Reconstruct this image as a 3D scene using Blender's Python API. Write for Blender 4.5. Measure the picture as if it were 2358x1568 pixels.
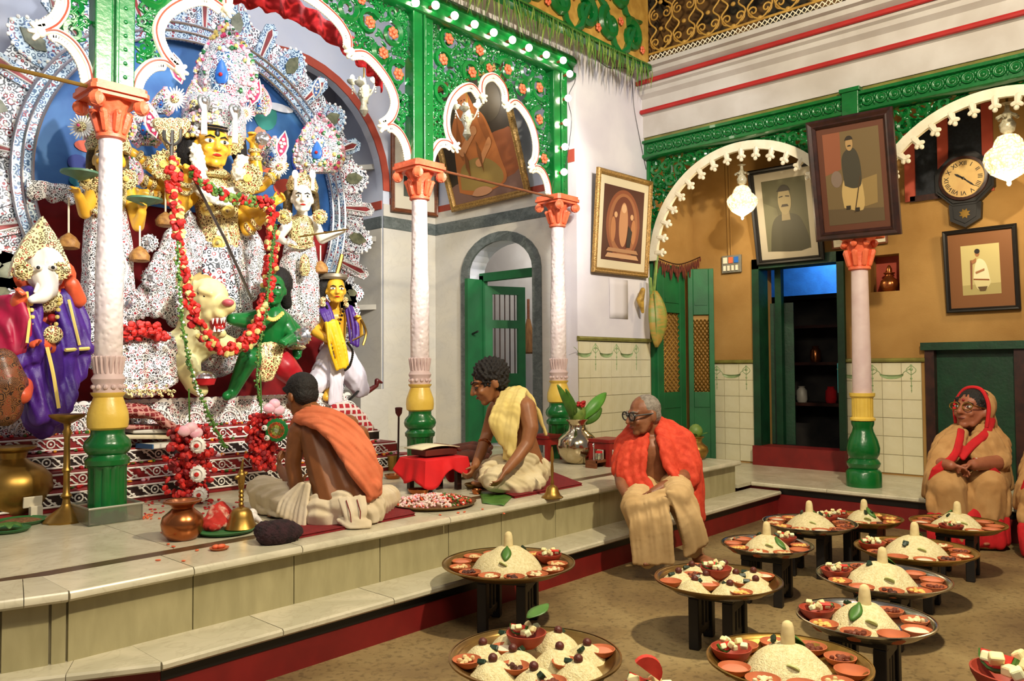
import bpy, math, random
import numpy as np
from mathutils import Vector as V, Matrix
for o in list(bpy.data.objects): bpy.data.objects.remove(o)
D=bpy.data; SC=bpy.context.scene; COL=SC.collection
R=random.Random(11); PI=math.pi; sin=math.sin; cos=math.cos
U3=R.uniform
# ---------------------------------------------------------------- camera
FPX=1828.; YAW=math.radians(42.665); PIT=math.radians(1.91); ROL=math.radians(-.351); EYE=V((0,0,1.5))
CF=V((cos(YAW)*cos(PIT),sin(YAW)*cos(PIT),sin(PIT))); _r=V((sin(YAW),-cos(YAW),0)); _u=_r.cross(CF)
CR=_r*cos(ROL)+_u*sin(ROL); CU=-_r*sin(ROL)+_u*cos(ROL)
cam=D.objects.new('camera',D.cameras.new('camera')); COL.objects.link(cam)
cam.data.lens=36*FPX/2358; cam.data.sensor_width=36; cam.data.clip_start=.05
cam.matrix_world=Matrix(((CR.x,CU.x,-CF.x,EYE.x),(CR.y,CU.y,-CF.y,EYE.y),(CR.z,CU.z,-CF.z,EYE.z),(0,0,0,1)))
SC.camera=cam
def ray(x,y): return CF+CR*((x-1179)/FPX)-CU*((y-784)/FPX)
def J(x,y,d): return EYE+ray(x,y)*d          # a point of the room seen at photo position x,y, d metres deep
def pz(x,y,z): r=ray(x,y); return EYE+r*((z-EYE.z)/r.z)
def pX(x,y,X): r=ray(x,y); return EYE+r*(X/r.x)
def pY(x,y,Y): r=ray(x,y); return EYE+r*(Y/r.y)
def dep(p): return (V(p)-EYE).dot(CF)
# ---------------------------------------------------------------- world, lights, exposure
w=D.worlds.new('world'); SC.world=w; w.use_nodes=True
w.node_tree.nodes['Background'].inputs[0].default_value=(.85,.82,.9,1); w.node_tree.nodes['Background'].inputs[1].default_value=.13
SC.view_settings.view_transform='Standard'; SC.view_settings.look='None'; SC.view_settings.gamma=1; SC.view_settings.exposure=0.6
SC.view_settings.use_curve_mapping=False
def light(kind,loc,energy,col=(1,1,1),size=.2,to=None,name='lamp_light',spot=None):
    l=D.lights.new(name,kind); l.energy=energy; l.color=col
    if kind=='AREA': l.size=size
    else: l.shadow_soft_size=size
    if spot: l.spot_size=math.radians(spot); l.spot_blend=.4
    o=D.objects.new(name,l); COL.objects.link(o); o.location=loc
    if to is not None: o.rotation_euler=(V(to)-V(loc)).to_track_quat('-Z','Y').to_euler()
    return o
light('POINT',(3.3,.1,4.9),800,(1,.86,.62),.1,name='courtyard_light')
light('POINT',(.9,1.0,4.6),300,(1,.88,.68),.7,name='courtyard_light')  # soft warm fill added to brighten the left of the platform
light('SPOT',(3.7,1.9,4.3),470,(.96,.98,1),.12,(3.3,6.6,3.15),'altar_flood',60)
light('SPOT',(1.6,2.2,4.3),330,(.96,.98,1),.12,(1.5,6.6,3.0),'altar_flood',52)
light('SPOT',(5.0,2.2,4.4),330,(1,.97,.92),.12,(5.7,6.2,3.1),'altar_flood',52)
light('SPOT',(4.4,.6,4.6),260,(.9,.92,1),.2,(7.5,5.2,3.4),'white_wall_fill',42)  # cool spot added only to brighten the white wall
light('POINT',(2.4,5.75,5.0),26,(.95,.98,1),.15,name='altar_fill')  # unseen fill points added behind the arcade to light the backdrop top
light('POINT',(4.2,5.75,5.0),22,(.95,.98,1),.15,name='altar_fill')  # second added fill point behind the arcade
# ---------------------------------------------------------------- colours and materials
def srgb(h):
    h=h.lstrip('#'); c=[int(h[i:i+2],16)/255 for i in (0,2,4)]
    return tuple([x/12.92 if x<=.04045 else ((x+.055)/1.055)**2.4 for x in c])+(1,)
MATS={}
def _new(name):
    m=D.materials.new(name); m.use_nodes=True; n=m.node_tree.nodes; return m,n,m.node_tree.links,n['Principled BSDF']
def _co(n,l,scale=(1,1,1)):
    t=n.new('ShaderNodeTexCoord'); mp=n.new('ShaderNodeMapping'); mp.inputs['Scale'].default_value=scale; l.new(t.outputs['Object'],mp.inputs[0]); return mp.outputs[0]
def _noise(n,l,co,scale,det=4,dist=0):
    t=n.new('ShaderNodeTexNoise'); t.inputs['Scale'].default_value=scale; t.inputs['Detail'].default_value=det; t.inputs['Distortion'].default_value=dist; l.new(co,t.inputs['Vector']); return t.outputs['Fac']
def _ramp(n,l,fac,stops):
    r=n.new('ShaderNodeValToRGB'); e=r.color_ramp.elements
    while len(e)<len(stops): e.new(.5)
    for k,(p,c) in enumerate(stops): e[k].position=p; e[k].color=srgb(c) if isinstance(c,str) else c
    l.new(fac,r.inputs[0]); return r.outputs[0]
def _bump(n,l,b,h,st,dist=.01):
    k=n.new('ShaderNodeBump'); k.inputs['Strength'].default_value=st; k.inputs['Distance'].default_value=dist; l.new(h,k.inputs['Height']); l.new(k.outputs[0],b.inputs['Normal'])
def mat(name,c1,c2=None,rough=.5,metal=0,vs=6,bump=0,bs=40,stretch=(1,1,1),em=0,lo=.35,hi=.65,coat=0,det=4,vor=0,sss=0):
    if name in MATS: return MATS[name]
    m,n,l,b=_new(name); co=_co(n,l,stretch)
    if c2: l.new(_ramp(n,l,_noise(n,l,co,vs,det,.3),[(lo,c1),(hi,c2)]),b.inputs['Base Color'])
    else: b.inputs['Base Color'].default_value=srgb(c1)
    b.inputs['Roughness'].default_value=rough; b.inputs['Metallic'].default_value=metal; b.inputs['Coat Weight'].default_value=coat
    if em: b.inputs['Emission Color'].default_value=srgb(c1); b.inputs['Emission Strength'].default_value=em
    if bump:
        if vor:
            t=n.new('ShaderNodeTexVoronoi'); t.feature='SMOOTH_F1'; t.inputs['Scale'].default_value=bs; l.new(co,t.inputs['Vector']); h=t.outputs['Distance']
        else: h=_noise(n,l,co,bs,3)
        _bump(n,l,b,h,bump)
    MATS[name]=m; return m
def lace(name,base,gap,acc,scale,rings=34,thr=.1,metal=.0,amount=.22,acc2=None):
    """cut silver-paper work: rings and dots of paper over a coloured ground"""
    if name in MATS: return MATS[name]
    m,n,l,b=_new(name); co=_co(n,l)
    v=n.new('ShaderNodeTexVoronoi'); v.inputs['Scale'].default_value=scale; l.new(co,v.inputs['Vector'])
    mu=n.new('ShaderNodeMath'); mu.operation='MULTIPLY'; mu.inputs[1].default_value=rings; l.new(v.outputs['Distance'],mu.inputs[0])
    sn=n.new('ShaderNodeMath'); sn.operation='SINE'; l.new(mu.outputs[0],sn.inputs[0])
    nz=_noise(n,l,co,scale*3.1,3); ad=n.new('ShaderNodeMath'); ad.operation='MULTIPLY_ADD'; ad.inputs[1].default_value=2.2; l.new(nz,ad.inputs[0]); 
    a2=n.new('ShaderNodeMath'); a2.operation='ADD'; l.new(sn.outputs[0],a2.inputs[0]); l.new(ad.outputs[0],a2.inputs[1]); ad.inputs[2].default_value=-1.1
    sep=n.new('ShaderNodeSeparateColor'); l.new(v.outputs['Color'],sep.inputs[0])
    gapc=_ramp(n,l,sep.outputs[0],[(0,gap),(1-amount*1.6,gap),(1-amount*1.55,acc2 or gap),(1-amount,acc2 or acc),(1-amount+.01,acc),(1,acc)])
    fr=n.new('ShaderNodeMapRange'); fr.inputs[1].default_value=-thr-.55; fr.inputs[2].default_value=-thr; l.new(a2.outputs[0],fr.inputs[0])
    mx=n.new('ShaderNodeMix'); mx.data_type='RGBA'; l.new(fr.outputs[0],mx.inputs[0]); l.new(gapc,mx.inputs[6]); mx.inputs[7].default_value=srgb(base)
    l.new(mx.outputs[2],b.inputs['Base Color']); b.inputs['Roughness'].default_value=.38; b.inputs['Metallic'].default_value=metal
    _bump(n,l,b,fr.outputs[0],.6,.006)
    MATS[name]=m; return m
def checks(name,base,line,scale,axis=(1,1,1),w=.28):
    m,n,l,b=_new(name); co=_co(n,l); s=n.new('ShaderNodeSeparateXYZ'); l.new(co,s.inputs[0]); prev=None
    for k in range(3):
        if not axis[k]: continue
        a=n.new('ShaderNodeMath'); a.operation='MULTIPLY'; a.inputs[1].default_value=scale*axis[k]; l.new(s.outputs[k],a.inputs[0])
        f=n.new('ShaderNodeMath'); f.operation='FRACT'; l.new(a.outputs[0],f.inputs[0])
        c=n.new('ShaderNodeMath'); c.operation='LESS_THAN'; c.inputs[1].default_value=w; l.new(f.outputs[0],c.inputs[0])
        if prev is None: prev=c
        else:
            p=n.new('ShaderNodeMath'); p.operation='MAXIMUM'; l.new(prev.outputs[0],p.inputs[0]); l.new(c.outputs[0],p.inputs[1]); prev=p
    l.new(_ramp(n,l,prev.outputs[0],[(0,base),(1,line)]),b.inputs['Base Color']); b.inputs['Roughness'].default_value=.9; MATS[name]=m; return m
def marble(name,c1,c2,vein,rough=.25,sc=2.2):
    m,n,l,b=_new(name); co=_co(n,l,(1,1,1.6)); 
    oi=n.new('ShaderNodeObjectInfo'); ad=n.new('ShaderNodeVectorMath'); ad.operation='MULTIPLY_ADD'; l.new(oi.outputs['Random'],ad.inputs[0]); ad.inputs[1].default_value=(37,19,23); l.new(co,ad.inputs[2]); co=ad.outputs[0]
    a=_ramp(n,l,_noise(n,l,co,sc,6,1.2),[(.3,c1),(.62,c2)])
    v=_ramp(n,l,_noise(n,l,co,sc*1.7,8,2.5),[(.46,(0,0,0,1)),(.5,(1,1,1,1)),(.54,(0,0,0,1))])
    mx=n.new('ShaderNodeMix'); mx.data_type='RGBA'; f=n.new('ShaderNodeMath'); f.operation='MULTIPLY'; f.inputs[1].default_value=.2; l.new(v,f.inputs[0]); l.new(f.outputs[0],mx.inputs[0]); l.new(a,mx.inputs[6]); mx.inputs[7].default_value=srgb(vein)
    l.new(mx.outputs[2],b.inputs['Base Color']); b.inputs['Roughness'].default_value=rough; MATS[name]=m; return m
def glass(name,c='#ffffff',em=0):
    m,n,l,b=_new(name); b.inputs['Base Color'].default_value=srgb(c); b.inputs['Transmission Weight'].default_value=.9; b.inputs['Roughness'].default_value=.15
    if em: b.inputs['Emission Color'].default_value=srgb('#fff6e2'); b.inputs['Emission Strength'].default_value=em
    MATS[name]=m; return m
def floor_mat():
    m,n,l,b=_new('earth_floor'); co=_co(n,l)
    base=_ramp(n,l,_noise(n,l,co,1.1,8,.6),[(.3,'#5c462a'),(.5,'#806a42'),(.7,'#988458')]); fine=_ramp(n,l,_noise(n,l,co,34,8,.4),[(.34,(.28,.24,.18,1)),(.48,(1,1,1,1))])
    mx=n.new('ShaderNodeMix'); mx.data_type='RGBA'; mx.blend_type='MULTIPLY'; mx.inputs[0].default_value=.5; l.new(base,mx.inputs[6]); l.new(fine,mx.inputs[7])
    st=_ramp(n,l,_noise(n,l,co,.55,5,1.2),[(.60,(0,0,0,1)),(.68,(1,1,1,1))]); m2=n.new('ShaderNodeMix'); m2.data_type='RGBA'; f=n.new('ShaderNodeMath'); f.operation='MULTIPLY'; f.inputs[1].default_value=.55; l.new(st,f.inputs[0]); l.new(f.outputs[0],m2.inputs[0]); l.new(mx.outputs[2],m2.inputs[6]); m2.inputs[7].default_value=srgb('#4a2616')
    l.new(m2.outputs[2],b.inputs['Base Color']); b.inputs['Roughness'].default_value=.7; _bump(n,l,b,_noise(n,l,co,24,6),.35,.01); return m
GREEN=mat('green_enamel','#066628','#055a22',.28,bump=.25,bs=22,coat=.3); DKGREEN=mat('old_green_paint','#0a3c22','#082e1a',.45,bump=.2,bs=30)
DOORG=mat('door_green','#0b6231','#0a5028',.6,vs=3,bump=.1,bs=60)
CORAL=mat('coral_paint','#e8744c','#d8603c',.45,bump=.35,bs=40); YEL=mat('yellow_enamel','#e6c65a','#d8b448',.35,bump=.25,bs=24)
SHAFT=mat('white_relief_paint','#e4d9d6','#d6c6c6',.4,bump=.9,bs=30,vor=1); PINKW=mat('pinkish_white_paint','#d9c4c0','#cdb4b2',.5)
CREAM=mat('cream_paint','#efe9d2','#e2d8bc',.45,bump=.2,bs=50); WHITE=mat('white_plaster','#dcd8dc','#d0cbd2',.75,vs=2,bump=.08,bs=90)
UPWALL=mat('white_limewash','#c2beba','#b4aea8',.8,vs=2.5,bump=.1,bs=60); OCHRE=mat('ochre_wash','#a98246','#90692f',.8,vs=2.2,bump=.15,bs=70,lo=.3,hi=.75,det=7)
BLUEW=mat('pale_blue_wash','#c2c9da','#d0d2dc',.75,vs=1.5); REDP=mat('red_oxide_paint','#7c1512','#6a0f0d',.55,vs=5); REDLINE=mat('red_line_paint','#b02220','#a31c1a',.55); BRICKRED=mat('red_border_paint','#b04a34','#a4402c',.6)
TILE=mat('glazed_cream_tile','#d8d2b4','#cfc7a4',.2,vs=5,coat=.3); TILEG=mat('tile_green_print','#93a878','#7f9866',.3); GROUT=mat('grout','#a89f80','#8c8264',.9); CAPOL=mat('olive_tile','#7c7a3a','#6a6430',.25)
MARB=marble('white_marble','#d2cab0','#bab49a','#8c8068'); MARBF=mat('panel_marble','#aba27a','#948c66',.35,vs=3,stretch=(5,5,1.2),det=8,lo=.25,hi=.75); MARBW=marble('wall_marble','#d6d0c0','#cac6bc','#b4aea2',.35,1.1); MARBG=marble('grey_marble','#6c7472','#4e5654','#aab0ac',.3,9)
DARKSTONE=mat('brown_stone','#54402c','#46341f',.3); FLOOR=floor_mat()
BLACKW=mat('black_wood','#15110f','#0d0a09',.5); DARKW=mat('dark_wood','#3a1c14','#24100c',.4,vs=12); BROWNW=mat('brown_wood','#7a4526','#5f3218',.45,vs=10,stretch=(1,1,6)); GOLD=mat('gilt_wood','#b08a48','#7d5c28',.35,.35,vs=60,bump=.5,bs=90)
BRASS=mat('brass','#a98440','#86682e',.38,.85,vs=5); COPPER=mat('copper','#b06a3c','#9c5830',.25,.9,vs=4); STEEL=mat('steel','#b8b4a8','#a8a294',.22,1,vs=4); SILVER=mat('silver','#d8d8dc',rough=.2,metal=.9); BRONZE=mat('bronze_tray','#9c7c44','#86683a',.3,.85,vs=3)
CLAY=mat('terracotta','#b8653a','#a4542e',.75,vs=9); CLAYR=mat('red_clay','#a03a22','#8c2e1a',.6,vs=9); RICE=mat('raw_rice','#e2d6a8','#cdbf8c',.85,vs=70,bump=.7,bs=160); RICEC=mat('pressed_sweet','#dccb96','#cdb880',.7,vs=20)
RED=mat('red_flower','#c01818','#9a0c10',.6,vs=25); REDCL=mat('red_cloth','#c8141c','#b00f16',.85,vs=8,bump=.2,bs=200); MAROON=mat('maroon_mat','#7c0f14','#6a0a0f',.95,vs=30,bump=.3,bs=250); LEAF=mat('leaf_green','#4c7a2c','#3a6420',.45,vs=12); DLEAF=mat('dark_leaf','#16301a','#0e2412',.4); PALE=mat('pale_leaf','#7c9440','#5a7830',.5,vs=14)
SK1=mat('brown_skin','#87522a','#784620',.5,vs=9,bump=.05,bs=150); SK2=mat('warm_brown_skin','#94603a','#84522e',.48,vs=9,bump=.05,bs=150); SK3=mat('old_brown_skin','#8f5c3c','#7a4a2e',.5,vs=14,bump=.12,bs=90); SK4=mat('tan_skin','#9c5e42','#8c5036',.5,vs=9)
HAIR=mat('black_hair','#0c0908','#17100c',.75,vs=60,bump=.8,bs=70); GREYH=mat('grey_hair','#8d857a','#6e655a',.7,vs=40,bump=.6,bs=120)
COTTON=mat('cream_cotton','#d9cba6','#c9b990',.9,vs=6,bump=.12,bs=220); COTTONW=mat('white_cotton','#d6c8ae','#c8b795',.9,vs=5,bump=.12,bs=220); SALMON=mat('salmon_cotton','#d5764e','#c6663f',.9,vs=7,bump=.15,bs=220); SAFFRON=mat('orange_silk','#d8492c','#c23418',.8,vs=22,bump=.2,bs=120); YCLOTH=mat('yellow_cotton','#e0cc84','#d2bb6c',.9,vs=6,bump=.12,bs=220); SARI=mat('beige_sari','#b98f5a','#a87c48',.9,vs=7,bump=.2,bs=240)
WHITEP=mat('white_gloss','#f2efe8',rough=.35); BLACKP=mat('black_paint','#0c0b0b',rough=.4); EYEW=mat('eye_white','#e8e2d6',rough=.3); LIPS=mat('lips','#6a2a20',rough=.5)
IDOLY=mat('idol_yellow','#eebc3c','#e2a62c',.35,vs=3); IDOLW=mat('idol_white','#eae6da',rough=.35); IDOLG=mat('idol_green','#1c7a38','#14662c',.3); IDOLO=mat('idol_orange','#dc6038','#cc5030',.4); PURPLE=mat('purple_satin','#4a1e86','#3c1670',.5,vs=6,bump=.15,bs=120); MAGENTA=mat('magenta_satin','#a80f3c','#8c0a30',.5); GOLDF=lace('gold_filigree','#f0e0a0','#5a4014','#a02818',40,13,.1)
LACE=lace('silver_paper_lace','#e8ecf0','#28303c','#a01824',24,15,.12); LACEF=lace('fine_silver_lace','#f0f0ee','#3a3a3c','#a82030',40,14,.1); LACEB=lace('blue_silver_lace','#c8dcea','#2c5880','#981e30',24,15,.1,acc2='#2a5aa0'); CROWN=lace('jewelled_foil','#eef0f0','#4a5466','#c83a6c',46,14,.05,amount=.3,acc2='#2e7a52')
SKYB=mat('painted_sky','#1f5596','#4078b4',.6,vs=2.5); PINKF=mat('pink_petal','#e0487c','#d63a6a',.5); PINKL=mat('pale_pink','#e8a4b8','#f0c8d0',.5,vs=20); PEACH=mat('peach_flower','#d8683e','#cc5a34',.5); BLUEF=mat('blue_petal','#2a6ac0',rough=.4)
# ---------------------------------------------------------------- geometry helpers
class G:
    def __init__(s): s.v=[]; s.f=[]
    def add(s,v,f):
        n=len(s.v); s.v+=[V(p) for p in v]; s.f+=[[i+n for i in q] for q in f]; return s
    def box(s,a,b,M=None):
        (x0,y0,z0),(x1,y1,z1)=a,b
        v=[V(p) for p in ((x0,y0,z0),(x1,y0,z0),(x1,y1,z0),(x0,y1,z0),(x0,y0,z1),(x1,y0,z1),(x1,y1,z1),(x0,y1,z1))]
        if M: v=[M@p for p in v]
        return s.add(v,[(0,3,2,1),(4,5,6,7),(0,1,5,4),(1,2,6,5),(2,3,7,6),(3,0,4,7)])
    def cbox(s,c,d,M=None):
        M=M or Matrix.Identity(3); c=V(c); h=V(d)/2
        v=[c+M@V((h.x*i,h.y*j,h.z*k)) for k in(-1,1) for j in(-1,1) for i in(-1,1)]
        return s.add(v,[(0,2,3,1),(4,5,7,6),(0,1,5,4),(1,3,7,5),(3,2,6,7),(2,0,4,6)])
    def lathe(s,prof,o=(0,0,0),n=20,M=None,sc=None,cap=True):
        o=V(o); v=[]; f=[]
        for k,(r,z) in enumerate(prof):
            for i in range(n):
                a=2*PI*i/n; rr=r*(sc(a,k) if sc else 1); p=V((rr*cos(a),rr*sin(a),z)); v.append(o+(M@p if M else p))
        for k in range(len(prof)-1):
            for i in range(n): j=(i+1)%n; f.append((k*n+i,k*n+j,k*n+n+j,k*n+n+i))
        if cap: f.append(list(range(n))[::-1]); f.append([(len(prof)-1)*n+i for i in range(n)])
        return s.add(v,f)
    def tube(s,pts,r=.01,n=6,closed=False,flat=None):
        pts=[V(p) for p in pts]; m=len(pts); rr=r if isinstance(r,(list,tuple)) else [r]*m
        v=[]; f=[]; up=None
        for i,p in enumerate(pts):
            t=(pts[(i+1)%m]-pts[i-1]) if closed else (pts[min(i+1,m-1)]-pts[max(i-1,0)])
            if t.length<1e-9: t=V((0,0,1))
            t.normalize()
            if up is None:
                up=V((0,0,1)) if abs(t.z)<.9 else V((1,0,0))
                if flat is not None: up=V(flat)
            b=t.cross(up)
            if b.length<1e-6: b=t.cross(V((.3,.8,.5)))
            b.normalize(); c=b.cross(t)
            if flat is None: up=c
            for k in range(n): a=2*PI*k/n; v.append(p+b*(rr[i]*cos(a))+c*(rr[i]*sin(a)))
        for i in range(m if closed else m-1):
            for k in range(n): j=(k+1)%n; a=i*n; q=((i+1)%m)*n; f.append((a+k,a+j,q+j,q+k))
        if not closed: f.append(list(range(n))[::-1]); f.append([(m-1)*n+k for k in range(n)])
        return s.add(v,f)
    def ell(s,c,r,M=None,n=10,m=7):
        c=V(c); r=(r,r,r) if isinstance(r,(int,float)) else r; v=[]; f=[]
        for k in range(m+1):
            t=PI*k/m
            if k in(0,m): v.append(V((0,0,cos(t))))
            else:
                for i in range(n): a=2*PI*i/n; v.append(V((sin(t)*cos(a),sin(t)*sin(a),cos(t))))
        v=[V((p.x*r[0],p.y*r[1],p.z*r[2])) for p in v]; v=[c+(M@p if M else p) for p in v]
        L=len(v)-1
        for i in range(n):
            j=(i+1)%n; f.append((0,1+i,1+j)); f.append((L,1+(m-2)*n+j,1+(m-2)*n+i))
            for k in range(m-2): a=1+k*n; f.append((a+i,a+n+i,a+n+j,a+j))
        return s.add(v,f)
    def cap(s,a,ra,b,rb,n=10):
        a=V(a); b=V(b); t=b-a
        if t.length<1e-6: return s.ell(a,max(ra,rb))
        M=t.to_track_quat('Z','Y').to_matrix(); L=t.length; pr=[]
        for k in range(1,4): q=PI/2*k/4; pr.append((ra*sin(q),-ra*cos(q)))
        pr+=[(ra,0),(rb,L)]
        for k in range(1,4): q=PI/2*k/4; pr.append((rb*cos(q),L+rb*sin(q)))
        return s.lathe(pr,a,n,M)
    def chain(s,*pr):
        for (a,ra),(b,rb) in zip(pr,pr[1:]): s.cap(a,ra,b,rb)
        return s
    def prism(s,poly,o,ux,uz,t):
        o=V(o); ux=V(ux); uz=V(uz); t=V(t); n=len(poly)
        v=[o+ux*a+uz*b for a,b in poly]; v+=[p+t for p in v]
        return s.add(v,[list(range(n)),[n+i for i in range(n)][::-1]]+[(i,(i+1)%n,n+(i+1)%n,n+i) for i in range(n)])
    def grid(s,fn,nu,nv):
        v=[V(fn(i/nu,j/nv)) for j in range(nv+1) for i in range(nu+1)]
        return s.add(v,[(j*(nu+1)+i,j*(nu+1)+i+1,(j+1)*(nu+1)+i+1,(j+1)*(nu+1)+i) for j in range(nv) for i in range(nu)])
OFF={}
def mesh(name,g,m,smooth=True,off=V((0,0,0))):
    me=D.meshes.new(name); me.from_pydata([tuple(p-off) for p in g.v],[],g.f); me.materials.append(m)
    if smooth: me.polygons.foreach_set('use_smooth',[True]*len(me.polygons))
    me.validate(); me.update(); return me
def tags(o,label=None,cat=None,group=None,kind=None):
    if label: o['label']=label
    if cat: o['category']=cat
    if group: o['group']=group
    if kind: o['kind']=kind
    return o
def T(name,label,cat,loc=(0,0,0),group=None):
    o=D.objects.new(name,None); COL.objects.link(o); o.location=V(loc); o.empty_display_size=.05; OFF[o]=V(loc); return tags(o,label,cat,group)
def link(name,me,parent,off):
    o=D.objects.new(name,me); COL.objects.link(o); OFF[o]=off
    if parent is not None: o.parent=parent
    else: o.location=off
    return o
def P(name,g,m,parent=None,smooth=True,label=None,kind=None,cat=None,group=None,solid=0,bev=0):
    if parent is not None: off=OFF[parent]
    else:
        xs=[p.x for p in g.v]; ys=[p.y for p in g.v]; off=V(((min(xs)+max(xs))/2,(min(ys)+max(ys))/2,min(p.z for p in g.v)))
    if kind is None and parent is not None and (name.endswith('beads') or name in('necklace','pearl_rope','leaf_dots','neck_garland','striped_cord','girdle','saddle_fringe','earrings','crown_frill')): kind='stuff'
    me=mesh(name,g,m,smooth,off); o=link(name,me,parent,off); tags(o,label,cat,group,kind)
    if solid: md=o.modifiers.new('solid','SOLIDIFY'); md.thickness=solid; md.offset=0
    if bev: md=o.modifiers.new('bevel','BEVEL'); md.width=bev; md.segments=2; md.limit_method='ANGLE'
    if smooth:
        try: me.set_sharp_from_angle(angle=math.radians(42))
        except Exception: pass
    return o
def S(name,g,m,smooth=False,bev=0): return P(name,g,m,None,smooth,kind='structure',bev=bev)
def inst(name,me,parent,loc,M=None):
    o=D.objects.new(name,me); COL.objects.link(o); o.parent=parent; OFF[o]=V(loc)
    L=V(loc)-OFF[parent]
    o.matrix_local=Matrix.Translation(L)@(M.to_4x4() if M else Matrix.Identity(4)); return o
def copytree(src,loc,rz=0,label=None,group=None,scale=1):
    c=src.copy(); COL.objects.link(c); c.location=loc; c.rotation_euler=(0,0,rz); c.scale=(scale,)*3; OFF[c]=V(loc)
    if label: c['label']=label
    if group: c['group']=group
    for ch in src.children:
        d=ch.copy(); COL.objects.link(d); d.parent=c
        for g in ch.children: e=g.copy(); COL.objects.link(e); e.parent=d
    return c
TMP=D.scenes.new('remesh_bench')
def blob(name,g,m,parent=None,vox=.008,smooth=4,disp=None,zmin=None,**kw):
    """one continuous skin over all the shapes in g"""
    me=mesh('t',g,m); o=D.objects.new('t',me); TMP.collection.objects.link(o)
    md=o.modifiers.new('r','REMESH'); md.mode='VOXEL'; md.voxel_size=vox
    if smooth: s=o.modifiers.new('s','SMOOTH'); s.factor=.5; s.iterations=smooth
    TMP.view_layers[0].update(); dg=TMP.view_layers[0].depsgraph; me2=D.meshes.new_from_object(o.evaluated_get(dg))
    n=len(me2.vertices); co=np.empty(n*3); me2.vertices.foreach_get('co',co); co=co.reshape(-1,3)
    if disp:
        no=np.empty(n*3); me2.vertex_normals.foreach_get('vector',no); co=co+no.reshape(-1,3)*disp(co)[:,None]
    if zmin is not None: co[:,2]=np.maximum(co[:,2],zmin)
    D.objects.remove(o); D.meshes.remove(me)
    off=OFF[parent] if parent is not None else V(((co[:,0].min()+co[:,0].max())/2,(co[:,1].min()+co[:,1].max())/2,co[:,2].min()))
    co=co-np.array(off); me2.vertices.foreach_set('co',co.ravel()); me2.name=name
    me2.materials.clear(); me2.materials.append(m); me2.polygons.foreach_set('use_smooth',[True]*len(me2.polygons)); me2.update()
    ob=link(name,me2,parent,off); tags(ob,kw.get('label'),kw.get('cat'),kw.get('group'),kw.get('kind')); return ob
def folds(amp=.006,f=60,ax=(1,.4,.15),seed=0):
    a=np.array(ax)
    def d(co):
        t=co@a; return amp*(np.sin(t*f+1.6*np.sin(co[:,2]*7+seed)+seed)+.5*np.sin(t*f*1.9+co[:,2]*9+seed*2))
    return d
def lerp(a,b,t): return a+(b-a)*t
def resamp(P_,n):
    P_=[V(p) for p in P_]; L=[0]
    for a,b in zip(P_,P_[1:]): L.append(L[-1]+(b-a).length)
    out=[]
    for i in range(n):
        t=L[-1]*i/(n-1); k=0
        while k<len(L)-2 and L[k+1]<t: k+=1
        out.append(P_[k].lerp(P_[k+1],(t-L[k])/max(1e-9,L[k+1]-L[k])))
    return out
def spl(P_,n=8):
    P_=[V(p) for p in P_]; q=[P_[0]]+P_+[P_[-1]]; out=[]
    for i in range(1,len(q)-2):
        for k in range(n):
            t=k/n; a,b,c,d=q[i-1],q[i],q[i+1],q[i+2]
            out.append(.5*((2*b)+(c-a)*t+(2*a-5*b+4*c-d)*t*t+(3*b-a-3*c+d)*t**3))
    return out+[P_[-1]]
def drape(g,A,B,n=6,r=.02,m=9):
    """pleats running between two edges of a cloth"""
    A=resamp(spl(A),m); B=resamp(spl(B),m)
    for k in range(n):
        t=k/(n-1); L=[a.lerp(b,t) for a,b in zip(A,B)]; rr=r*(.8+.4*((k*7)%3)/2)
        for a,b in zip(L,L[1:]): g.cap(a,rr,b,rr,7)
    return g
def JJ(L): return [J(*q) for q in L]
def frame3(f,u=V((0,0,1))):
    f=V(f).normalized(); s=V(u).cross(f).normalized(); return f,f.cross(s),s   # forward, up, left side
# people ------------------------------------------------------------------
def head_prims(g,c,f,u,s,h,old=0):
    M=Matrix((s,f,u)).transposed()
    c=V(c); g.ell(c+u*.12*h-f*.06*h,(.335*h,.41*h,.37*h),M,14,10); g.ell(c-u*.12*h+f*.09*h,(.275*h,.32*h,.34*h),M,12,8)
    g.ell(c-u*.40*h+f*.26*h,(.12*h,.11*h,.09*h),M); g.cap(c+u*.06*h+f*.39*h,.045*h,c-u*.11*h+f*.485*h,.062*h)
    for k in(-1,1):
        g.ell(c+s*k*.345*h-f*.06*h-u*.04*h,(.045*h,.09*h,.14*h),M); g.ell(c+s*k*.16*h-u*.12*h+f*.31*h,(.1*h,.08*h,.09*h),M); g.ell(c+s*k*.06*h-u*.12*h+f*.42*h,.042*h,M)
        g.cap(c+u*.125*h+s*k*.05*h+f*.385*h,.032*h,c+u*.12*h+s*k*.2*h+f*.30*h,.03*h)
        g.cap(c+s*k*.25*h-u*.05*h-f*.02*h,.1*h,c+s*k*.15*h-u*.36*h+f*.17*h,.085*h)
    g.cap(c-u*.235*h+f*.375*h+s*.075*h,.03*h,c-u*.235*h+f*.375*h-s*.075*h,.03*h); g.cap(c-u*.285*h+f*.365*h+s*.055*h,.033*h,c-u*.285*h+f*.365*h-s*.055*h,.033*h)
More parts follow.
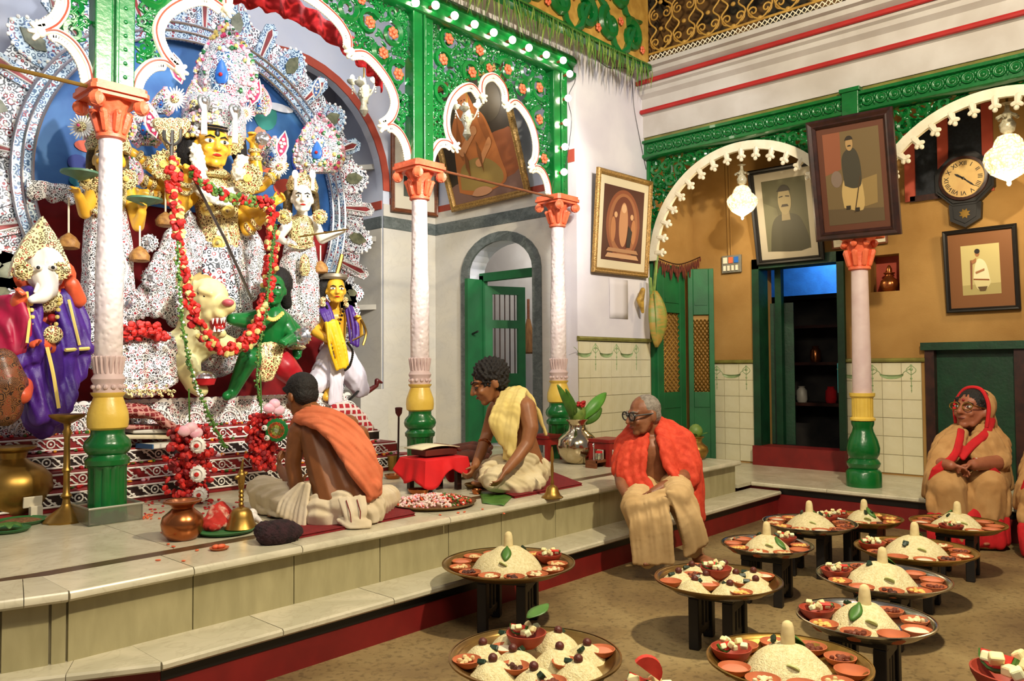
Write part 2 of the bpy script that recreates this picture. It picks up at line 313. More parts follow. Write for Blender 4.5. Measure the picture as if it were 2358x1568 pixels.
def face(par,c,f,u,s,h,brow=HAIR,lip=LIPS,moust=None,eyeo=1.0,lid=None):
    M=Matrix((s,f,u)).transposed(); c=V(c)
    for k in(-1,1):
        e=c+u*.035*h+s*k*.15*h+f*.345*h
        P('eye',G().ell(e,(.07*h*eyeo,.05*h,.034*h*eyeo),M),EYEW if lid is None else lid,par); P('iris',G().ell(e+f*.032*h,(.026*h*eyeo,.024*h,.028*h*eyeo),M,8,6) if lid is None else G().tube([e-u*.03*h+s*.07*h+f*.02*h,e-u*.038*h+f*.05*h,e-u*.03*h-s*.07*h+f*.03*h],.007,5),BLACKP,par)
        P('eyebrow',G().tube([c+u*.105*h+s*k*.055*h+f*.425*h,c+u*.145*h+s*k*.15*h+f*.385*h,c+u*.11*h+s*k*.235*h+f*.30*h],[.016*h,.02*h,.008*h],6),brow,par)
    P('lips',G().tube([c-u*.255*h+f*.385*h+s*.09*h,c-u*.25*h+f*.412*h+s*.03*h,c-u*.25*h+f*.412*h-s*.03*h,c-u*.255*h+f*.385*h-s*.09*h],[.01*h,.03*h,.03*h,.01*h],6),lip,par)
    if moust: P('moustache',G().tube([c-u*.21*h+f*.38*h+s*.13*h,c-u*.185*h+f*.44*h,c-u*.21*h+f*.38*h-s*.13*h],[.01*h,.03*h,.01*h],6),moust,par)
def hand(g,wr,d,nrm,L=.19,curl=.5,side=1,spread=.1):
    """palm, four unequal bent fingers and a thumb from the palm's side"""
    d=V(d).normalized(); nrm=V(nrm); nrm=(nrm-d*nrm.dot(d)).normalized(); s=d.cross(nrm)*side; wr=V(wr); k=L/.19
    for i in range(4): g.cap(wr+s*(.011*(i-1.5))*k,.017*k,wr+d*.085*k+s*(.019*(i-1.5))*k,.0125*k,7)
    for i,l in enumerate((.072,.082,.076,.058)):
        p=wr+d*.088*k+s*(.02*(i-1.5))*k; dd=(d+s*spread*(i-1.5)).normalized(); a=0
        for j,seg in enumerate((.45,.31,.24)):
            a+=curl*(.75 if j==0 else 1); q=p+(dd*cos(a)+nrm*sin(a))*l*seg*k; g.cap(p,(.0098-.001*j)*k,q,(.0092-.001*j)*k,7); p=q
    b=wr+d*.03*k-s*.03*k; m=b+(d*.75-s*.65+nrm*.3).normalized()*.042*k; g.cap(b,.014*k,m,.0115*k,7); g.cap(m,.0112*k,m+(d*.9-s*.15+nrm*(.3+curl*.5)).normalized()*.036*k,.009*k,7)
# ---------------------------------------------------------------- the setting
ZP=.55; ZS=.235; ZW=.30; YR=3.785; YS=3.5; YC=5.3; YW=5.25; XD=6.735; YB=7.52; XA=8.13; XB=9.2
X3,Y3,Z3=V((1,0,0)),V((0,1,0)),V((0,0,1))
S('floor',G().box((-4,-5,-.1),(9.3,3.6,0)),FLOOR)
# altar platform with its marble slabs
pl=S('platform',G().prism([(7.40,YR+.02),(1.25,YR+.02),(-3,4.93),(-3,9.2),(7.40,9.2)],(0,0,0),X3,Y3,(0,0,.505)),GROUT)
xs=[1.25]+[pY(x,1290,YR).x for x in(445,677,875,1033,1155,1280,1382,1500,1600)]+[7.40]
for a,b in zip(xs,xs[1:]): P('marble_panel',G().box((a+.003,YR,ZS-.01),(b-.003,YR+.03,.5)),MARBF,pl,False)
bd=V((-4.36,1.17,0)).normalized(); bn=V((-bd.y,bd.x,0)); bn=-bn if bn.y>0 else bn
BM=Matrix((bd,-bn,Z3)).transposed()
for a,b in((0,.06),(.065,.24),(.245,1.1),(1.105,2)): P('marble_panel',G().cbox(V((1.25,YR+.015,.365))+bd*(a+b)/2,(b-a-.006,.03,.27),BM),MARBF,pl,False)
nose=[(0,0),(-.012,.012),(-.012,.03),(0,.044),(.355,.044),(.355,0)]
xs=[1.235]+[pY(x,1290,3.73).x for x in(445,694,1035,1290,1500)]+[7.40]
for a,b in zip(xs,xs[1:]): P('edge_slab',G().prism(nose,(a+.003,3.73,.507),Y3,Z3,(b-a-.005,0,0)),MARB,pl)
for a,b in((0,.16),(.163,.75),(.753,1.8)): P('edge_slab',G().prism([(p,q) for p,q in nose],V((1.232,3.73,.5062))+bd*a,-bn,Z3,bd*(b-a)),MARB,pl)
P('dark_inlay',G().prism([(7.4,4.09),(1.2,4.09),(.2,4.36),(.2,4.46),(1.2,4.19),(7.4,4.19)],(0,0,.506),X3,Y3,(0,0,.0435)),DARKSTONE,pl,False)
P('floor_bed',G().prism([(7.39,4.0),(1.25,4.0),(-3,5.0),(-3,9),(7.39,9)],(0,0,.5),X3,Y3,(0,0,.041)),GROUT,pl,False)
tx=[-2.6,-1.7,-.8,.1,1.0,1.9,2.75,3.6,4.45,5.3,6.1,6.75,7.4]; ty=[4.2,4.9,5.55,6.2,6.9,7.5]
for i in range(len(tx)-1):
    for k in range(len(ty)-1):
        if tx[i]<1.0 and ty[k]<4.8 and i<4: continue
        if tx[i]>=6.7 and k>1: continue
        b_=min(ty[k+1],YW+.2) if tx[i]>6.7 else ty[k+1]
        P('floor_slab',G().box((tx[i]+.002,ty[k]+.002,.52),(tx[i+1]-.002,b_-.002,.5505)),MARB,pl,False)
# lower step
st=S('step',G().prism([(7.74,YS),(1.52,YS),(.55,4.02),(.55,4.05),(7.74,4.05)],(0,0,0),X3,Y3,(0,0,.195)),REDP)
sn=[(0,0),(-.01,.01),(-.01,.028),(0,.038),(.32,.038),(.32,0)]
xs=[1.52]+[pY(x,y,3.47).x for x,y in((650,1462),(905,1388),(1180,1315),(1460,1228),(1640,1170))]+[7.74]
for a,b in zip(xs,xs[1:]): P('tread_slab',G().prism(sn,(a+.003,3.47,.197),Y3,Z3,(b-a-.005,0,0)),MARB,st)
sd=V((-.97,.52,0)).normalized(); sn_=V((sd.y,-sd.x,0)); sn_=sn_ if sn_.y<0 else -sn_; SM=Matrix((sd,-sn_,Z3)).transposed()
for a,b in((0,.36),(.363,.75),(.753,1.3)): P('tread_slab',G().prism([(p,min(q,.0375)) for p,q in sn],V((1.517,3.47,.1965))+sd*a,-sn_,Z3,sd*(b-a)),MARB,st)
P('black_skirting',G().box((1.53,YS-.004,.145),(7.735,YS,.196)),BLACKP,st,False)
# right wing floor
wf=S('wing_platform',G().prism([(7.77,-4),(9.3,-4),(9.3,YW),(7.43,YW),(7.43,4.06),(7.77,4.06)],(0,0,0),X3,Y3,(0,0,.26)),REDP)
P('black_skirting',G().box((7.765,-4,.20),(7.77,3.49,.262)),BLACKP,wf,False)
ys=[-3,-1.9,-.8,.3,1.2,2.1,3.0,3.78]
for a,b in zip(ys,ys[1:]): P('edge_slab',G().prism([(-.01,.01),(-.01,.03),(0,.04),(.45,.04),(.45,0),(0,0)],(7.74,a+.003,.2605),X3,Z3,(0,b-a-.005,0)),MARB,wf)
for a,b in zip(ys,ys[1:]):
    P('floor_slab',G().box((8.195,a+.003,.265),(8.7,b-.002,.3)),MARB,wf,False); P('floor_slab',G().box((8.704,a+.003,.265),(9.2,b-.002,.3)),MARB,wf,False)
for a,b in((3.785,4.5),(4.505,5.24)): P('floor_slab',G().box((7.45,a,.265),(8.3,b,.3)),MARB,wf,False); P('floor_slab',G().box((8.304,a,.265),(9.2,b,.3)),MARB,wf,False)
# walls ------------------------------------------------------------------
ww=S('wall_center',G().box((XD,YW,.3),(XA+.02,YW+.25,5.6)),WHITE)
def tiles(par,o,ux,nrm,ncol,nrow,t=.2,sw=True,skip=None):
    me=mesh('wall_tile',G().prism([(.003,.003),(t-.003,.003),(t-.003,t-.003),(.003,t-.003)],(0,0,0),ux,Z3,V(nrm)*.012),TILE,False)
    mo=G(); cr=[(.10-.125*cos(PI*k/8),.075-.052*sin(PI*k/8)) for k in range(9)]+[(.10+.105*cos(PI*k/8),.078-.012*sin(PI*k/8)) for k in range(9)]
    mo.prism(cr,V(nrm)*.0121,ux,Z3,V(nrm)*.002)
    for d in(-1,1): mo.tube([V(ux)*(.1+d*(.115+.075*q/5))+Z3*(.08+.055*(q/5)**.6)+V(nrm)*.0135 for q in range(6)],.0035,4)
    dr=G().cap(V(ux)*.0+Z3*-.12+V(nrm)*.0125,.003,V(ux)*0+Z3*.17+V(nrm)*.0125,.005,5)
    for z,r in((.17,.012),(.13,.018),(.03,.012),(-.05,.01),(-.10,.007)): dr.ell(V(nrm)*.0125+Z3*z,(r*(.25 if nrm.x else 1.2),r*(.25 if nrm.y else 1.2),r),None,6,4)
    for k in(-1,1): dr.tube([V(ux)*k*.05*sin(PI*q/6)+Z3*(.07+.1*q/6)+V(nrm)*.0125 for q in range(7)],.004,4)
    m1=mesh('swag_print',mo,TILEG); m2=mesh('drop_print',dr,TILEG)
    P('grout_bed',G().prism([(0,0),(t*ncol,0),(t*ncol,t*nrow),(0,t*nrow)],V(o),ux,Z3,V(nrm)*.006),GROUT,par,False)
    for c in range(ncol):
        for r in range(nrow):
            if skip and skip(c,r): continue
            inst('wall_tile',me,par,V(o)+V(ux)*t*c+Z3*t*r)
        if sw and c%2==0: inst('swag_print',m1,par,V(o)+V(ux)*(t*c)+Z3*(t*(nrow-1)+.0)) if c<ncol-1 else None
        if sw and c%2==1: inst('drop_print',m2,par,V(o)+V(ux)*(t*c+t*.5)+Z3*(t*(nrow-1)))
tiles(ww,(XD+.003,YW,.58),X3,-Y3,7,6,.199)
P('tile_capping',G().prism([(0,0),(-.035,.01),(-.042,.03),(-.03,.05),(0,.055)],(XD-.01,YW,1.775),Y3,Z3,(XA-XD,0,0)),CAPOL,ww)
P('red_band',G().box((XD-.004,YW+.02,3.72),(XD,YW+.24,3.86)),BRICKRED,ww,False)
# wall over the arcade, underside of gallery
S('wall_front',G().box((-3,YC-.03,4.86),(XD+.02,YC+.2,5.9)).box((-3,5.09,5.32),(XD,YC,5.5)),WHITE)
S('ceiling',G().box((-3,5.09,5.9),(8.4,9.2,6.0)),WHITE)
# door wall x=XD with arched doorway
dy0,dy1=pX(1252,600,XD).y+.02,pX(1062,620,XD).y-.02; dw=dy1-dy0; dc=(dy0+dy1)/2; zs=2.62
fr=.13
def arch(c,h,z0,zs_,rise,n=14): return [(c-h,z0)]+[(c-h*cos(PI*k/n),zs_+rise*sin(PI*k/n)) for k in range(n+1)]+[(c+h,z0)]
ao=arch(dc,dw/2-fr,ZP,zs,.36)
wd=S('wall_right',G().prism([(YW+.25,.5),(YW+.25,5.9),(YB,5.9),(YB,.5)]+ao[::-1],(XD,0,0),Y3,Z3,(.25,0,0)),BLUEW)
lower=[(YW+.26,ZP),(YW+.26,3.17),(YB,3.17),(YB,ZP)]+ao[::-1]
P('marble_cladding',G().prism(lower,(XD-.012,0,0),Y3,Z3,(.0119,0,0)),MARBW,wd,False)
P('marble_cladding',G().box((XD-.012,YW+.26,3.315),(XD-.0001,YB-.0,3.46)),MARBW,wd,False)
P('grey_band',G().box((XD-.016,YW+.26,3.172),(XD-.0001,YB-.001,3.313)),MARBG,wd,False)
P('red_band',G().box((XD-.008,YW+.26,3.462),(XD-.0001,YB-.001,3.54)),BRICKRED,wd,False)
oo=arch(dc,dw/2,ZP,zs,.47); P('door_surround',G().prism(oo+ao[::-1],(XD-.03,0,0),Y3,Z3,(.03,0,0)),MARBG,wd,False)
d1=S('door_1',G().box((XD+.16,dc+dw/2-fr-.07,ZP),(XD+.24,dc+dw/2-fr,2.62)).box((XD+.16,dc-dw/2+fr,ZP),(XD+.24,dc-dw/2+fr+.05,2.62)).box((XD+.16,dc-dw/2+fr,2.55),(XD+.24,dc+dw/2-fr,2.65)),DOORG)
# open leaf with iron bars, swung inwards on its left jamb
hx,hy=XD+.2,dc+dw/2-fr-.05; la=math.radians(-22); lu=V((cos(la),sin(la),0)); LM=Matrix((lu,V((-lu.y,lu.x,0)),Z3)).transposed(); LW=.55
def leafbox(a,b,z0,z1,th=.045): return G().cbox(V((hx,hy,0))+lu*(a+b)/2+Z3*(z0+z1)/2,(b-a,th,z1-z0),LM)
lf=P('door_leaf',leafbox(0,.1,ZP+.02,2.5),DOORG,d1,False); g=G()
for a,b,z0,z1 in((LW-.1,LW,ZP+.02,2.5),(.1,LW-.1,2.4,2.5),(.1,LW-.1,1.98,2.08),(.1,LW-.1,1.28,1.42),(.1,LW-.1,.57,.7)): q=leafbox(a,b,z0,z1); g.add(q.v,q.f)
P('leaf_frame',g,DOORG,lf,False); P('leaf_panel',leafbox(.1,LW-.1,.7,1.28,.025),DOORG,lf,False)
for k in range(6):
    p=V((hx,hy,0))+lu*(.14+k*.068); P('iron_bar',G().tube([p+Z3*1.42,p+Z3*2.4],.008,6),DARKW,lf)
P('door_leaf',G().cbox((XD+.06,dc+dw/2-fr-.03,1.57),(.3,.05,2.0)),DOORG,d1,False); P('door_bolt',G().tube([(XD-.02,dc+dw/2-fr-.06,1.9),(XD-.02,dc+dw/2-fr-.16,1.93)],.012,6),BLACKP,d1)
S('wall_storeroom',G().box((XD+1.5,5.4,.5),(XD+1.6,8.6,4)).box((XD+.25,8.5,.5),(XD+1.6,8.6,4)).box((XD+.25,5.4,3.9),(XD+1.6,8.6,4)).box((XD+.25,5.5,.5),(XD+1.6,8.5,.55)),UPWALL)
light('POINT',(XD+.9,6.6,3.3),30,(1,.95,.85),.1,name='storeroom_bulb')
bx=P('wall_niche',G().box((XD+1.45,6.05,2.3),(XD+1.5,6.3,2.34)).box((XD+1.45,6.05,2.75),(XD+1.5,6.3,2.79)).box((XD+1.45,6.03,2.3),(XD+1.5,6.06,2.79)),BRICKRED,None,False,kind='structure')
# back wall: pier, arched recess with shelves
px0=pY(882,600,YB).x; rc=4.66; rw=px0-rc; zr=3.62
ar=[(rc-rw*cos(PI*k/20),zr+1.25*sin(PI*k/20)) for k in range(21)]
wb=S('wall_back',G().prism([(-3,.5),(-3,5.9),(XD+.2,5.9),(XD+.2,.5),(px0,.5)]+[(x,z) for x,z in ar[::-1]]+[(rc-rw,.5)],(0,YB,0),X3,Z3,(0,.12,0)).box((-3,8.5,.5),(XD+.2,8.6,5.9)).box((px0,YB+.12,.5),(px0+.1,8.5,5.9)).box((rc-rw-.1,YB+.12,.5),(rc-rw,8.5,5.9)),BLUEW)
a2=[(rc-(rw+.1)*cos(PI*k/20),zr+1.35*sin(PI*k/20)) for k in range(21)]
P('red_arch_border',G().prism(a2+ar[::-1],(0,YB-.014,0),X3,Z3,(0,.0139,0)),BRICKRED,wb,False)
P('marble_cladding',G().box((px0+.001,YB-.012,ZP),(XD-.013,YB-.0001,3.17)),MARBW,wb,False); P('marble_cladding',G().box((px0+.001,YB-.012,3.315),(XD-.013,YB-.0001,3.46)),MARBW,wb,False)
P('grey_band',G().box((px0+.001,YB-.016,3.172),(XD-.017,YB-.0001,3.313)),MARBG,wb,False); P('red_band',G().box((px0+.1,YB-.008,3.462),(XD-.009,YB-.0001,3.54)),BRICKRED,wb,False)
P('marble_cladding',G().box((px0-.012,YB+.02,ZP),(px0-.0001,8.5,3.17)),MARBW,wb,False); P('grey_band',G().box((px0-.016,YB+.02,3.172),(px0-.0001,8.5,3.313)),MARBG,wb,False); P('red_band',G().box((px0-.012,YB+.02,3.4),(px0-.0001,8.5,3.5)),BRICKRED,wb,False)
P('wall_base',G().box((px0-.4,YB-.1,ZP),(px0+.0,YB+.3,1.25)),MARBW,wb,False)
for z in(3.02,2.2,3.9): P('corner_shelf',G().prism([(px0-.002,YB+.1),(px0-.5,8.49),(px0-.002,8.49)],(0,0,z),X3,Y3,(0,0,.06)),MARBW,wb,False)
# right wing back wall (x=XB) with openings
dA,dB=pX(1750,800,XB).y,pX(1939,800,XB).y; hA,hB=pX(2143,900,XB).y,pX(2352,900,XB).y; nA,nB=pX(2004,630,XB).y,pX(2071,630,XB).y; zd=pX(1850,603,XB).z; zh=pX(2250,800,XB).z; nz0,nz1=pX(2040,671,XB).z,pX(2040,586,XB).z; zt=1.535
g=G(); W=XB+.35
for a,b,z0,z1 in((dA,YW,.3,5),(dB,dA,zd,5),(nA,dB,.3,5),(nB,nA,.3,nz0),(nB,nA,nz1,5),(hA,nB,.3,5),(hB,hA,zh,5),(-3,hB,.3,5)): g.box((XB,a,z0),(W,b,z1))
g.box((XB+.25,nB,nz0),(W,nA,nz1))
wr=S('wall_wing',g,OCHRE); P('niche_lining',G().box((XB+.2,nB,nz0),(XB+.25,nA,nz1)),BRICKRED,wr,False)
n1=int((YW-.05-dA)/.2); tiles(wr,(XB,YW-.02,.32),-Y3,-X3,n1,6)
nt=int((dB-hA-.02)/.2); tiles(wr,(XB,dB-.03,.32),-Y3,-X3,nt,6,.2)
tiles(wr,(XB,hB-.05,.32),-Y3,-X3,3,6)
for a,b in((dA+.03,YW),(hA+.03,dB-.03),(-2,hB-.03)): P('tile_capping',G().prism([(0,0),(-.03,.008),(-.036,.025),(-.026,.045),(0,.05)],(XB,a,zt-.012),X3,Z3,(0,b-a,0)),CAPOL,wr)
# dark doorway
d3=S('door_3',G().box((XB-.05,dA-.02,.52),(XB+.2,dA+.07,zd+.08)).box((XB-.05,dB-.05,.52),(XB+.2,dB+.03,zd+.08)).box((XB-.05,dB-.05,zd-.04),(XB+.2,dA+.07,zd+.08)),DKGREEN)
P('red_sill',G().box((XB-.12,dB-.05,.30),(XB+.2,dA+.06,.53)),REDP,d3,False)
P('door_leaf',G().cbox((XB+.35,dA-.12,1.4),(.04,.3,1.75),Matrix.Rotation(.25,3,'Z')),DKGREEN,d3,False); P('inner_frame',G().box((XB+.22,dA-.18,.53),(XB+.3,dA-.1,zd)),DKGREEN,d3,False)
P('blue_towel',G().grid(lambda a,b:(XB+.05+.02*sin(a*9),dB+.045+a*.035,1.18+.34*b),4,6),mat('aqua_cloth','#4aa3ad',rough=.9),d3,True,solid=.006)
BLUER=mat('blue_room_wall','#2f78b8','#2a6aa6',.8,vs=8,bump=.3,bs=40)
rm=S('wall_room',G().box((11.5,dB-1.5,.3),(11.6,dA+2,3.2)).box((W,dA+1.9,.3),(11.6,dA+2,3.2)).box((W,dB-1.5,.3),(11.6,dB-1.4,3.2)),BLUER)
S('ceiling_room',G().box((W,dB-1.5,3.2),(11.6,dA+2,3.3)),BLUER); S('floor_room',G().box((XB+.2,dB-1.5,.2),(11.6,dA+2,.3)),DARKSTONE)
light('AREA',(11.0,(dA+dB)/2+.3,3.12),14,(.5,.72,1),.4,(11.5,(dA+dB)/2+.4,2.75),name='room_tube_light')
# hatch
d4=S('door_4',G().box((XB+.06,hB+.02,.3),(XB+.12,hA-.02,zh-.02)),DKGREEN); P('hatch_frame',G().box((XB-.04,hA-.05,.31),(XB+.1,hA+.04,zh+.03)).box((XB-.04,hB-.04,.31),(XB+.1,hB+.05,zh+.03)),DARKW,d4,False); P('hatch_lintel',G().box((XB-.08,hB-.07,zh-.02),(XB+.1,hA+.07,zh+.06)),DKGREEN,d4,False)
# transom window with mesh behind the clock
tA,tB=pX(2095,300,XB).y,pX(2275,300,XB).y; tz0,tz1=pX(2150,452,XB).z,pX(2150,270,XB).z
wn=S('window_1',G().box((XB-.02,tB,tz0),(XB-.001,tA,tz1)),mat('window_dark','#14161c','#20242c',.4,vs=40)); 
for a in(tA,tA-.36*(tA-tB)-.06,tB): P('window_bar',G().box((XB-.05,a-.05,tz0-.03),(XB-.021,a+.05,tz1+.03)),BRICKRED,wn,False)
P('window_bar',G().box((XB-.05,tB,tz0-.04),(XB-.021,tA,tz0+.02)),DARKW,wn,False)
# wing end wall and double door
we=S('wall_end',G().box((XA+.02,YW,.3),(XB+.35,YW+.2,5)),OCHRE)
S('ceiling_wing',G().box((XA,-3,5.0),(XB+.35,YW+.2,5.1)),UPWALL)
# wall above the wing arches, mouldings, gallery
prof=[(8.05,4.245),(8.05,4.50),(8.0,4.52),(8.0,4.56),(8.03,4.58),(8.03,4.70),(7.97,4.74),(7.97,4.79),(7.93,4.81),(7.93,4.90),(7.86,4.93),(7.84,4.97),(7.78,4.98),(7.78,5.03),(8.25,5.03),(8.25,4.245)]
up=S('wall_upper',G().prism(prof,(0,-3,0),X3,Z3,(0,YW+3,0)),UPWALL)
for x,z in((7.975,4.54),(7.89,4.865)): P('red_moulding',G().tube([(x+.02,-3,z),(x+.02,YW-.01,z)],.028,8),REDLINE,up)
S('wall_gallery',G().box((8.5,-3,5.03),(8.6,YW,7)).box((7.83,YW-.16,5.04),(8.6,YW-.02,7)),mat('gallery_brown','#6a4a20','#2a2416',.8,vs=2,lo=.45,hi=.55))
# ---------------------------------------------------------------- columns
def flute(n,d): return lambda a,k: 1-d*(.5+.5*cos(a*n))
def column(x,y,label):
    t=T('column',label,'column',(x,y,ZP),'columns of the altar arcade'); o=(x,y,0)
    P('fluted_pedestal',G().lathe([(.118,.55),(.118,.57),(.112,.6),(.112,.88),(.118,.9)],o,48,sc=lambda a,k:1-.15*(max(0,cos(a*11))**.6) if 1<k<4 else 1),GREEN,t)
    P('green_moulding',G().lathe([(.105,.89),(.128,.905),(.132,.935),(.112,.955),(.108,.965),(.132,.99),(.14,1.02),(.132,1.05),(.1,1.085),(.098,1.11),(.1,1.125)],o,28),GREEN,t)
    P('yellow_bulb',G().lathe([(.098,1.12),(.117,1.135),(.122,1.18),(.118,1.23),(.097,1.29),(.085,1.325),(.1,1.345),(.102,1.355)],o,28),YEL,t)
    g=G().lathe([(.085,1.35),(.088,1.37),(.083,1.40),(.095,1.425),(.1,1.44),(.088,1.46),(.08,1.475),(.078,1.54),(.092,1.57),(.094,1.58),(.08,1.585)],o,28)
    for k in range(12): a=2*PI*k/12; g.ell((x+.086*cos(a),y+.086*sin(a),1.39),.017,None,7,5)
    for k in range(18): a=2*PI*k/18; g.cap((x+.078*cos(a),y+.078*sin(a),1.48),.008,(x+.088*cos(a),y+.088*sin(a),1.575),.012,5)
    P('beaded_collar',g,PINKW,t)
    P('shaft',G().lathe([(.082,1.58),(.083,2.2),(.074,2.32),(.073,2.33),(.067,2.98)],o,28),SHAFT,t)
    g=G().lathe([(.07,2.965),(.088,2.975),(.088,2.995),(.076,3.0),(.08,3.08),(.1,3.17),(.125,3.21)],o,28,sc=lambda a,k:1+(.06*cos(a*8) if k>3 else 0))
    for i in range(8): a=2*PI*i/8; g.cap((x+.08*cos(a),y+.08*sin(a),3.02),.02,(x+.108*cos(a),y+.108*sin(a),3.12),.026,6); g.ell((x+.118*cos(a),y+.118*sin(a),3.125),.02,None,7,5)
    for i in(-1,1):
        for k in(-1,1):
            for q in(-1,1): g.lathe([(.008,-.02),(.046,-.02),(.046,.02),(.02,.028),(.008,.02)],(x+i*.135,y+k*.135,3.175),12,Matrix.Rotation(PI/2,3,'X')@Matrix.Rotation(q*.6,3,'Y'))
    P('capital',g,CORAL,t); q=.178
    ab=[]; 
    for (sx,sy) in((1,1),(-1,1),(-1,-1),(1,-1)): ab+=[(q*sx,q*sy*.86),(q*sx*.86,q*sy)] if sx*sy>0 else [(q*sx*.86,q*sy),(q*sx,q*sy*.86)]
    g=G()
    for z0,z1,k in((3.21,3.235,.9),(3.235,3.262,1),(3.262,3.29,.94)): g.prism([(a*k,b*k) for a,b in ab],(x,y,z0),X3,Y3,(0,0,z1-z0))
    P('abacus',g,CORAL,t,False); return t
column(1.97,YC,'nearest altar column, green fluted foot and coral capital, before the goddess'); column(4.56,YC,'middle altar column with coral capital, behind the red draped stand'); column(6.47,YC,'farthest altar column beside the white tiled wall, behind the silver vase'); column(-.63,YC,'altar column outside the left edge of the picture')
x,y=pX(1983,800,8.17).xy; t=T('column','pinkish column on bulbous green foot standing on the wing floor under a framed photograph','column',(x,y,ZW)); o=(x,y,0)
P('green_foot',G().lathe([(.165,.30),(.165,.44),(.15,.46),(.13,.475),(.15,.50),(.158,.53),(.14,.56),(.125,.575),(.15,.62),(.155,.68),(.135,.76),(.1,.84),(.092,.88),(.105,.91),(.108,.94),(.09,.945)],o,30),GREEN,t)
P('yellow_sleeve',G().lathe([(.09,.94),(.118,.95),(.118,.97),(.1,.985),(.1,1.17),(.118,1.19),(.12,1.22),(.09,1.222)],o,40,sc=lambda a,k:1-.05*(.5+.5*cos(a*20)) if 2<k<5 else 1),YEL,t)
P('shaft',G().lathe([(.09,1.22),(.088,1.6),(.078,2.45)],o,28),PINKW,t)
g=G().lathe([(.08,2.44),(.105,2.45),(.105,2.475),(.085,2.485),(.095,2.6),(.13,2.72),(.165,2.77)],o,28,sc=lambda a,k:1+(.07*cos(a*8) if k>3 else 0))
for i in range(8):
    a=2*PI*i/8; g.cap((x+.1*cos(a),y+.1*sin(a),2.5),.025,(x+.13*cos(a),y+.13*sin(a),2.62),.03,6); g.ell((x+.15*cos(a),y+.15*sin(a),2.70),.035,None,7,5)
P('capital',g,CORAL,t); P('abacus',G().cbox((x,y,2.785),(.38,.38,.04)).cbox((x,y,2.81),(.34,.34,.04)),CORAL,t,False,bev=.01)
# ---------------------------------------------------------------- iron arcade
def cusp(px):
    """arch outline in (x,z) through the lobes measured on the arcade"""
    out=[]
    for L in px:
        q=spl([(a,0,b) for a,b in L],6); out+=[(p.x,p.z) for p in q]
    return out
def inpoly(p,poly):
    x,y=p; c=False; n=len(poly)
    for i in range(n):
        (x1,y1),(x2,y2)=poly[i],poly[i-1]
        if (y1>y)!=(y2>y) and x<(x2-x1)*(y-y1)/(y2-y1)+x1: c=not c
    return c
def pdist(p,poly):
    m=9; P0=V((p[0],p[1],0))
    for i in range(len(poly)):
        a=V((*poly[i],0)); b=V((*poly[i-1],0)); d=b-a; t=max(0,min(1,(P0-a).dot(d)/max(1e-9,d.dot(d)))); m=min(m,(P0-a-d*t).length)
    return m
def pack(poly,rmax,rmin,tries=1500,seed=1):
    r_=random.Random(seed); xs=[p[0] for p in poly]; zs=[p[1] for p in poly]; C=[]
    for it in range(tries):
        p=(r_.uniform(min(xs),max(xs)),r_.uniform(min(zs),max(zs)))
        if not inpoly(p,poly): continue
        r=min(pdist(p,poly),rmax)
        for a,b,c in C: r=min(r,math.hypot(p[0]-a,p[1]-b)-c)
        if r>=rmin and (r>rmax*.8 or it>tries*.5): C.append((p[0],p[1],r))
    return C
def scrolls(poly,y,par,seed,rmax=.125,rmin=.022,flowers=True,leaf=1):
    C=pack(poly,rmax,rmin,3200,seed); g=G(); r_=random.Random(seed)
    FM=MESHES['flower']
    for i,(a,b,r) in enumerate(C):
        d=1 if i%2 else -1; s0=r_.uniform(0,6.28); pts=[]
        for k in range(15):
            t=k/14; an=s0+d*t*7.2; rr=r*(1.0-.72*t); pts.append((a+rr*cos(an),y,b+rr*sin(an)))
        g.tube(pts,[max(.007,.034*(1-.55*k/14)*min(1,r/.085)) for k in range(15)],5)
        if leaf:
            for k in range(4):
                an=s0+1.57*k+.4; p=V((a+r*1.0*cos(an),y,b+r*1.0*sin(an))); dv=V((cos(an+d*1.2),0,sin(an+d*1.2)))
                M=Matrix((dv,Y3,dv.cross(Y3))).transposed(); g.ell(p,(max(.03,r*.42),.012,max(.012,r*.17)),M,6,4)
        if r>.06 and flowers and i%5!=4:
            k=min(1,r/.1); inst('flower',FM,par,V((a,y-.025,b)),Matrix.Rotation(s0,3,'Y')@Matrix.Scale(.55+.45*k,3))
    # joining stems keep the casting one piece
    for i,(a,b,r) in enumerate(C):
        near=sorted(C,key=lambda q:math.hypot(q[0]-a,q[1]-b))[1:4]
        for q in near: 
            m_=((a+q[0])/2+.02,y,(b+q[1])/2+.02); g.tube([(a+ (q[0]-a)*.35,y,b+(q[1]-b)*.35),m_,(q[0]-(q[0]-a)*.35,y,q[1]-(q[1]-b)*.35)],.012,5)
    return P('scrollwork',g,GREEN,par)
MESHES={}
g=G()
for k in range(6): a=2*PI*k/6; g.ell((.034*cos(a),0,.034*sin(a)),(.022,.012,.022),None,7,5)
g.lathe([(.012,0),(.02,.012),(.014,.02)],(0,0,0),8,Matrix.Rotation(PI/2,3,'X'))
MESHES['flower']=mesh('flower',g,PEACH)
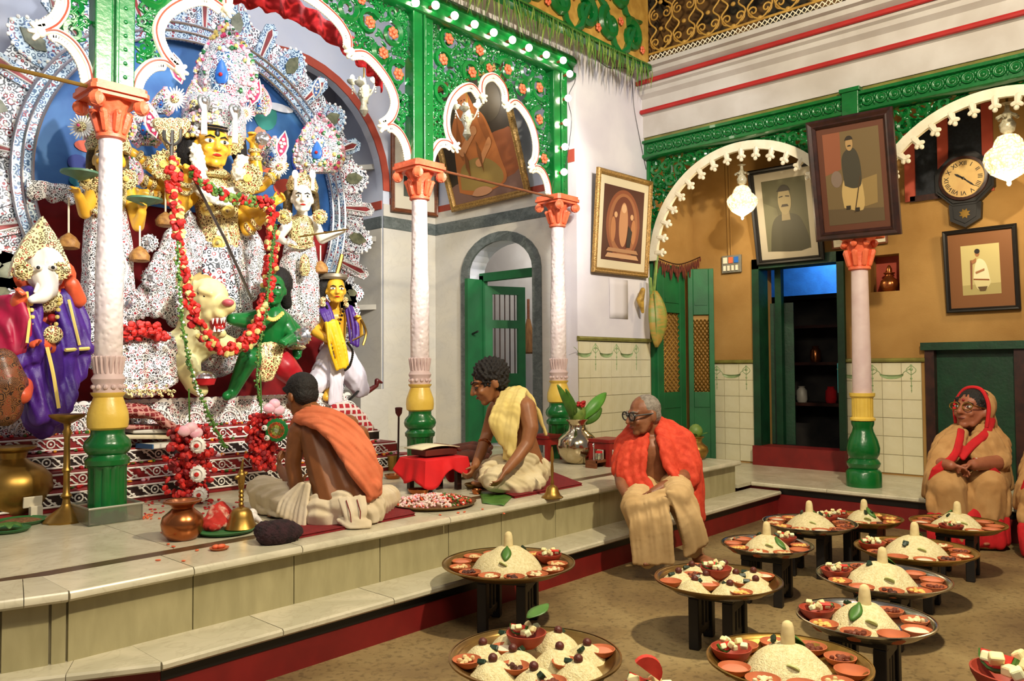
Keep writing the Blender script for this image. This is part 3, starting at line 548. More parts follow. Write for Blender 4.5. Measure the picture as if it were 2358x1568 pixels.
def arcade(label,L,x0,x1,y,z0,z1,seed,flip=None):
    t=T('arch_screen',label,'arch screen',((x0+x1)/2,y,z0)); A=cusp(L)
    if flip: A=[(flip-a,b) for a,b in A][::-1]
    mx=max(range(len(A)),key=lambda i:A[i][1]); cx=(x0+x1)/2
    left=[p for p in A if p[0]<cx]; right=[p for p in A if p[0]>=cx]
    scrolls([(x0,z0)]+left+[(cx,z1)]+[(x0,z1)],y,t,seed); scrolls([(x1,z1),(cx,z1)]+right+[(x1,z0)],y,t,seed+1)
    P('arch_rim',G().tube([(a,y-.01,b) for a,b in A],.022,8),CREAM,t); P('rim_line',G().tube([(a,y-.032,b) for a,b in A],.006,5),BRICKRED,t)
    g=G(); n=len(A); Q=resamp([(a,0,b) for a,b in A],int(n*1.1))
    for i,p in enumerate(Q[:-1]):
        d=(Q[i+1]-p).normalized(); nn=V((-d.z,0,d.x)); c=V((cx,0,z0-.1))
        if (c-p).dot(nn)<0: nn=-nn
        g.ell(V((p.x,y-.005,p.z))+nn*.035,(.022,.016,.034),Matrix((d,Y3,nn)).transposed(),6,5)
    P('scalloped_leaves',g,CREAM,t)
    for q in L[1:]:
        a,b=q[0]; a=flip-a if flip else a; g=G(); g.ell((a,y-.03,b),(.03,.03,.035)); d=V((cx-a,0,-.12)).normalized()
        for k in(-.8,0,.8): e=Matrix.Rotation(k,3,'Y')@d; g.cap((a,y-.03,b),.022,V((a,y-.03,b))+e*.06,.014,7)
        P('cusp_finial',g,CREAM,t)
    return t
big_r=[[(4.45,3.29),(4.42,3.42),(4.34,3.53),(4.24,3.57),(4.15,3.53)],[(4.15,3.53),(4.25,3.62),(4.30,3.76),(4.25,3.9),(4.12,4.03),(3.96,4.11),(3.81,4.07)],[(3.81,4.07),(3.8,4.2),(3.68,4.32),(3.45,4.41),(3.27,4.42)]]
mir=lambda L,c: [[(2*c-a,b) for a,b in s] for s in L]
bl=mir(big_r,3.27); BIG=bl[:2]+[[*bl[2][:-1],*big_r[2][::-1]]]+[s[::-1] for s in big_r[:2][::-1]]
arcade('large five lobed green iron arch screen with white rim framing the goddess',BIG,2.13,4.43,YC,3.30,4.62,3)
sm_l=[[(4.66,3.30),(4.69,3.42),(4.77,3.53),(4.87,3.56),(4.96,3.53)],[(4.96,3.53),(4.88,3.62),(4.86,3.78),(4.92,3.96),(5.05,4.1),(5.2,4.16),(5.32,4.08)],[(5.32,4.08),(5.32,4.2),(5.38,4.29),(5.5,4.34)]]
sr=mir(sm_l,5.5); SML=sm_l[:2]+[[*sm_l[2][:-1],*sr[2][::-1]]]+[s[::-1] for s in sr[:2][::-1]]
arcade('narrow green iron arch screen with peach flowers before the arched doorway',SML,4.70,6.34,YC,3.30,4.62,5)
arcade('green iron arch screen at the left edge of the picture',BIG,-.47,1.83,YC,3.30,4.62,9,flip=3.27+.67)
bm=T('arcade_beam','green moulded iron beam over the altar arches, carrying a row of bulbs','beam',(3,YC,4.63))
P('beam',G().prism([(-.09,4.62),(-.06,4.60),(.08,4.60),(.08,4.86),(-.05,4.86),(-.1,4.80),(-.1,4.76),(-.05,4.74),(-.05,4.68),(-.09,4.66)],(-.8,YC,0),Y3,Z3,(7.5,0,0)),GREEN,bm)

for x,l in((1.97,'nearest'),(4.56,'middle'),(6.47,'right end')):
    t=T('arcade_post',f'{l} green studded iron post standing on a coral capital','post',(x,YC,3.29)); P('post',G().box((x-.125,YC-.07,3.29),(x-.02,YC+.05,4.62)).box((x-.02,YC-.05,3.29),(x+.125,YC+.05,4.62)).box((x-.005,YC-.075,3.29),(x+.02,YC-.05,4.62)),GREEN,t,False,bev=.008)
    for k in range(14): P('stud',G().ell((x+.065,YC-.05,3.38+k*.09),(.014,.01,.014),None,7,5),GREEN,t)
for a,b,z,l in((4.56,6.47,3.25,'thin brown tie rod crossing before the large painting'),(-.63,1.97,3.25,'thin brass tie rod at the upper left of the picture')):
    P('tie_rod',G().tube([(a,YC-.09,z),(b,YC-.09,z)],.013,8),BROWNW if a>0 else BRASS,None,label=l,cat='rod')
ORD='first second third fourth fifth sixth seventh eighth ninth'.split()
BULB=mat('lit_bulb','#fff4dc',em=14)
for k,(px,py) in enumerate([(957,6),(1003,12),(1047,36),(1093,56),(1137,75),(1180,92),(1218,110),(1258,126),(1297,139),(1312,170),(1308,226),(1304,282),(1301,338),(1299,396)]):
    p=pY(px,py,YC-.13); t=T('bulb',(ORD[k]+' round white bulb from the left along the green beam') if k<9 else (ORD[k-9]+' round white bulb from the top down the wall corner'),'bulb',p,['bulbs along the green beam','bulbs down the wall corner'][k>8])
    P('globe',G().ell(p,.036,None,14,9),BULB,t); P('socket',G().tube([p+V((0,.03,.0)),p+V((0,.09,.0))],.016,8),BROWNW,t)
P('bulb_wire',G().tube(spl([pY(1303,139,YC-.07),pY(1325,180,YC-.05),pY(1308,226,YC-.07),pY(1316,282,YC-.05),pY(1301,396,YC-.07)]),.004,4),BLACKP,None,label='thin dark wire hanging beside the bulb string at the wall corner',cat='wire')
P('wall_wire',G().tube(spl([pY(1360,120,YW-.01),pY(1400,155,YW-.01),pY(1450,165,YW-.01),pY(1462,260,YW-.01),pY(1488,390,YW-.01)]),.004,4),BLACKP,None,label='thin grey wire running down the white wall above the gilt frame',cat='wire')
# red cloth behind the great arch
vt=[pY(x,y,5.75) for x,y in((470,-60),(560,-40),(640,-18),(720,22),(800,78),(850,125),(880,165))]; vt=spl(vt,12); NV=len(vt)-1
P('red_valance',G().grid(lambda a,b:vt[int(round(a*NV))]+V((0,.025*sin(a*70),-.17*b-(.03*abs(sin(a*40)) if b>.8 else 0))),NV,4),REDCL,None,solid=.008,label='red cloth valance hung behind the top of the great arch',cat='cloth')
# ---------------------------------------------------------------- right wing arches
def wing(cy,label,seed,hw=1.17):
    t=T('arch_screen',label,'arch screen',(XA,cy,2.76)); zs,zt=2.76,3.95
    arc=[(cy+hw*cos(PI*k/40),zs+(zt-zs)*sin(PI*k/40)) for k in range(41)]
    for half,sd in((arc[:21],seed),(arc[20:],seed+1)):
        e=cy+hw+.03 if half is not arc[20:] and half[0][0]>cy+.5 else cy-hw-.03
        poly=[(e,zs)]+(half if e>cy else half[::-1])+[(cy,4.0),(e,4.0)]
        g=G(); C=pack(poly,.07,.014,2600,sd); r_=random.Random(sd)
        for i,(a,b,r) in enumerate(C):
            s0=r_.uniform(0,6); pts=[(XA,a+r*(1-.6*k/8)*cos(s0+k*.75),b+r*(1-.6*k/8)*sin(s0+k*.75)) for k in range(9)]; g.tube(pts,max(.009,r*.36),5)
            for q in sorted(C,key=lambda q:math.hypot(q[0]-a,q[1]-b))[1:4]: g.tube([(XA,a,b),(XA,(a+q[0])/2,(b+q[1])/2),(XA,q[0],q[1])],.016,4)
        for i,(a,b,r) in enumerate(C):
            if r<.02: continue
            for k in range(4):
                an=i+1.57*k; dv=V((0,cos(an+1),sin(an+1))); g.ell((XA-.005,a+r*.95*cos(an),b+r*.95*sin(an)),(r*.5,.012,r*.24),Matrix((dv,X3,dv.cross(X3))).transposed(),6,4)
        g.tube([(XA,e,zs),(XA,e,4.0)],.03,6); P('scrollwork',g,GREEN,t)
    P('arch_rim',G().prism([(cy+(hw+.02)*cos(PI*k/40),zs+(zt-zs+.02)*sin(PI*k/40)) for k in range(41)]+[(cy+(hw-.075)*cos(PI*k/40),zs+(zt-zs-.075)*sin(PI*k/40)) for k in range(40,-1,-1)],(XA-.03,0,0),Y3,Z3,(.05,0,0)),CREAM,t,False)
    for k in range(19):
        a=PI*(k+.5)/19; n_=V((0,cos(a),sin(a))); p=V((XA-.005,cy+(hw-.07)*cos(a),zs+(zt-zs-.07)*sin(a))); q=V((0,-sin(a),cos(a)))
        g=G().cap(p,.036,p-n_*.06,.026,7)
        for s_ in(-1,1): g.cap(p-n_*.055,.024,p-n_*.075+q*s_*.034,.02,6)
        g.ell(p-n_*.105,.024,None,7,5); P('pendant_leaf',g,CREAM,t)
CY1=(YW+2.80)/2; CY2=2.80-1.22
wing(CY1,'green pierced arch screen with white scalloped rim on the wing, beside the white wall',21); wing(CY2,'green pierced arch screen with white scalloped rim at the right edge, before the clock',31)
fz=T('frieze','green cast iron frieze of rosettes over the wing arches','frieze',(XA,2,3.98))
P('frieze_beam',G().prism([(-.08,3.98),(-.11,4.0),(-.11,4.03),(-.07,4.045),(-.07,4.16),(-.11,4.17),(-.11,4.2),(.05,4.2),(.05,3.98)],(XA,-3,0),X3,Z3,(0,YW+3,0)),GREEN,fz)
rs=G().lathe([(.05,0),(.058,.012),(.044,.016),(.04,.006),(.022,.006),(.02,.018),(.006,.022)],(0,0,0),14,Matrix.Rotation(-PI/2,3,'Y'),sc=lambda a,k:1+(.12*cos(6*a) if k in(3,4) else 0)); rm_=mesh('rosette',rs,GREEN)
lf_=mesh('frieze_leaf',G().ell((-.008,0,.03),(.012,.012,.03),None,6,4).ell((-.008,0,-.03),(.012,.012,.03),None,6,4),GREEN)
for k in range(46):
    yy=YW-.1-k*.125
    if yy<-.6: break
    inst('rosette',rm_,fz,(XA-.068,yy,4.102)); inst('frieze_leaf',lf_,fz,(XA-.068,yy-.0625,4.102))
P('frieze_block',G().box((XA-.14,2.72,3.96),(XA,2.88,4.23)).box((XA-.16,2.70,4.2),(XA-.062,2.9,4.24)),GREEN,fz,False,bev=.006)
S('trim_1',G().box((XA-.06,-3,4.2),(XA+.1,YW,4.244)),CAPOL)
# ---------------------------------------------------------------- gallery lattice and green relief
BR2=mat('lattice_ochre','#c29a48','#a57c34',.55,vs=8,bump=.2,bs=60)
lt=T('lattice_railing','ochre iron lattice railing of the upper gallery','railing',(7.8,3,5.03)); un=G()
def sp(cy,cz,r,d,s0,n=16,turn=8.): return [(0,cy+r*(1-.8*k/(n-1))*cos(s0+d*turn*k/(n-1)),cz+r*(1-.8*k/(n-1))*sin(s0+d*turn*k/(n-1))) for k in range(n)]
for d in(-1,1):
    un.tube(sp(d*.075,.12,.065,d,-PI/2),.0105,5); un.tube(sp(d*.075,.44,.065,-d,PI/2),.0105,5); un.tube(sp(d*.08,.70,.06,d,-PI/2),.0105,5)
    un.tube(spl([(0,0,.02),(0,d*.075,.06),(0,d*.14,.17),(0,d*.06,.27),(0,d*.14,.37),(0,d*.15,.5),(0,d*.05,.6),(0,d*.14,.72),(0,d*.1,.85)],4),.011,5)
for z in(.03,.27,.58,.83): un.ell((0,0,z),(.018,.03,.025),None,7,5)
um=mesh('lattice_unit',un,BR2); yy=4.83
while yy>-.3:
    if not 2.45<yy<2.75: inst('lattice_unit',um,lt,(7.8,yy,5.11))
    yy-=.3
g=G().tube([(7.8,4.99,5.12),(7.8,-1,5.12)],.014,6).tube([(7.8,4.99,5.95),(7.8,-1,5.95)],.02,6)
P('rail',g,BR2,lt)
dm=mesh('diamond_link',G().tube([(0,.028,0),(0,0,.032),(0,-.028,0),(0,0,-.032)],.0085,4,closed=True),CREAM)
for k in range(96): inst('diamond_link',dm,lt,(7.8,4.96-k*.06,5.07))
S('trim_2',G().lathe([(.13,5.02),(.13,5.08),(.12,5.14),(.08,5.2),(.02,5.22)],(7.86,2.6,0),20).box((7.8,2.53,5.0),(7.95,2.67,6.2)),CREAM,True)
gb=T('gallery_front','ochre gallery front with green relief scrolls above the mango leaf garland','balcony',(5.5,5.0,4.95)); P('panel',G().box((2.5,5.0,4.95),(7.8,5.08,6.0)),BR2,gb,False); P('green_base',G().box((2.5,4.96,4.92),(7.8,5.06,4.985)),GREEN,gb,False)
for k in range(22):
    cx=7.42-(k%11)*.42-.2*(k//11); d=1 if k%2 else -1; zz=5.22+.42*(k//11)
    P('green_scroll',G().tube([(cx+.17*(1-.78*q/17)*cos(d*q*.5+2),4.985,zz+.17*(1-.78*q/17)*sin(d*q*.5+2)) for q in range(18)],[.055*(1-.7*q/17)+.008 for q in range(18)],7).tube([(cx-.2,4.99,zz+.25*d),(cx-.1,4.98,zz+.19*d),(cx+.1,4.99,zz-.19*d),(cx+.22,4.99,zz-.23*d)],[.02,.045,.045,.02],6),GREEN,gb)
    g=G(); 
    for q in range(5): a=q*1.257; g.ell((cx+.21+.028*cos(a),4.97,zz+.1*d+.028*sin(a)),(.022,.014,.022),None,6,4)
    P('pink_flower',g,PEACH,gb)
gl=T('leaf_garland','garland of drooping mango leaves along the base of the gallery','garland',(5.5,4.93,4.9)); P('string',G().tube(spl([(2.5,4.94,4.97),(4.5,4.93,4.93),(5.6,4.93,4.96),(6.7,4.93,4.93),(7.75,4.94,4.97)]),.008,5),LEAF,gl)
for k in range(210):
    xx=3.4+4.35*k/210+U3(-.01,.01); L=U3(.18,.38); a=U3(-.35,.35); b=U3(-.2,.2); top=V((xx,4.925+U3(-.02,.02),4.955)); e=V((sin(a)*L,-abs(b)*L*.3,-cos(a)*L)); s_=V((1,0,0)).lerp(V((0,1,0)),U3(0,.5))*U3(.016,.03)
    m_=top+e*.45+V((0,-.01,0)); P('leaf',G().add([top,m_+s_,top+e,m_-s_,m_+V((0,-.008,0))],[(0,1,4),(1,2,4),(2,3,4),(3,0,4)]),PALE if k%3 else LEAF,gl,False)
# ---------------------------------------------------------------- framed pictures
def EL(cx,cy,rx,ry,n=14,a0=0,a1=2*PI): return [(cx+rx*cos(a0+(a1-a0)*k/n),cy+ry*sin(a0+(a1-a0)*k/n)) for k in range(n+(a1-a0<6))]
PC={}
def pic(c):
    if c not in PC: PC[c]=mat('print_'+c[1:],c,rough=.6)
    return PC[c]
def picture(name,label,bl,br,plane,hpx,tilt,fw,fm,art,board=None,bw=.0,depth=.045,off=.012,cat='picture'):
    B0,B1=(pX if plane[0]=='X' else pY)(*bl,plane[1]),(pX if plane[0]=='X' else pY)(*br,plane[1])
    n=V((-1,0,0)) if plane[0]=='X' else V((0,-1,0)); a=math.radians(tilt); h=hpx*dep(B0)/FPX; ux=(B1-B0); w=ux.length; ux.normalize()
    up=(Z3*cos(a)+n*sin(a)); up=(up-ux*up.dot(ux)).normalized(); nn=up.cross(ux); nn=nn if nn.dot(n)>0 else -nn; o=B0+nn*off
    t=T(name,label,cat,B0+ux*w/2); f=G(); q=[(0,0),(w,0),(w,h),(0,h)]; i_=[(fw,fw),(w-fw,fw),(w-fw,h-fw),(fw,h-fw)]
    prof=[(0,0),(0,.7),(.25,1),(.6,.8),(.75,.9),(1,.55),(1,0)]; m=len(prof); vs=[]
    for c in range(4):
        for u,v in prof: vs.append(o+ux*lerp(q[c][0],i_[c][0],u)+up*lerp(q[c][1],i_[c][1],u)+nn*depth*v)
    f.add(vs,[(c*m+k,((c+1)%4)*m+k,((c+1)%4)*m+k+1,c*m+k+1) for c in range(4) for k in range(m-1)]); P('frame',f,fm,t,False)
    P('backing',G().prism([(fw*.5,fw*.5),(w-fw*.5,fw*.5),(w-fw*.5,h-fw*.5),(fw*.5,h-fw*.5)],o,ux,up,nn*.01),DARKW,t,False)
    z=.0105
    if board: P('mount_board',G().prism([(fw,fw),(w-fw,fw),(w-fw,h-fw),(fw,h-fw)],o+nn*z,ux,up,nn*.004),pic(board),t,False); z+=.0045
    x0=fw+bw; y0=fw+bw*1.1; W_=w-2*x0; H_=h-2*y0
    for k,(poly,c) in enumerate(art):
        if len(poly)>5: q=spl([(a_,b_,0) for a_,b_ in poly]+[(*poly[0],0)],4); poly=[(p_.x,p_.y) for p_ in q[:-1]]
        P('print',G().prism([(x0+a_*W_,y0+b_*H_) for a_,b_ in poly],o+nn*(z+k*.0006),ux,up,nn*.0006),pic(c),t,False)
    return t
SQ=[(0,0),(1,0),(1,1),(0,1)]
art1=[(SQ,'#33291a'),([(0,0),(1,0),(1,.24),(.75,.27),(.4,.2),(0,.16)],'#7a5a4c'),([(.62,.12),(.99,.18),(.99,.5),(.9,.53),(.66,.5),(.58,.3)],'#8a4c26'),(EL(.26,.78,.24,.2),'#40361f'),(EL(.75,.8,.2,.18),'#3c3220'),
 ([(.1,.1),(.13,.3),(.17,.5),(.2,.66),(.3,.78),(.36,.9),(.45,.97),(.53,.9),(.58,.78),(.68,.68),(.74,.5),(.78,.3),(.8,.12),(.6,.06),(.3,.05)],'#b06830'),
 ([(.14,.12),(.2,.3),(.4,.36),(.62,.32),(.76,.2),(.72,.1),(.45,.07)],'#957a3c'),([(.2,.5),(.3,.72),(.36,.86),(.3,.7),(.3,.5),(.26,.36)],'#8f5222'),([(.56,.82),(.66,.68),(.72,.46),(.66,.4),(.6,.6)],'#985826'),
 (EL(.445,.85,.062,.085),'#b97442'),([(.37,.86),(.4,.95),(.46,.97),(.52,.93),(.52,.87),(.46,.93)],'#c07830'),([(.415,.855),(.435,.86),(.435,.868),(.415,.866)],'#4a2a18'),([(.46,.86),(.48,.855),(.48,.866),(.46,.868)],'#4a2a18'),([(.44,.84),(.455,.81),(.435,.81)],'#a0602f'),([(.425,.79),(.465,.79),(.445,.78)],'#7c3c22'),
 ([(.22,.44),(.3,.5),(.44,.58),(.5,.6),(.5,.55),(.4,.48),(.28,.4)],'#c48450'),([(.46,.33),(.56,.4),(.68,.5),(.7,.44),(.6,.36),(.5,.28)],'#c48450'),(EL(.5,.59,.045,.04),'#cc8e58'),(EL(.48,.31,.05,.035),'#cc8e58'),
 ([(.3,.44),(.34,.36),(.32,.2),(.28,.3)],'#7c4a20'),([(.5,.5),(.54,.4),(.52,.22),(.49,.36)],'#7c4a20'),([(.28,.05),(.36,.1),(.5,.1),(.58,.06),(.5,.03),(.36,.03)],'#b8845e')]
picture('painting','large gilt framed painting of an orange robed seated figure behind the narrow arch',(1047,488),(1226,446),('X',XD-.02),275,17,.075,GOLD,art1,depth=.06)
art2=[(SQ,'#1e221f'),([(0,0),(1,0),(1,.35),(.5,.5),(0,.3)],'#4a4f46'),(EL(.5,.55,.2,.25),'#6c6c5c')]
picture('picture','brown framed dark picture half hidden behind the middle column',(898,487),(1004,500),('Y',YB-.02),182,3,.05,BROWNW,art2,'#cfc8b4',.14)
art3=[(SQ,'#4c2212'),(EL(.5,.5,.42,.47),'#8a4a2a'),(EL(.5,.5,.36,.42),'#a0643c'),(EL(.5,.52,.28,.36),'#6c3018'),(EL(.5,.5,.11,.3),'#c48a5c'),(EL(.5,.72,.06,.06),'#dcae80'),(EL(.25,.42,.06,.17),'#b87848'),(EL(.75,.42,.06,.17),'#b87848'),(EL(.3,.62,.04,.04),'#d8a878'),(EL(.7,.62,.04,.04),'#d8a878'),([(.08,.04),(.92,.04),(.86,.1),(.14,.1)],'#c89a70'),([(.1,.12),(.9,.12),(.85,.17),(.15,.17)],'#b08058'),([(.58,.2),(.68,.2),(.72,.42),(.62,.5),(.6,.35)],'#20120c')]
picture('picture','gilt framed sepia altar print on the white wall between the column and the wing',(1359,626),(1485,640),('Y',YW-.01),240,5,.06,GOLD,art3,'#d8cba8',.085)
art4=[(SQ,'#4e4c34'),([(0,0),(.45,0),(.3,.6),(0,.7)],'#5c5a42'),([(.08,0),(.95,0),(.86,.38),(.68,.5),(.34,.5),(.16,.36)],'#3c3a2a'),([(.4,.42),(.6,.42),(.58,.6),(.42,.6)],'#86795a'),(EL(.5,.7,.15,.2),'#8f8260'),(EL(.5,.80,.15,.115,10,.25,PI-.25),'#2a261c'),([(.41,.61),(.59,.61),(.56,.645),(.44,.645)],'#33291c'),([(.38,.74),(.47,.75),(.47,.765),(.38,.755)],'#2a261c'),([(.53,.75),(.62,.74),(.62,.755),(.53,.765)],'#2a261c')]
picture('picture','black framed portrait of a moustached man with pale mount above the dark doorway',(1748,611),(1902,597),('X',XB-.02),215,12,.06,BLACKW,art4,'#a59c88',.085,.07)
art5=[(SQ,'#6d5a38'),([(0,.55),(.3,.6),(.32,1),(0,1)],'#8a5034'),([(0,0),(1,0),(1,.14),(0,.18)],'#5a4a30'),([(.6,.16),(.9,.2),(.92,.5),(.62,.46)],'#8c7444'),(EL(.2,.5,.1,.09),'#7c6a5c'),([(.3,.18),(.64,.14),(.66,.4),(.58,.5),(.36,.5),(.28,.36)],'#b89c62'),([(.34,.42),(.32,.7),(.42,.8),(.56,.8),(.64,.66),(.64,.42),(.5,.38)],'#3e3a2c'),(EL(.475,.86,.065,.075),'#a88858'),(EL(.475,.9,.07,.045,10,0,PI),'#2c2418'),([(.44,.83),(.51,.83),(.5,.845),(.45,.845)],'#2c2418'),([(.62,.5),(.64,.5),(.5,.12),(.48,.12)],'#4a3820'),([(.34,.16),(.42,.16),(.42,.2),(.34,.2)],'#2c2418'),([(.5,.13),(.58,.13),(.58,.17),(.5,.17)],'#2c2418')]
picture('picture','large dark framed photograph of a standing man, tilted over the pinkish wing column',(1884,556),(2079,538),('X',XA-.12),268,13,.085,DARKW,art5,'#5e3420',.055,.06)
picture('picture','small pale framed picture partly hidden behind the coral capital of the wing column',(1918,575),(2046,560),('X',XB-.01),38,6,.022,BROWNW,[(SQ,'#c8c0a8'),(EL(.5,.5,.2,.3),'#8c8068')],'#d8d0b8',.03,.02)
art7=[(SQ,'#c2b478'),([(0,0),(1,0),(1,.22),(0,.2)],'#a89a60'),([(.3,.3),(.34,.52),(.4,.68),(.5,.72),(.64,.62),(.72,.34),(.68,.28)],'#e2dab0'),(EL(.43,.83,.06,.07),'#a06c40'),(EL(.43,.87,.07,.05),'#1e1812'),([(.3,.32),(.7,.3),(.74,.22),(.6,.1),(.42,.1),(.34,.2)],'#cfc48e'),([(.3,.33),(.71,.3),(.71,.27),(.3,.3)],'#8a5428'),([(.4,.16),(.66,.16),(.6,.07),(.46,.07)],'#5a4420'),([(.22,.12),(.26,.12),(.3,.7),(.24,.7)],'#7c4a2a'),([(.36,.46),(.6,.52),(.6,.48),(.38,.42)],'#a06c40'),([(.26,.68),(.4,.74),(.4,.66),(.3,.62)],'#a06c40')]
picture('picture','black framed tinted picture of a seated woman on a wide brown mount, right wall',(2182,721),(2353,712),('X',XB-.01),187,5,.045,BLACKW,art7,'#7a4c22',.115)
# ---------------------------------------------------------------- wall clock
def text(par,name,s,size,c,ux,up,nn,m,rot=0):
    cu=D.curves.new('t','FONT'); cu.body=s; cu.size=size; cu.extrude=.0015; cu.align_x='CENTER'; cu.align_y='CENTER'; o=D.objects.new('t',cu); TMP.collection.objects.link(o)
    TMP.view_layers[0].update(); dg=TMP.view_layers[0].depsgraph; me=D.meshes.new_from_object(o.evaluated_get(dg)); D.objects.remove(o)
    M=Matrix((ux,up,nn)).transposed()@Matrix.Rotation(rot,3,'Z'); off=OFF[par]
    for v in me.vertices: v.co=V(c)+M@v.co-off
    me.materials.clear(); me.materials.append(m); return link(name,me,par,off)
c=pX(2222,413,XB-.06); t=T('wall_clock','black octagonal pendulum clock with roman numerals on the ochre wall','clock',c)
ux,up,nn=V((0,-1,0)),Z3,V((-1,0,0)); oc=lambda r:[(r*cos(PI*k/4+PI/8),r*sin(PI*k/4+PI/8)) for k in range(8)]
P('case',G().prism(oc(.29),c+nn*-.05,ux,up,nn*.09).prism(oc(.265),c+nn*.04,ux,up,nn*.02),BLACKW,t,False)
P('dial_ring',G().lathe([(.195,.0),(.23,.0),(.225,.03),(.2,.035),(.195,.02)],c+nn*.06,32,Matrix((ux,up,nn)).transposed(),cap=False),DARKW,t)
P('dial',G().lathe([(.2,.0),(.2,.012),(0.001,.012)],c+nn*.06,32,Matrix((ux,up,nn)).transposed(),cap=False),mat('aged_dial','#c8a868','#b8945a',.5,vs=6),t,False)
for k,s in enumerate('XII I II III IIII V VI VII VIII IX X XI'.split()):
    a=PI/2-k*PI/6; text(t,'numeral',s,.062,c+(ux*cos(a)+up*sin(a))*.152+nn*.074,ux,up,nn,BLACKP,a-PI/2)
for k in range(60):
    if k%5==0: continue
for ang,L,wd_,nm in((math.radians(145),.095,.011,'hour_hand'),(math.radians(-42),.145,.008,'minute_hand')):
    d=ux*cos(ang)+up*sin(ang); s=ux*-sin(ang)+up*cos(ang); P(nm,G().add([c+nn*.078-d*.03+s*wd_*.4,c+nn*.078+d*L*.7+s*wd_,c+nn*.078+d*L,c+nn*.078+d*L*.7-s*wd_,c+nn*.078-d*.03-s*wd_*.4],[(0,1,2,3,4)]),BLACKP,t,False,solid=.003)
P('hand_boss',G().ell(c+nn*.078,(.006,.014,.014)),BLACKP,t)
P('pendulum_box',G().prism([(-.15,-.25),(.15,-.25),(.14,-.42),(0,-.5),(-.14,-.42)],c+nn*-.05,ux,up,nn*.08).prism([(-.11,-.28),(.11,-.28),(.1,-.4),(0,-.46),(-.1,-.4)],c+nn*.03,ux,up,nn*.012),BLACKW,t,False)
P('star_ornament',G().prism([(.055*(1 if k%2 else .6)*cos(k*PI/8),-.36+.055*(1 if k%2 else .6)*sin(k*PI/8)) for k in range(16)],c+nn*.042,ux,up,nn*.006),BRASS,t,False)
# ---------------------------------------------------------------- lamps
def globe_mat(e):
    m,n,l,b=_new('lit_cut_glass'); co=_co(n,l); v=n.new('ShaderNodeTexVoronoi'); v.inputs['Scale'].default_value=42; l.new(co,v.inputs['Vector'])
    e_=_ramp(n,l,v.outputs['Distance'],[(.2,'#fff6df'),(.62,'#b08c4c')]); l.new(e_,b.inputs['Emission Color']); b.inputs['Emission Strength'].default_value=e; b.inputs['Base Color'].default_value=srgb('#fff4d8'); b.inputs['Roughness'].default_value=.15; _bump(n,l,b,v.outputs['Distance'],1,.01); return m
GLOBE=globe_mat(.95); GL2=mat('cut_glass','#cfc9b0','#a8a184',.12,vs=30,bump=.6,bs=60,coat=1)
def globe_lamp(px,py,X,R_,label,top):
    p=pX(px,py,X); t=T('hanging_lamp',label,'lamp',p); r=R_
    P('cut_glass_globe',G().lathe([(.02,-1.12*r),(.1*r,-1.1*r),(.35*r,-.95*r),(.7*r,-.72*r),(.93*r,-.35*r),(1.0*r,-.02*r),(.93*r,.22*r),(.74*r,.42*r),(.62*r,.5*r),(.55*r,.75*r),(.4*r,.98*r),(.2*r,1.05*r),(.03,1.06*r)],p,36,sc=lambda a,k:1+.05*cos(a*12)),GLOBE,t)
    P('glass_drops',G().ell(p+Z3*(-1.2*r),(.1*r,.1*r,.14*r)),GLOBE,t)
    P('glass_stem',G().lathe([(.1*r,1.05*r),(.3*r,1.2*r),(.36*r,1.5*r),(.2*r,1.8*r),(.28*r,2.0*r),(.12*r,2.15*r),(.1*r,2.4*r),(.3*r,2.5*r),(.1*r,2.6*r)],p,16),GL2,t)
    for k in range(6): a=k*PI/3; P('glass_petal',G().cap(p+V((cos(a),sin(a),0))*.1*r+Z3*2.05*r,.05*r,p+V((cos(a),sin(a),0))*.42*r+Z3*1.85*r,.09*r,6),GL2,t)
    P('suspension_rod',G().tube([p+Z3*2.5*r,V((p.x,p.y,top))],.012,6),BRASS,t)
    light('POINT',p+V((-.0,-.0,-1.6*r)),16,(1,.8,.5),.1,name='globe_light')
globe_lamp(1709,462,8.45,.165,'lit cut glass globe lamp under the scalloped arch next to the black framed portrait',5)
globe_lamp(2322,362,8.45,.2,'lit cut glass globe lamp at the right edge of the picture beside the clock',5)
GLW=mat('lamp_glow','#fff6e4',em=12)
for px,py,Y,lb in((838,205,6.9,'glass chandelier with two lit lamps beside the silver backdrop'),(1075,262,6.3,'small glass chandelier in front of the large orange robed painting')):
    p=pY(px,py,Y); t=T('chandelier',lb,'chandelier',p); P('chain',G().tube([p+Z3*.05,V((p.x,p.y,5.3))],.008,5),BRASS,t)
    P('glass_body',G().lathe([(.01,-.3),(.05,-.24),(.03,-.16),(.07,-.06),(.03,.05),(.015,.12)],p,14),GL2,t)
    for k in range(4):
        a=k*PI/2+.6; q=p+V((cos(a)*.13,sin(a)*.13,-.02+.07*(k%2))); P('glass_arm',G().tube(spl([p+Z3*-.1,p.lerp(q,.6)+Z3*-.09,q],5),.008,5),GL2,t); P('glass_cup',G().lathe([(.015,0),(.055,.03),(.06,.05),(.05,.052),(.012,.012)],q,12,cap=False),GL2,t)
        P('lit_candle_bulb',G().ell(q+Z3*.075,(.024,.024,.04)),GLW if k in(1,3) else GL2,t)
        for z in range(3): P('glass_drop',G().ell(q+Z3*(-.03-.03*z),(.009,.009,.014),None,6,4),GL2,t)
    light('POINT',p+V((0,-.15,.1)),7,(1,.95,.85),.08,name='chandelier_light')
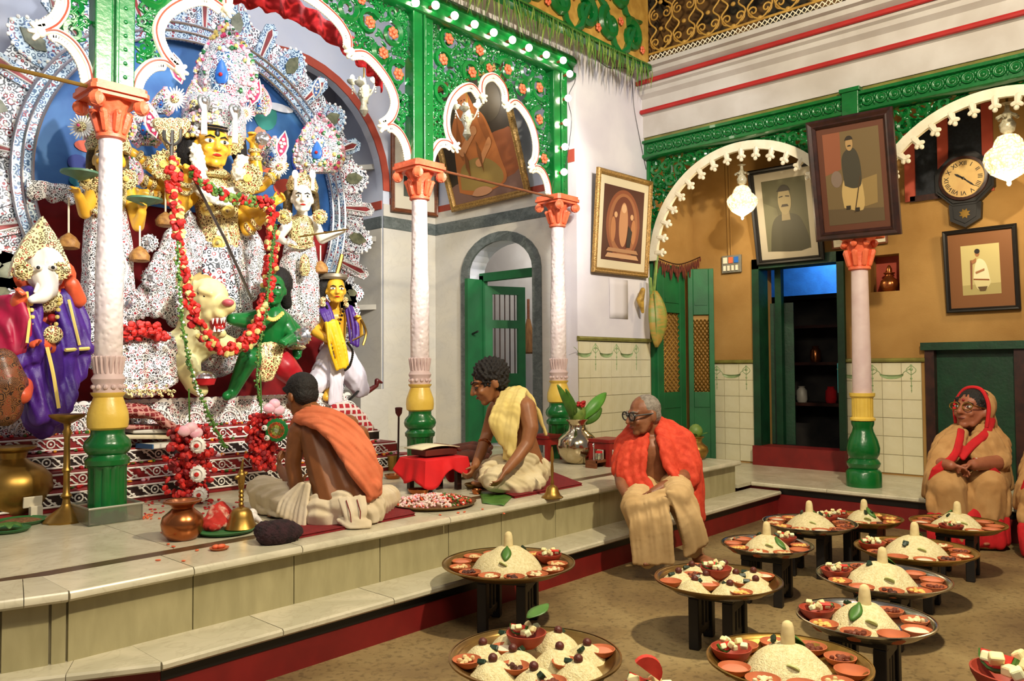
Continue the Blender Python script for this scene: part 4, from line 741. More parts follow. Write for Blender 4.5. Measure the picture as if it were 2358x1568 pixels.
# ---------------------------------------------------------------- small things on the walls
c=pX(1685,608,XB-.02); t=T('switchboard','grey switchboard with two rows of switches on the ochre wall','switchboard',c); g=G().box((c.x-.02,c.y-.13,c.z-.11),(c.x+.02,c.y+.13,c.z+.11)); P('board',g,mat('grey_board','#7c7a6c','#6a685c',.5),t,False,bev=.006)
for k in range(4): P('switch',G().box((c.x-.035,c.y-.095+k*.055,c.z-.085),(c.x-.02,c.y-.065+k*.055,c.z-.02)),CREAM,t,False)
for k in range(3): P('socket_plate',G().box((c.x-.03,c.y-.1+k*.075,c.z+.01),(c.x-.02,c.y-.045+k*.075,c.z+.085)),[BLUEF,CORAL,CREAM][k],t,False)
P('conduit',G().tube([c+V((0,.04,.11)),c+V((0,.06,1.3))],.012,6).tube([c+V((0,.0,.11)),c+V((0,.02,1.3))],.009,6),OCHRE,t)
a,b=pY(1403,640,YW-.004),pY(1446,735,YW-.004); P('paper_sheet',G().grid(lambda u,v:(lerp(a.x,b.x,u),YW-.005-.002*sin(v*3),lerp(b.z,a.z,v)),3,6),mat('faded_paper','#d6d0d2',rough=.9),None,solid=.002,label='faded paper sheet pasted on the white wall under the gilt frame',cat='paper')
# double door, wing end
A=pY(1507,800,YW-.03); B=pY(1571,800,YW-.03); C_=pX(1645,800,XB-.14); z1,z2=pY(1530,612,YW).z,pY(1571,622,YW).z; zb=.30
d2=S('door_2',G().box((XA+.03,YW-.05,.3),(A.x,YW-.001,z1+.02)).box((A.x,YW-.03,.3),(B.x,YW-.001,z1)),DOORG)
def leaf(A,B,zt,nm):
    u=(B-A); u.z=0; L=u.length; u.normalize(); nrm=V((u.y,-u.x,0)); nrm=nrm if nrm.dot(EYE-A)>0 else -nrm; M=Matrix((u,nrm,Z3)).transposed(); A=V((A.x,A.y,0)); bx=lambda a,b,z0,z1,t=.045,o=0:G().cbox(A+u*(a+b)/2+nrm*o+Z3*(z0+z1)/2,(b-a,t,z1-z0),M); s=.2*L; H_=zt-zb
    lf=P(nm,bx(0,L,zb+.02,zb+.05),DOORG,d2,False); g=G()
    for q in((0,s,zb,zt),(L-s,L,zb,zt),(s,L-s,zt-H_*.24,zt),(s,L-s,zb+H_*.28,zb+H_*.36),(s,L-s,zb,zb+H_*.06)): e=bx(*q); g.add(e.v,e.f)
    P('stile',g,DOORG,lf,False,bev=.006); P('lower_panel',bx(s,L-s,zb+H_*.06,zb+H_*.28,.025),DOORG,lf,False)
    P('mesh_backing',bx(s,L-s,zb+H_*.36,zt-H_*.24,.004,-.018),OCHRE,lf,False)
    g=G(); zA,zB=zb+H_*.36,zt-H_*.24; w_=L-2*s; n=4
    for k in range(int((zB-zA)/.07)+1):
        for j in range(n):
            for q in(-1,1):
                p=A+u*(s+w_*j/n)+Z3*(zA+k*.07); a_=p if q>0 else p+Z3*.07; b_=(p+u*w_/n+Z3*.07) if q>0 else p+u*w_/n
                if max(a_.z,b_.z)<=zB+.01: g.tube([a_,b_],.007,4)
    P('expanded_mesh',g,BRASS,lf)
    P('lock_rail_bead',bx(s*1.3,L-s*1.3,zt-H_*.19,zt-H_*.17,.06),DOORG,lf,False)
leaf(A+V((0,-.03,0)),B+V((0,-.03,0)),z1,'door_leaf'); leaf(B+V((.05,-.06,0)),C_,z2,'door_leaf')
t=T('fringe_garland','dried brown leaf fringe strung over the green double door','garland',pY(1560,600,YW-.06)); e0,e1=pY(1508,592,YW-.08),pX(1612,592,XB-.1); P('string',G().tube(spl([e0,(e0+e1)/2+V((0,0,-.09)),e1]),.008,5),DARKW,t)
for k in range(26):
    u=k/25; p=e0.lerp(e1,u)+Z3*(-.36*u*(1-u)); L=.12+.06*sin(k*1.7)+.05*sin(PI*u); P('dry_leaf',G().ell(p+Z3*(-L/2),(.018,.01,L/2),Matrix.Rotation(U3(-.25,.25),3,'Y'),5,5),mat('dry_leaf','#6a2c18','#4a1c10',.8,vs=20),t)
def big_leaf(name,base,tip,w,nrm,m,par,**kw):
    base,tip=V(base),V(tip); d=tip-base; s=d.cross(V(nrm)).normalized(); n_=s.cross(d).normalized()
    g=G().grid(lambda a,b:base+d*b+s*(a-.5)*2*w*(sin(PI*min(1,b*.92+.06))**.7)+n_*(.25*w*(1-abs(a-.5)*2)+.12*d.length*sin(PI*b)),6,12); return P(name,g,m,par,solid=.004,**kw)
t=T('banana_plant','young banana plant leaf drooping beside the green double door','plant',pY(1508,720,YW-.12)); P('stalk',G().tube(spl([pY(1497,640,YW-.1),pY(1503,690,YW-.12),pY(1512,600,YW-.12),pY(1515,560,YW-.1)][::-1]+[pY(1502,720,YW-.14)]),.02,7),PALE,t)
YLEAF=mat('yellowed_leaf','#7c8a3a','#a8873c',.5,vs=7,lo=.4,hi=.6,stretch=(1,1,3)); big_leaf('leaf',pY(1507,670,YW-.14),pY(1512,800,YW-.18),.115,(-.6,-.8,.1),YLEAF,t); P('leaf_midrib',G().tube([pY(1507,672,YW-.19),pY(1511,740,YW-.235),pY(1512,798,YW-.19)],.007,5),PALE,t)
P('yellow_bract',G().chain((pY(1480,668,YW-.1),.03),(pY(1474,690,YW-.1),.045),(pY(1480,718,YW-.1),.018)),mat('ripe_bract','#c8a040','#8a6a2a',.5,vs=14),t)
# ---------------------------------------------------------------- altar plinth of red and black tiers
al=T('altar_plinth','tiered red and black altar plinth with white painted scroll bands','altar',(2.2,6.3,ZP)); BLK=mat('black_tier','#17100f','#2a1310',.5,vs=6); REDT=mat('red_tier','#8e1218','#7a0d12',.5,vs=4)
g=G()
for k in range(9): a=2*PI*k/8; 
ring=[(.026*cos(a),0,.026*sin(a)) for a in [2*PI*k/10 for k in range(10)]]
g.tube(ring,.006,4,closed=True); g.ell((0,0,0),(.009,.005,.009),None,6,4)
for d in(-1,1):
    g.tube([(d*(.03+.09*k/6),0,d*(.032*cos(PI*k/6))) for k in range(7)],.006,4); g.tube([(d*(.035+.06*k/6),0,-d*(.03*sin(PI*k/7))) for k in range(7)],.005,4); g.ell((d*.075,0,d*.004),(.014,.005,.009),None,6,4); g.ell((d*.105,0,-d*.018),(.011,.005,.008),None,6,4)
mo=mesh('scroll_motif',g,WHITEP)
XR=4.95
for i in range(4):
    y0=5.84+.11*i; z0=.575+.115*i; x1=XR-.13*i; P('tier',G().box((-.6,y0,z0-.02 if i else ZP),(x1,7.3,z0+.115)),REDT,al,False,bev=.006)
    P('tier_band',G().box((-.6,y0-.008,z0+.018),(x1+.008,y0-.0005,z0+.095)).box((x1+.0005,y0-.008,z0+.018),(x1+.008,7.2,z0+.095)),BLK if i%2==0 else REDT,al,False)
    P('band_edge',G().tube([(-.6,y0-.012,z0+.016),(x1+.012,y0-.012,z0+.016),(x1+.012,7.2,z0+.016)],.007,5).tube([(-.6,y0-.012,z0+.097),(x1+.012,y0-.012,z0+.097),(x1+.012,7.2,z0+.097)],.007,5),WHITEP,al)
    k=0; xx=.2+.06*i
    while xx<x1-.12: inst('scroll_motif',mo,al,(xx,y0-.013,z0+.057)); xx+=.255
    yy=y0+.16
    while yy<7.0: inst('scroll_motif',mo,al,(x1+.013,yy,z0+.057),Matrix.Rotation(PI/2,3,'Z')); yy+=.255
ZT=1.24
P('altar_top',G().box((-.6,6.3,1.03),(4.5,7.3,ZT)),LACE,al,False)
P('lace_frieze',G().box((-.6,6.285,1.05),(4.51,6.299,ZT+.0)),LACEF,al,False)
sc=mesh('lace_scallop',G().prism(EL(0,0,.038,.03,8,0,PI),(0,0,0),X3,Z3,(0,.012,0)),WHITEP,False)
for k in range(62): inst('lace_scallop',sc,al,(.05+k*.073,6.284,ZT))
g=G().tube([(.115*cos(PI*k/12),0,.115*sin(PI*k/12)) for k in range(13)],.008,4).tube([(.075*cos(PI*k/12),0,.075*sin(PI*k/12)) for k in range(13)],.008,4)
for k in range(7): a=PI*k/6; g.ell((.095*cos(a),0,.095*sin(a)),(.012,.006,.012),None,5,4)
ms=mesh('lace_medallion',g,WHITEP)
for k in range(15): inst('lace_medallion',ms,al,(.3+k*.3,6.28,1.07))
# petals strewn over the tiers and the marble
g={}
PCOL=[RED,mat('marigold','#e8a020','#d88818',.6),PINKL,LEAF,PEACH]
for c in range(5): g[c]=G()
for k in range(520):
    i=R.randrange(4); c=R.choice([0,0,0,1,1,2,3,3]); p=V((U3(.4,XR-.15-.13*i),5.865+.11*i+U3(0,.06),.70+.115*i)); g[c].ell(p,(U3(.012,.026),U3(.01,.02),U3(.006,.016)),Matrix.Rotation(U3(0,3),3,'Z'),5,4)
nm=['red petals','yellow petals','pale pink petals','green leaf bits']
for c in range(4): P('tier_petals',g[c],PCOL[c],None,kind='stuff',label=f'{nm[c]} strewn along the altar tiers',cat='petals')
for m_,cnt,lb in((PEACH,46,'orange petals scattered over the marble platform'),(RED,90,'red petals fallen at the foot of the altar tiers')):
    q=G()
    for k in range(cnt):
        p=pz(U3(300,560),U3(1150,1185),ZP) if m_ is RED else R.choice([pz(U3(330,520),U3(1170,1300),ZP),pz(U3(870,1180),U3(1150,1190),ZP),pz(U3(330,350),U3(1186,1196),ZP)])
        q.ell(p+Z3*.006,(U3(.008,.016),U3(.006,.012),.005),Matrix.Rotation(U3(0,3),3,'Z'),5,4)
    P('floor_petals',q,m_,None,kind='stuff',label=lb,cat='petals')
# ---------------------------------------------------------------- silver backdrop
K=pY; SM_=Matrix.Scale(.3,3,Y3)
bk=T('backdrop_screen','silver paper fan backdrop behind the goddess with blue painted panel','backdrop',(3.4,7.0,ZT)); CB=V((3.4,7.0,3.08))
rad=lambda r,t:(CB.x+r*cos(t),CB.z+r*sin(t))
t0,t1=math.radians(-30),math.radians(210)
P('painted_panel',G().prism([rad(1.42,lerp(math.radians(-6),math.radians(186),k/40)) for k in range(41)],(0,7.02,0),X3,Z3,(0,.03,0)),SKYB,bk,False)
P('red_backing',G().box((1.9,7.03,ZT),(4.9,7.07,2.96)),mat('deep_red_cloth','#8a1114','#6a0a0c',.95,vs=5),bk,False)
fig=[('#c85a34',EL(4.05,3.62,.13,.2)),('#d89a78',EL(4.0,3.78,.07,.09)),('#2a8a7c',EL(4.05,4.0,.13,.16)),('#c84a34',EL(4.3,3.3,.16,.1)),('#dca078',EL(3.85,3.5,.09,.07)),('#2850c0',EL(4.42,3.6,.08,.12)),('#c85030',EL(2.42,3.35,.1,.05)),('#283a8a',EL(2.35,3.2,.08,.07)),('#b86a40',EL(2.5,3.1,.12,.05)),('#e0e4ec',EL(2.6,3.8,.2,.05)),('#e0e4ec',EL(4.2,4.1,.16,.04)),('#1e7a8a',EL(2.4,3.05,.12,.06))]
for k,(c,p) in enumerate(fig): P('painted_figure',G().prism(p,(0,7.016-.001*k,0),X3,Z3,(0,.003,0)),pic(c),bk,False)
band=[rad(1.40,lerp(t0,t1,k/48)) for k in range(49)]+[rad(1.55,lerp(t0,t1,k/48)) for k in range(48,-1,-1)]
P('arch_band',G().prism(band,(0,6.95,0),X3,Z3,(0,.05,0)),LACEB,bk,False)
P('fan_plate',G().prism([rad(1.5,lerp(t0,t1,k/48)) for k in range(49)]+[rad(1.82,lerp(t0,t1,k/48)) for k in range(48,-1,-1)],(0,7.0,0),X3,Z3,(0,.02,0)),LACE,bk,False)
for rr in(1.40,1.475,1.55): P('band_cord',G().tube([(lambda q:(q[0],6.945,q[1]))(rad(rr,lerp(t0,t1,k/60))) for k in range(61)],.012,5),SILVER,bk)
N=23
for i in range(N):
    t=lerp(t0+.04,t1-.04,i/(N-1)); d=V((cos(t),0,sin(t))); s=V((-sin(t),0,cos(t))); o=CB+V((0,-.02,0))
    if i%2==0:
        ol=[(1.5,-.1),(1.62,-.15),(1.76,-.16),(1.88,-.1),(1.95,0),(1.88,.1),(1.76,.16),(1.62,.15),(1.5,.1)]
        pe=P('eye_petal',G().prism(ol,o,d,s,(0,.03,0)),LACEB if 4<i<18 else LACE,bk,False); P('petal_eye',G().prism([(1.62,0),(1.68,-.055),(1.77,-.06),(1.86,0),(1.77,.06),(1.68,.055)],o+V((0,-.012,0)),d,s,(0,.012,0)),mat('olive_foil','#77785a','#4c5038',.4,vs=16),pe,False)
        g=G()
        for k in range(16): a=2*PI*k/16; q=o+d*(1.74+.19*cos(a))+s*(.15*sin(a)); g.ell(q,(.018,.012,.018),None,5,4)
        P('petal_beads',g,WHITEP,pe)
    else:
        ol=[(1.5,-.04),(1.85,-.06),(1.97,-.055),(2.02,0),(1.97,.055),(1.85,.06),(1.5,.04)]; ol=[(a-.06,b*1.25) for a,b in ol]
        pe=P('stick_petal',G().prism(ol,o+V((0,-.01,0)),d,s,(0,.03,0)),LACEF if not 4<i<18 else LACEB,bk,False); P('petal_core',G().prism([(1.5,-.006),(1.84,-.022),(1.89,0),(1.84,.022),(1.5,.006)],o+V((0,-.02,0)),d,s,(0,.01,0)),mat('rust_foil','#9c2c2c','#7a2020',.5,vs=10),pe,False)
        P('core_edge',G().tube([o+V((0,-.018,0))+d*a+s*b for a,b in((1.5,-.012),(1.84,-.032),(1.9,0),(1.84,.032),(1.5,.012))],.007,4),WHITEP,pe)
for sx in(-1,1):
    for k in range(6):
        c=V((CB.x+sx*(1.62-.05*k),6.98,2.3-.2*k)); pe=P('side_petal',G().prism(EL(0,0,.2,.115),c,X3,Z3,(0,.03,0)),LACE,bk,False)
        P('petal_eye',G().prism(EL(.03*sx,0,.07,.04,6),c+V((0,-.012,0)),X3,Z3,(0,.012,0)),mat('olive_foil','#77785a'),pe,False)
P('lace_curtain',G().grid(lambda a,b:(lerp(pY(62,440,6.9).x,pY(210,440,6.9).x,a),6.9+.02*sin(a*20),2.98-.13*b-.03*abs(sin(a*12))*b),24,3),LACEF,bk,solid=.01)
# ---------------------------------------------------------------- statue helpers
def beads(pts,r): 
    g=G()
    for p in pts: g.ell(p,r,None,6,4)
    return g
def crown(par,bx,by,tx,ty,hw,Y,seed):
    r_=random.Random(seed); b=K(bx,by,Y); t=K(tx,ty,Y); H_=(t-b).length; W_=hw*dep(b)/FPX; u=(t-b).normalized(); s=CR; M=Matrix((s,-s.cross(u),u)).transposed()
    pr=[(.55,0),(.85,.1),(1,.26),(.98,.4),(.8,.6),(.5,.8),(.2,.93),(.02,1)]; SQ_=M@Matrix.Diagonal((1,.35,1))
    P('crown_leaf',G().lathe([(r*W_,z*H_) for r,z in pr],b,22,SQ_),CROWN,par)
    P('crown_boss',G().lathe([(r*W_*.55,.1*H_+z*H_*.62) for r,z in pr],b+(-CF)*W_*.22,18,SQ_),LACEB,par); P('crown_jewel',G().lathe([(r*W_*.24,.2*H_+z*H_*.3) for r,z in pr],b+(-CF)*W_*.42,14,SQ_),BLUEF,par); P('ruby',G().ell(b+u*H_*.3-CF*W_*.52,W_*.07),RED,par)
    cols=[PINKL,SILVER,mat('gold_foil','#e8cf70',rough=.3,metal=.4),WHITEP,PINKF,IDOLG]; gs=[G() for _ in cols]
    for k in range(230):
        z=r_.random(); j=0
        while j<len(pr)-2 and pr[j+1][1]<z: j+=1
        q=(z-pr[j][1])/(pr[j+1][1]-pr[j][1]); rr=lerp(pr[j][0],pr[j+1][0],q)*W_; e=r_.choice([-1,1,r_.uniform(-1,1)]); a=e*(1+r_.uniform(-.04,.14)); p=b+u*(z*H_)+s*(a*rr)-CF*(.34*rr*math.sqrt(max(0,1-min(1,abs(a))**2))+.01)
        c=r_.choice([0,0,1,1,2,2,3,3,4,5]); gs[c].ell(p,(r_.uniform(.012,.026)*W_/.24,)*3,None,5,4)
    for c,g in zip(cols,gs): P('crown_beads',g,c,par)
    g=G()
    for k in range(22):
        z=k/21; j=0
        while j<len(pr)-2 and pr[j+1][1]<z: j+=1
        rr=lerp(pr[j][0],pr[j+1][0],(z-pr[j][1])/(pr[j+1][1]-pr[j][1]))*W_
        for d in(-1,1): p=b+u*(z*H_)+s*(d*rr*1.08); g.ell(p,(.03,.012,.018),M@Matrix.Rotation(d*.8,3,'Y'),6,4)
    P('crown_frill',g,PINKL,par)
def rosette(par,p,r,m,core,nm='rosette'):
    M=Matrix((CR,CU,-CF)).transposed(); P(nm,G().lathe([(.05*r,0),(r,0),(1.0*r,.02),(.7*r,.03),(.6*r,.02),(.3*r,.03),(.02*r,.035)],p,30,M,sc=lambda a,k:1+(.08*cos(a*15) if k in(1,2) else 0)),m,par)
    P('rosette_core',G().lathe([(.3*r,.024),(.26*r,.045),(.02*r,.05)],p,14,M,cap=False),core,par)
def spike_flower(par,p,r):
    M=Matrix((CR,CU,-CF)).transposed(); g=G()
    for k in range(22): a=2*PI*k/22; d=M@V((cos(a),sin(a),.15)); g.cap(p+d*r*.4,.1*r,p+d*r*(1 if k%2 else .85),.05*r,5)
    P('paper_flower',g,WHITEP,par); P('flower_core',G().ell(p-CF*.02,(.4*r,.4*r,.15*r),M),GOLDF,par); P('flower_eye',G().ell(p-CF*.06,.12*r),PINKF,par)
def leafjewel(par,p,h,m,tilt=0):
    M=Matrix((CR,CU,-CF)).transposed()@Matrix.Rotation(tilt,3,'Z'); P('paper_leaf',G().prism([(0,-h),(.32*h,-.5*h),(.4*h,0),(.25*h,.5*h),(0,h),(-.25*h,.5*h),(-.4*h,0),(-.32*h,-.5*h)],p,M@X3,M@Y3,(M@Z3)*.02),m,par,False)
    q=[(0,-h),(.34*h,-.5*h),(.42*h,0),(.27*h,.5*h),(0,h*1.04),(-.27*h,.5*h),(-.42*h,0),(-.34*h,-.5*h)]; P('leaf_edge',G().tube([p-CF*.022+M@V((a,b,0)) for a,b in q],.009,4,closed=True),WHITEP,par); P('leaf_dots',beads([p-CF*.025+M@V((a*h,b*h,0)) for a,b in((0,-.5),(0,-.15),(.14,.1),(-.14,.1),(0,.4))],.02*h/.14),WHITEP,par)
def idol_head(par,g,px,py,Y,h,fx,fz,skin,eyes=1.35):
    c=K(px,py,Y); f=(-CF*.9+CR*fx+Z3*fz).normalized(); f,u,s=frame3(f); head_prims(g,c,f,u,s,h); return c,f,u,s,h
def arm(g,pts,r=(.062,.05,.036),hl=.15,curl=.9):
    for a,b,ra,rb in zip(pts,pts[1:],r,r[1:]): g.cap(a,ra,b,rb)
    d=(pts[-1]-pts[-2]).normalized(); hand(g,pts[-1],d,-CF,hl,curl)
# ---------------------------------------------------------------- the goddess
go=T('goddess_statue','tall golden yellow ten armed goddess statue in silver dress and towering jewelled crown','statue',K(500,900,6.5)); g=G(); Y=6.45
hd=idol_head(go,g,490,336,6.3,.39,.62,-.05,IDOLY)
g.chain((K(489,370,6.4),.085),(K(492,400,6.45),.08),(K(495,425,6.5),.1)); g.chain((K(497,450,6.5),.17),(K(505,520,6.5),.14),(K(508,570,6.5),.17)); g.cap(K(447,432,6.5),.09,K(548,432,6.5),.09)
AR=[[(447,432,6.5),(372,402,6.6),(305,352,6.6)],[(447,440,6.55),(380,428,6.7),(318,412,6.7)],[(450,450,6.6),(392,462,6.75),(330,445,6.75)],[(450,432,6.45),(395,455,6.3),(402,392,6.2)],
[(546,432,6.5),(592,398,6.5),(585,335,6.5)],[(546,440,6.5),(600,430,6.6),(640,395,6.6)],[(546,448,6.45),(585,492,6.3),(628,468,6.25)],[(546,460,6.5),(570,530,6.35),(600,508,6.25)],[(540,428,6.55),(560,385,6.6),(548,330,6.6)],[(447,445,6.5),(415,480,6.35),(432,408,6.15)]]
for a in AR: arm(g,[K(*q) for q in a],(.068,.055,.042),.19,1.0)
blob('body',g,IDOLY,go,.011,3); face(go,*hd[:4],hd[4],BLACKP,mat('red_lips','#c0281e',rough=.4),None,1.45)
c,f,u,s,h=hd; P('third_eye',G().ell(c+u*.2*h+f*.37*h,(.02,.012,.035),Matrix((s,f,u)).transposed()),BLACKP,go); P('forehead_lines',G().tube([c+u*.3*h+s*k*.045*h+f*(.335-abs(k)*.012)*h for k in range(-5,6)],.012,5).tube([c+u*.37*h+s*k*.045*h+f*(.30-abs(k)*.012)*h for k in range(-5,6)],.010,5),BLACKP,go)
for a in AR:
    p=K(*a[2]); q=K(*a[1]); d=(p-q).normalized(); M=d.to_track_quat('Z','Y').to_matrix(); P('bangle',G().lathe([(.05,-.02),(.062,-.01),(.062,.01),(.05,.02)],p-d*.05,14,M).lathe([(.055,-.02),(.066,0),(.055,.02)],p-d*.12,14,M),GOLDF,go)
g=G(); g.chain((K(440,318,6.45),.1),(K(430,360,6.45),.09),(K(425,400,6.5),.06)); g.ell(K(490,318,6.48),(.2,.15,.17)); g.chain((K(545,318,6.5),.08),(K(552,360,6.5),.07)); blob('hair',g,HAIR,go,.016,3)
g=G().chain((K(497,455,6.48),.19),(K(505,530,6.48),.165),(K(508,565,6.48),.18)); g.cap(K(455,428,6.46),.105,K(540,428,6.46),.105); blob('bodice',g,GOLDF,go,.014,3,folds(.004,80)); P('gold_collar',G().lathe([(.1,-.03),(.14,-.02),(.15,.0),(.12,.03),(.09,.05)],K(492,403,6.42),20),GOLDF,go)
for q in((478,482),(527,487),(505,560)): rosette(go,K(*q,6.26),.055,mat('gold_foil','#e8cf70'),GOLDF,'gold_boss')
g=G(); drape(g,[K(432,420,6.35),K(470,455,6.25),K(520,470,6.25),K(570,455,6.35)],[K(440,400,6.4),K(480,425,6.25),K(520,440,6.25),K(560,425,6.35)],5,.03); g.chain((K(452,345,6.25),.05),(K(458,385,6.2),.06),(K(455,410,6.2),.07)); g.chain((K(556,372,6.25),.06),(K(552,400,6.2),.07)); blob('white_flower_collar',g,mat('tuberose','#ece8d8','#d8d4c0',.7,vs=30,bump=1,bs=60),go,.014,1,lambda co:.02*np.sin(co[:,0]*85)*np.sin(co[:,1]*80)*np.sin(co[:,2]*90))
g=G().chain((K(508,575,6.5),.2),(K(500,640,6.5),.27),(K(500,720,6.5),.3),(K(500,800,6.6),.26)); drape(g,[K(420,480,6.5),K(372,580,6.5),K(318,690,6.5)],[K(470,560,6.5),K(450,650,6.5),K(440,760,6.5)],7,.055); drape(g,[K(565,500,6.5),K(600,580,6.5),K(602,660,6.5)],[K(540,560,6.5),K(550,640,6.5),K(550,700,6.5)],5,.05)
blob('silver_skirt',g,LACEF,go,.018,2,folds(.008,50))
P('apron',G().grid(lambda a,b:K(465+85*a,570+130*b,6.12-.06*sin(PI*a)),12,12),LACE,go,solid=.02)
for q,r in(((322,705),.1),((345,560),.07),((352,640),.085)): rosette(go,K(*q,6.36),r,LACEF,SILVER,'paper_disc')
crown(go,520,238,520,52,64,6.5,1)
g=G(); r_=random.Random(4); gs=[G() for _ in range(4)]
for k in range(330):
    a=r_.uniform(-1,1); z=r_.random(); p=K(492+68*a*(1-.25*z),312-78*z,6.42-.16*math.sqrt(1-a*a*.98)); gs[k%4].ell(p,r_.uniform(.014,.027),None,5,4)
for q,m_ in zip(gs,(PINKL,SILVER,mat('gold_foil','#e8cf70'),mat('dark_jewel','#4a4438',rough=.3))): P('tiara_beads',q,m_,go)
P('tiara',G().lathe([(.245,-.06),(.27,0),(.26,.2),(.2,.3),(.05,.33)],K(492,308,6.5),22),CROWN,go)
for x,y,l in((470,310,70),(541,330,70)):
    a=K(x,y,6.12); b=K(x,y-l,6.12); P('white_plume',G().tube([a,a.lerp(b,.8),b],[.026,.022,.02],8),WHITEP,go); P('plume_head',G().lathe([(.02,-.07),(.055,0),(.06,.04),(.045,.07),(.02,.05)],b,14,SM_).ell(b+Z3*.03-Y3*.02,(.032,.016,.036)),SILVER,go)
for x,y,Y_,r,m_ in((573,412,6.15,.125,GOLDF),(535,330,6.3,.1,GOLDF),(382,380,6.25,.12,GOLDF),(605,320,6.4,.06,SILVER),(590,415,6.5,.05,GOLDF)): rosette(go,K(x,y,Y_),r,m_,mat('gold_foil','#e8cf70') if m_ is GOLDF else SILVER,'earring_disc')
for x,y,r in((405,228,.1),(565,262,.09),(330,260,.08),(190,293,.1)): spike_flower(go,K(x,y,6.4),r)
for x,y,h_,m_,tl in((411,160,.125,PINKF,.25),(590,215,.115,PINKF,-.3),(352,285,.12,PINKF,.3),(532,-5,.12,BLUEF,-.4),(652,335,.12,PINKF,-.2)): leafjewel(go,K(x,y,6.35),h_,m_,tl)
P('trident',G().tube([K(395,372,6.15),K(397,300,6.15)],.014,6).tube(spl([K(378,300,6.15),K(380,322,6.15),K(397,334,6.15),K(414,322,6.15),K(416,298,6.15)],5),.013,6).tube([K(440,400,6.12),K(520,555,6.05),K(580,690,6.0)],.012,6),mat('dark_steel','#6e6a66',rough=.3,metal=.9),go)
g=G(); 
for k in range(5): g.cap(K(395,340-k*3,6.3),.04,K(365+k*15,285,6.3),.05,6)
P('gold_spray',g,GOLDF,go)
for bx,by,tx,ty,hw,sd in((338,335,334,232,32,11),(372,262,380,205,22,12),(452,262,446,190,20,13),(598,262,602,200,20,14),(625,385,632,318,26,15),(300,420,296,350,24,16)): crown(go,bx,by,tx,ty,hw,6.62,sd)
# the lion
lion=T('lion_statue','pale lion statue with open red mouth below the goddess, draped in silver','statue',K(440,880,6.2)); g=G(); PALEL=mat('lion_paint','#e6e2a8','#d8cc88',.45,vs=3)
g.ell(K(480,684,6.0),(.15,.17,.155)); g.chain((K(496,702,5.92),.10),(K(522,704,5.82),.072)); g.ell(K(488,728,5.92),(.075,.08,.06)); g.ell(K(506,722,5.84),(.06,.06,.045)); g.chain((K(478,752,5.98),.075),(K(496,768,5.9),.052),(K(510,768,5.86),.04)); g.chain((K(452,664,6.0),.035),(K(448,650,6.02),.022)); g.cap(K(464,668,5.9),.035,K(486,676,5.85),.028)
g.chain((K(462,725,6.1),.15),(K(450,785,6.15),.17),(K(400,822,6.25),.18),(K(320,835,6.4),.18),(K(285,850,6.45),.15)); g.chain((K(470,780,6.05),.12),(K(540,800,6.0),.07),(K(578,785,5.95),.055)); g.chain((K(430,840,6.1),.11),(K(445,885,6.1),.07),(K(462,898,6.05),.06)); g.chain((K(300,850,6.3),.12),(K(280,890,6.3),.07),(K(300,902,6.25),.06)); blob('body',g,PALEL,lion,.012,4)
P('mouth',G().ell(K(500,745,5.88),(.06,.07,.07)),mat('mouth_red','#a01a16',rough=.4),lion); P('nose',G().ell(K(525,697,5.76),(.045,.05,.03)),mat('nose_pink','#c8606a',rough=.4),lion); P('tongue',G().ell(K(504,756,5.82),(.04,.05,.018)),mat('tongue_red','#c8383a',rough=.4),lion)
for x,y,d in((490,733,-1),(500,732,-1),(510,732,-1),(516,730,-1),(494,764,1),(504,764,1),(512,762,1)): p=K(x,y,5.79); P('tooth',G().lathe([(.014,0),(.002,.045*d)],p,6),WHITEP,lion)
P('eye',G().ell(K(470,680,5.92),(.05,.03,.03)),EYEW,lion); P('iris',G().ell(K(472,680,5.89),.022),BLACKP,lion); P('eye_line',G().tube([K(455,676,5.92),K(470,670,5.9),K(487,682,5.9)],.012,5),BLACKP,lion)
g=G(); drape(g,[K(280,785,6.1),K(330,775,6.1),K(395,780,6.1)],[K(283,895,6.1),K(340,905,6.1),K(400,875,6.1)],8,.04); drape(g,[K(290,780,6.15),K(330,770,6.2),K(390,775,6.2)],[K(300,850,6.1),K(340,850,6.1),K(395,840,6.1)],5,.05); blob('silver_saddle_cloth',g,LACEF,lion,.015,2)
P('saddle_fringe',beads([K(290+k*2.6,888+14*abs(sin(k*.35))+((k%3)*5),5.98) for k in range(44)],.013),GOLDF,lion)
g=G()
for k in range(26): a=PI*(.35+1.25*k/25); p=K(480+35*cos(a),705-60*sin(a),6.1); g.cap(p,.05,K(475+52*cos(a),712-85*sin(a),6.15),.02,5)
blob('mane',g,mat('mane_paint','#c8b070','#a88c50',.6,vs=14),lion,.014,2)
# the demon
dm_=T('demon_statue','green skinned demon statue in red breeches seized by the lion','statue',K(620,900,6.1)); g=G()
hd=idol_head(dm_,g,630,668,6.05,.28,.2,.05,IDOLG); g.chain((K(630,690,6.1),.06),(K(628,712,6.1),.07)); g.chain((K(628,735,6.1),.13),(K(622,790,6.15),.11),(K(620,815,6.2),.12)); g.chain((K(604,728,6.1),.075),(K(565,738,6.0),.07),(K(535,735,5.9),.05)); arm(g,[K(650,732,6.1),K(676,778,6.0),K(655,790,5.85)],(.07,.058,.045),.17); arm(g,[K(655,735,6.15),K(690,770,6.2),K(684,812,6.1)],(.065,.055,.045),.15)
g.chain((K(612,820,6.1),.1),(K(572,826,5.95),.085),(K(560,850,6.0),.075),(K(535,905,6.1),.045),(K(522,912,6.05),.04)); g.chain((K(672,862,6.05),.075),(K(705,905,6.1),.05)); blob('body',g,IDOLG,dm_,.011,3); face(dm_,*hd[:4],hd[4],BLACKP,LIPS,HAIR,1.3)
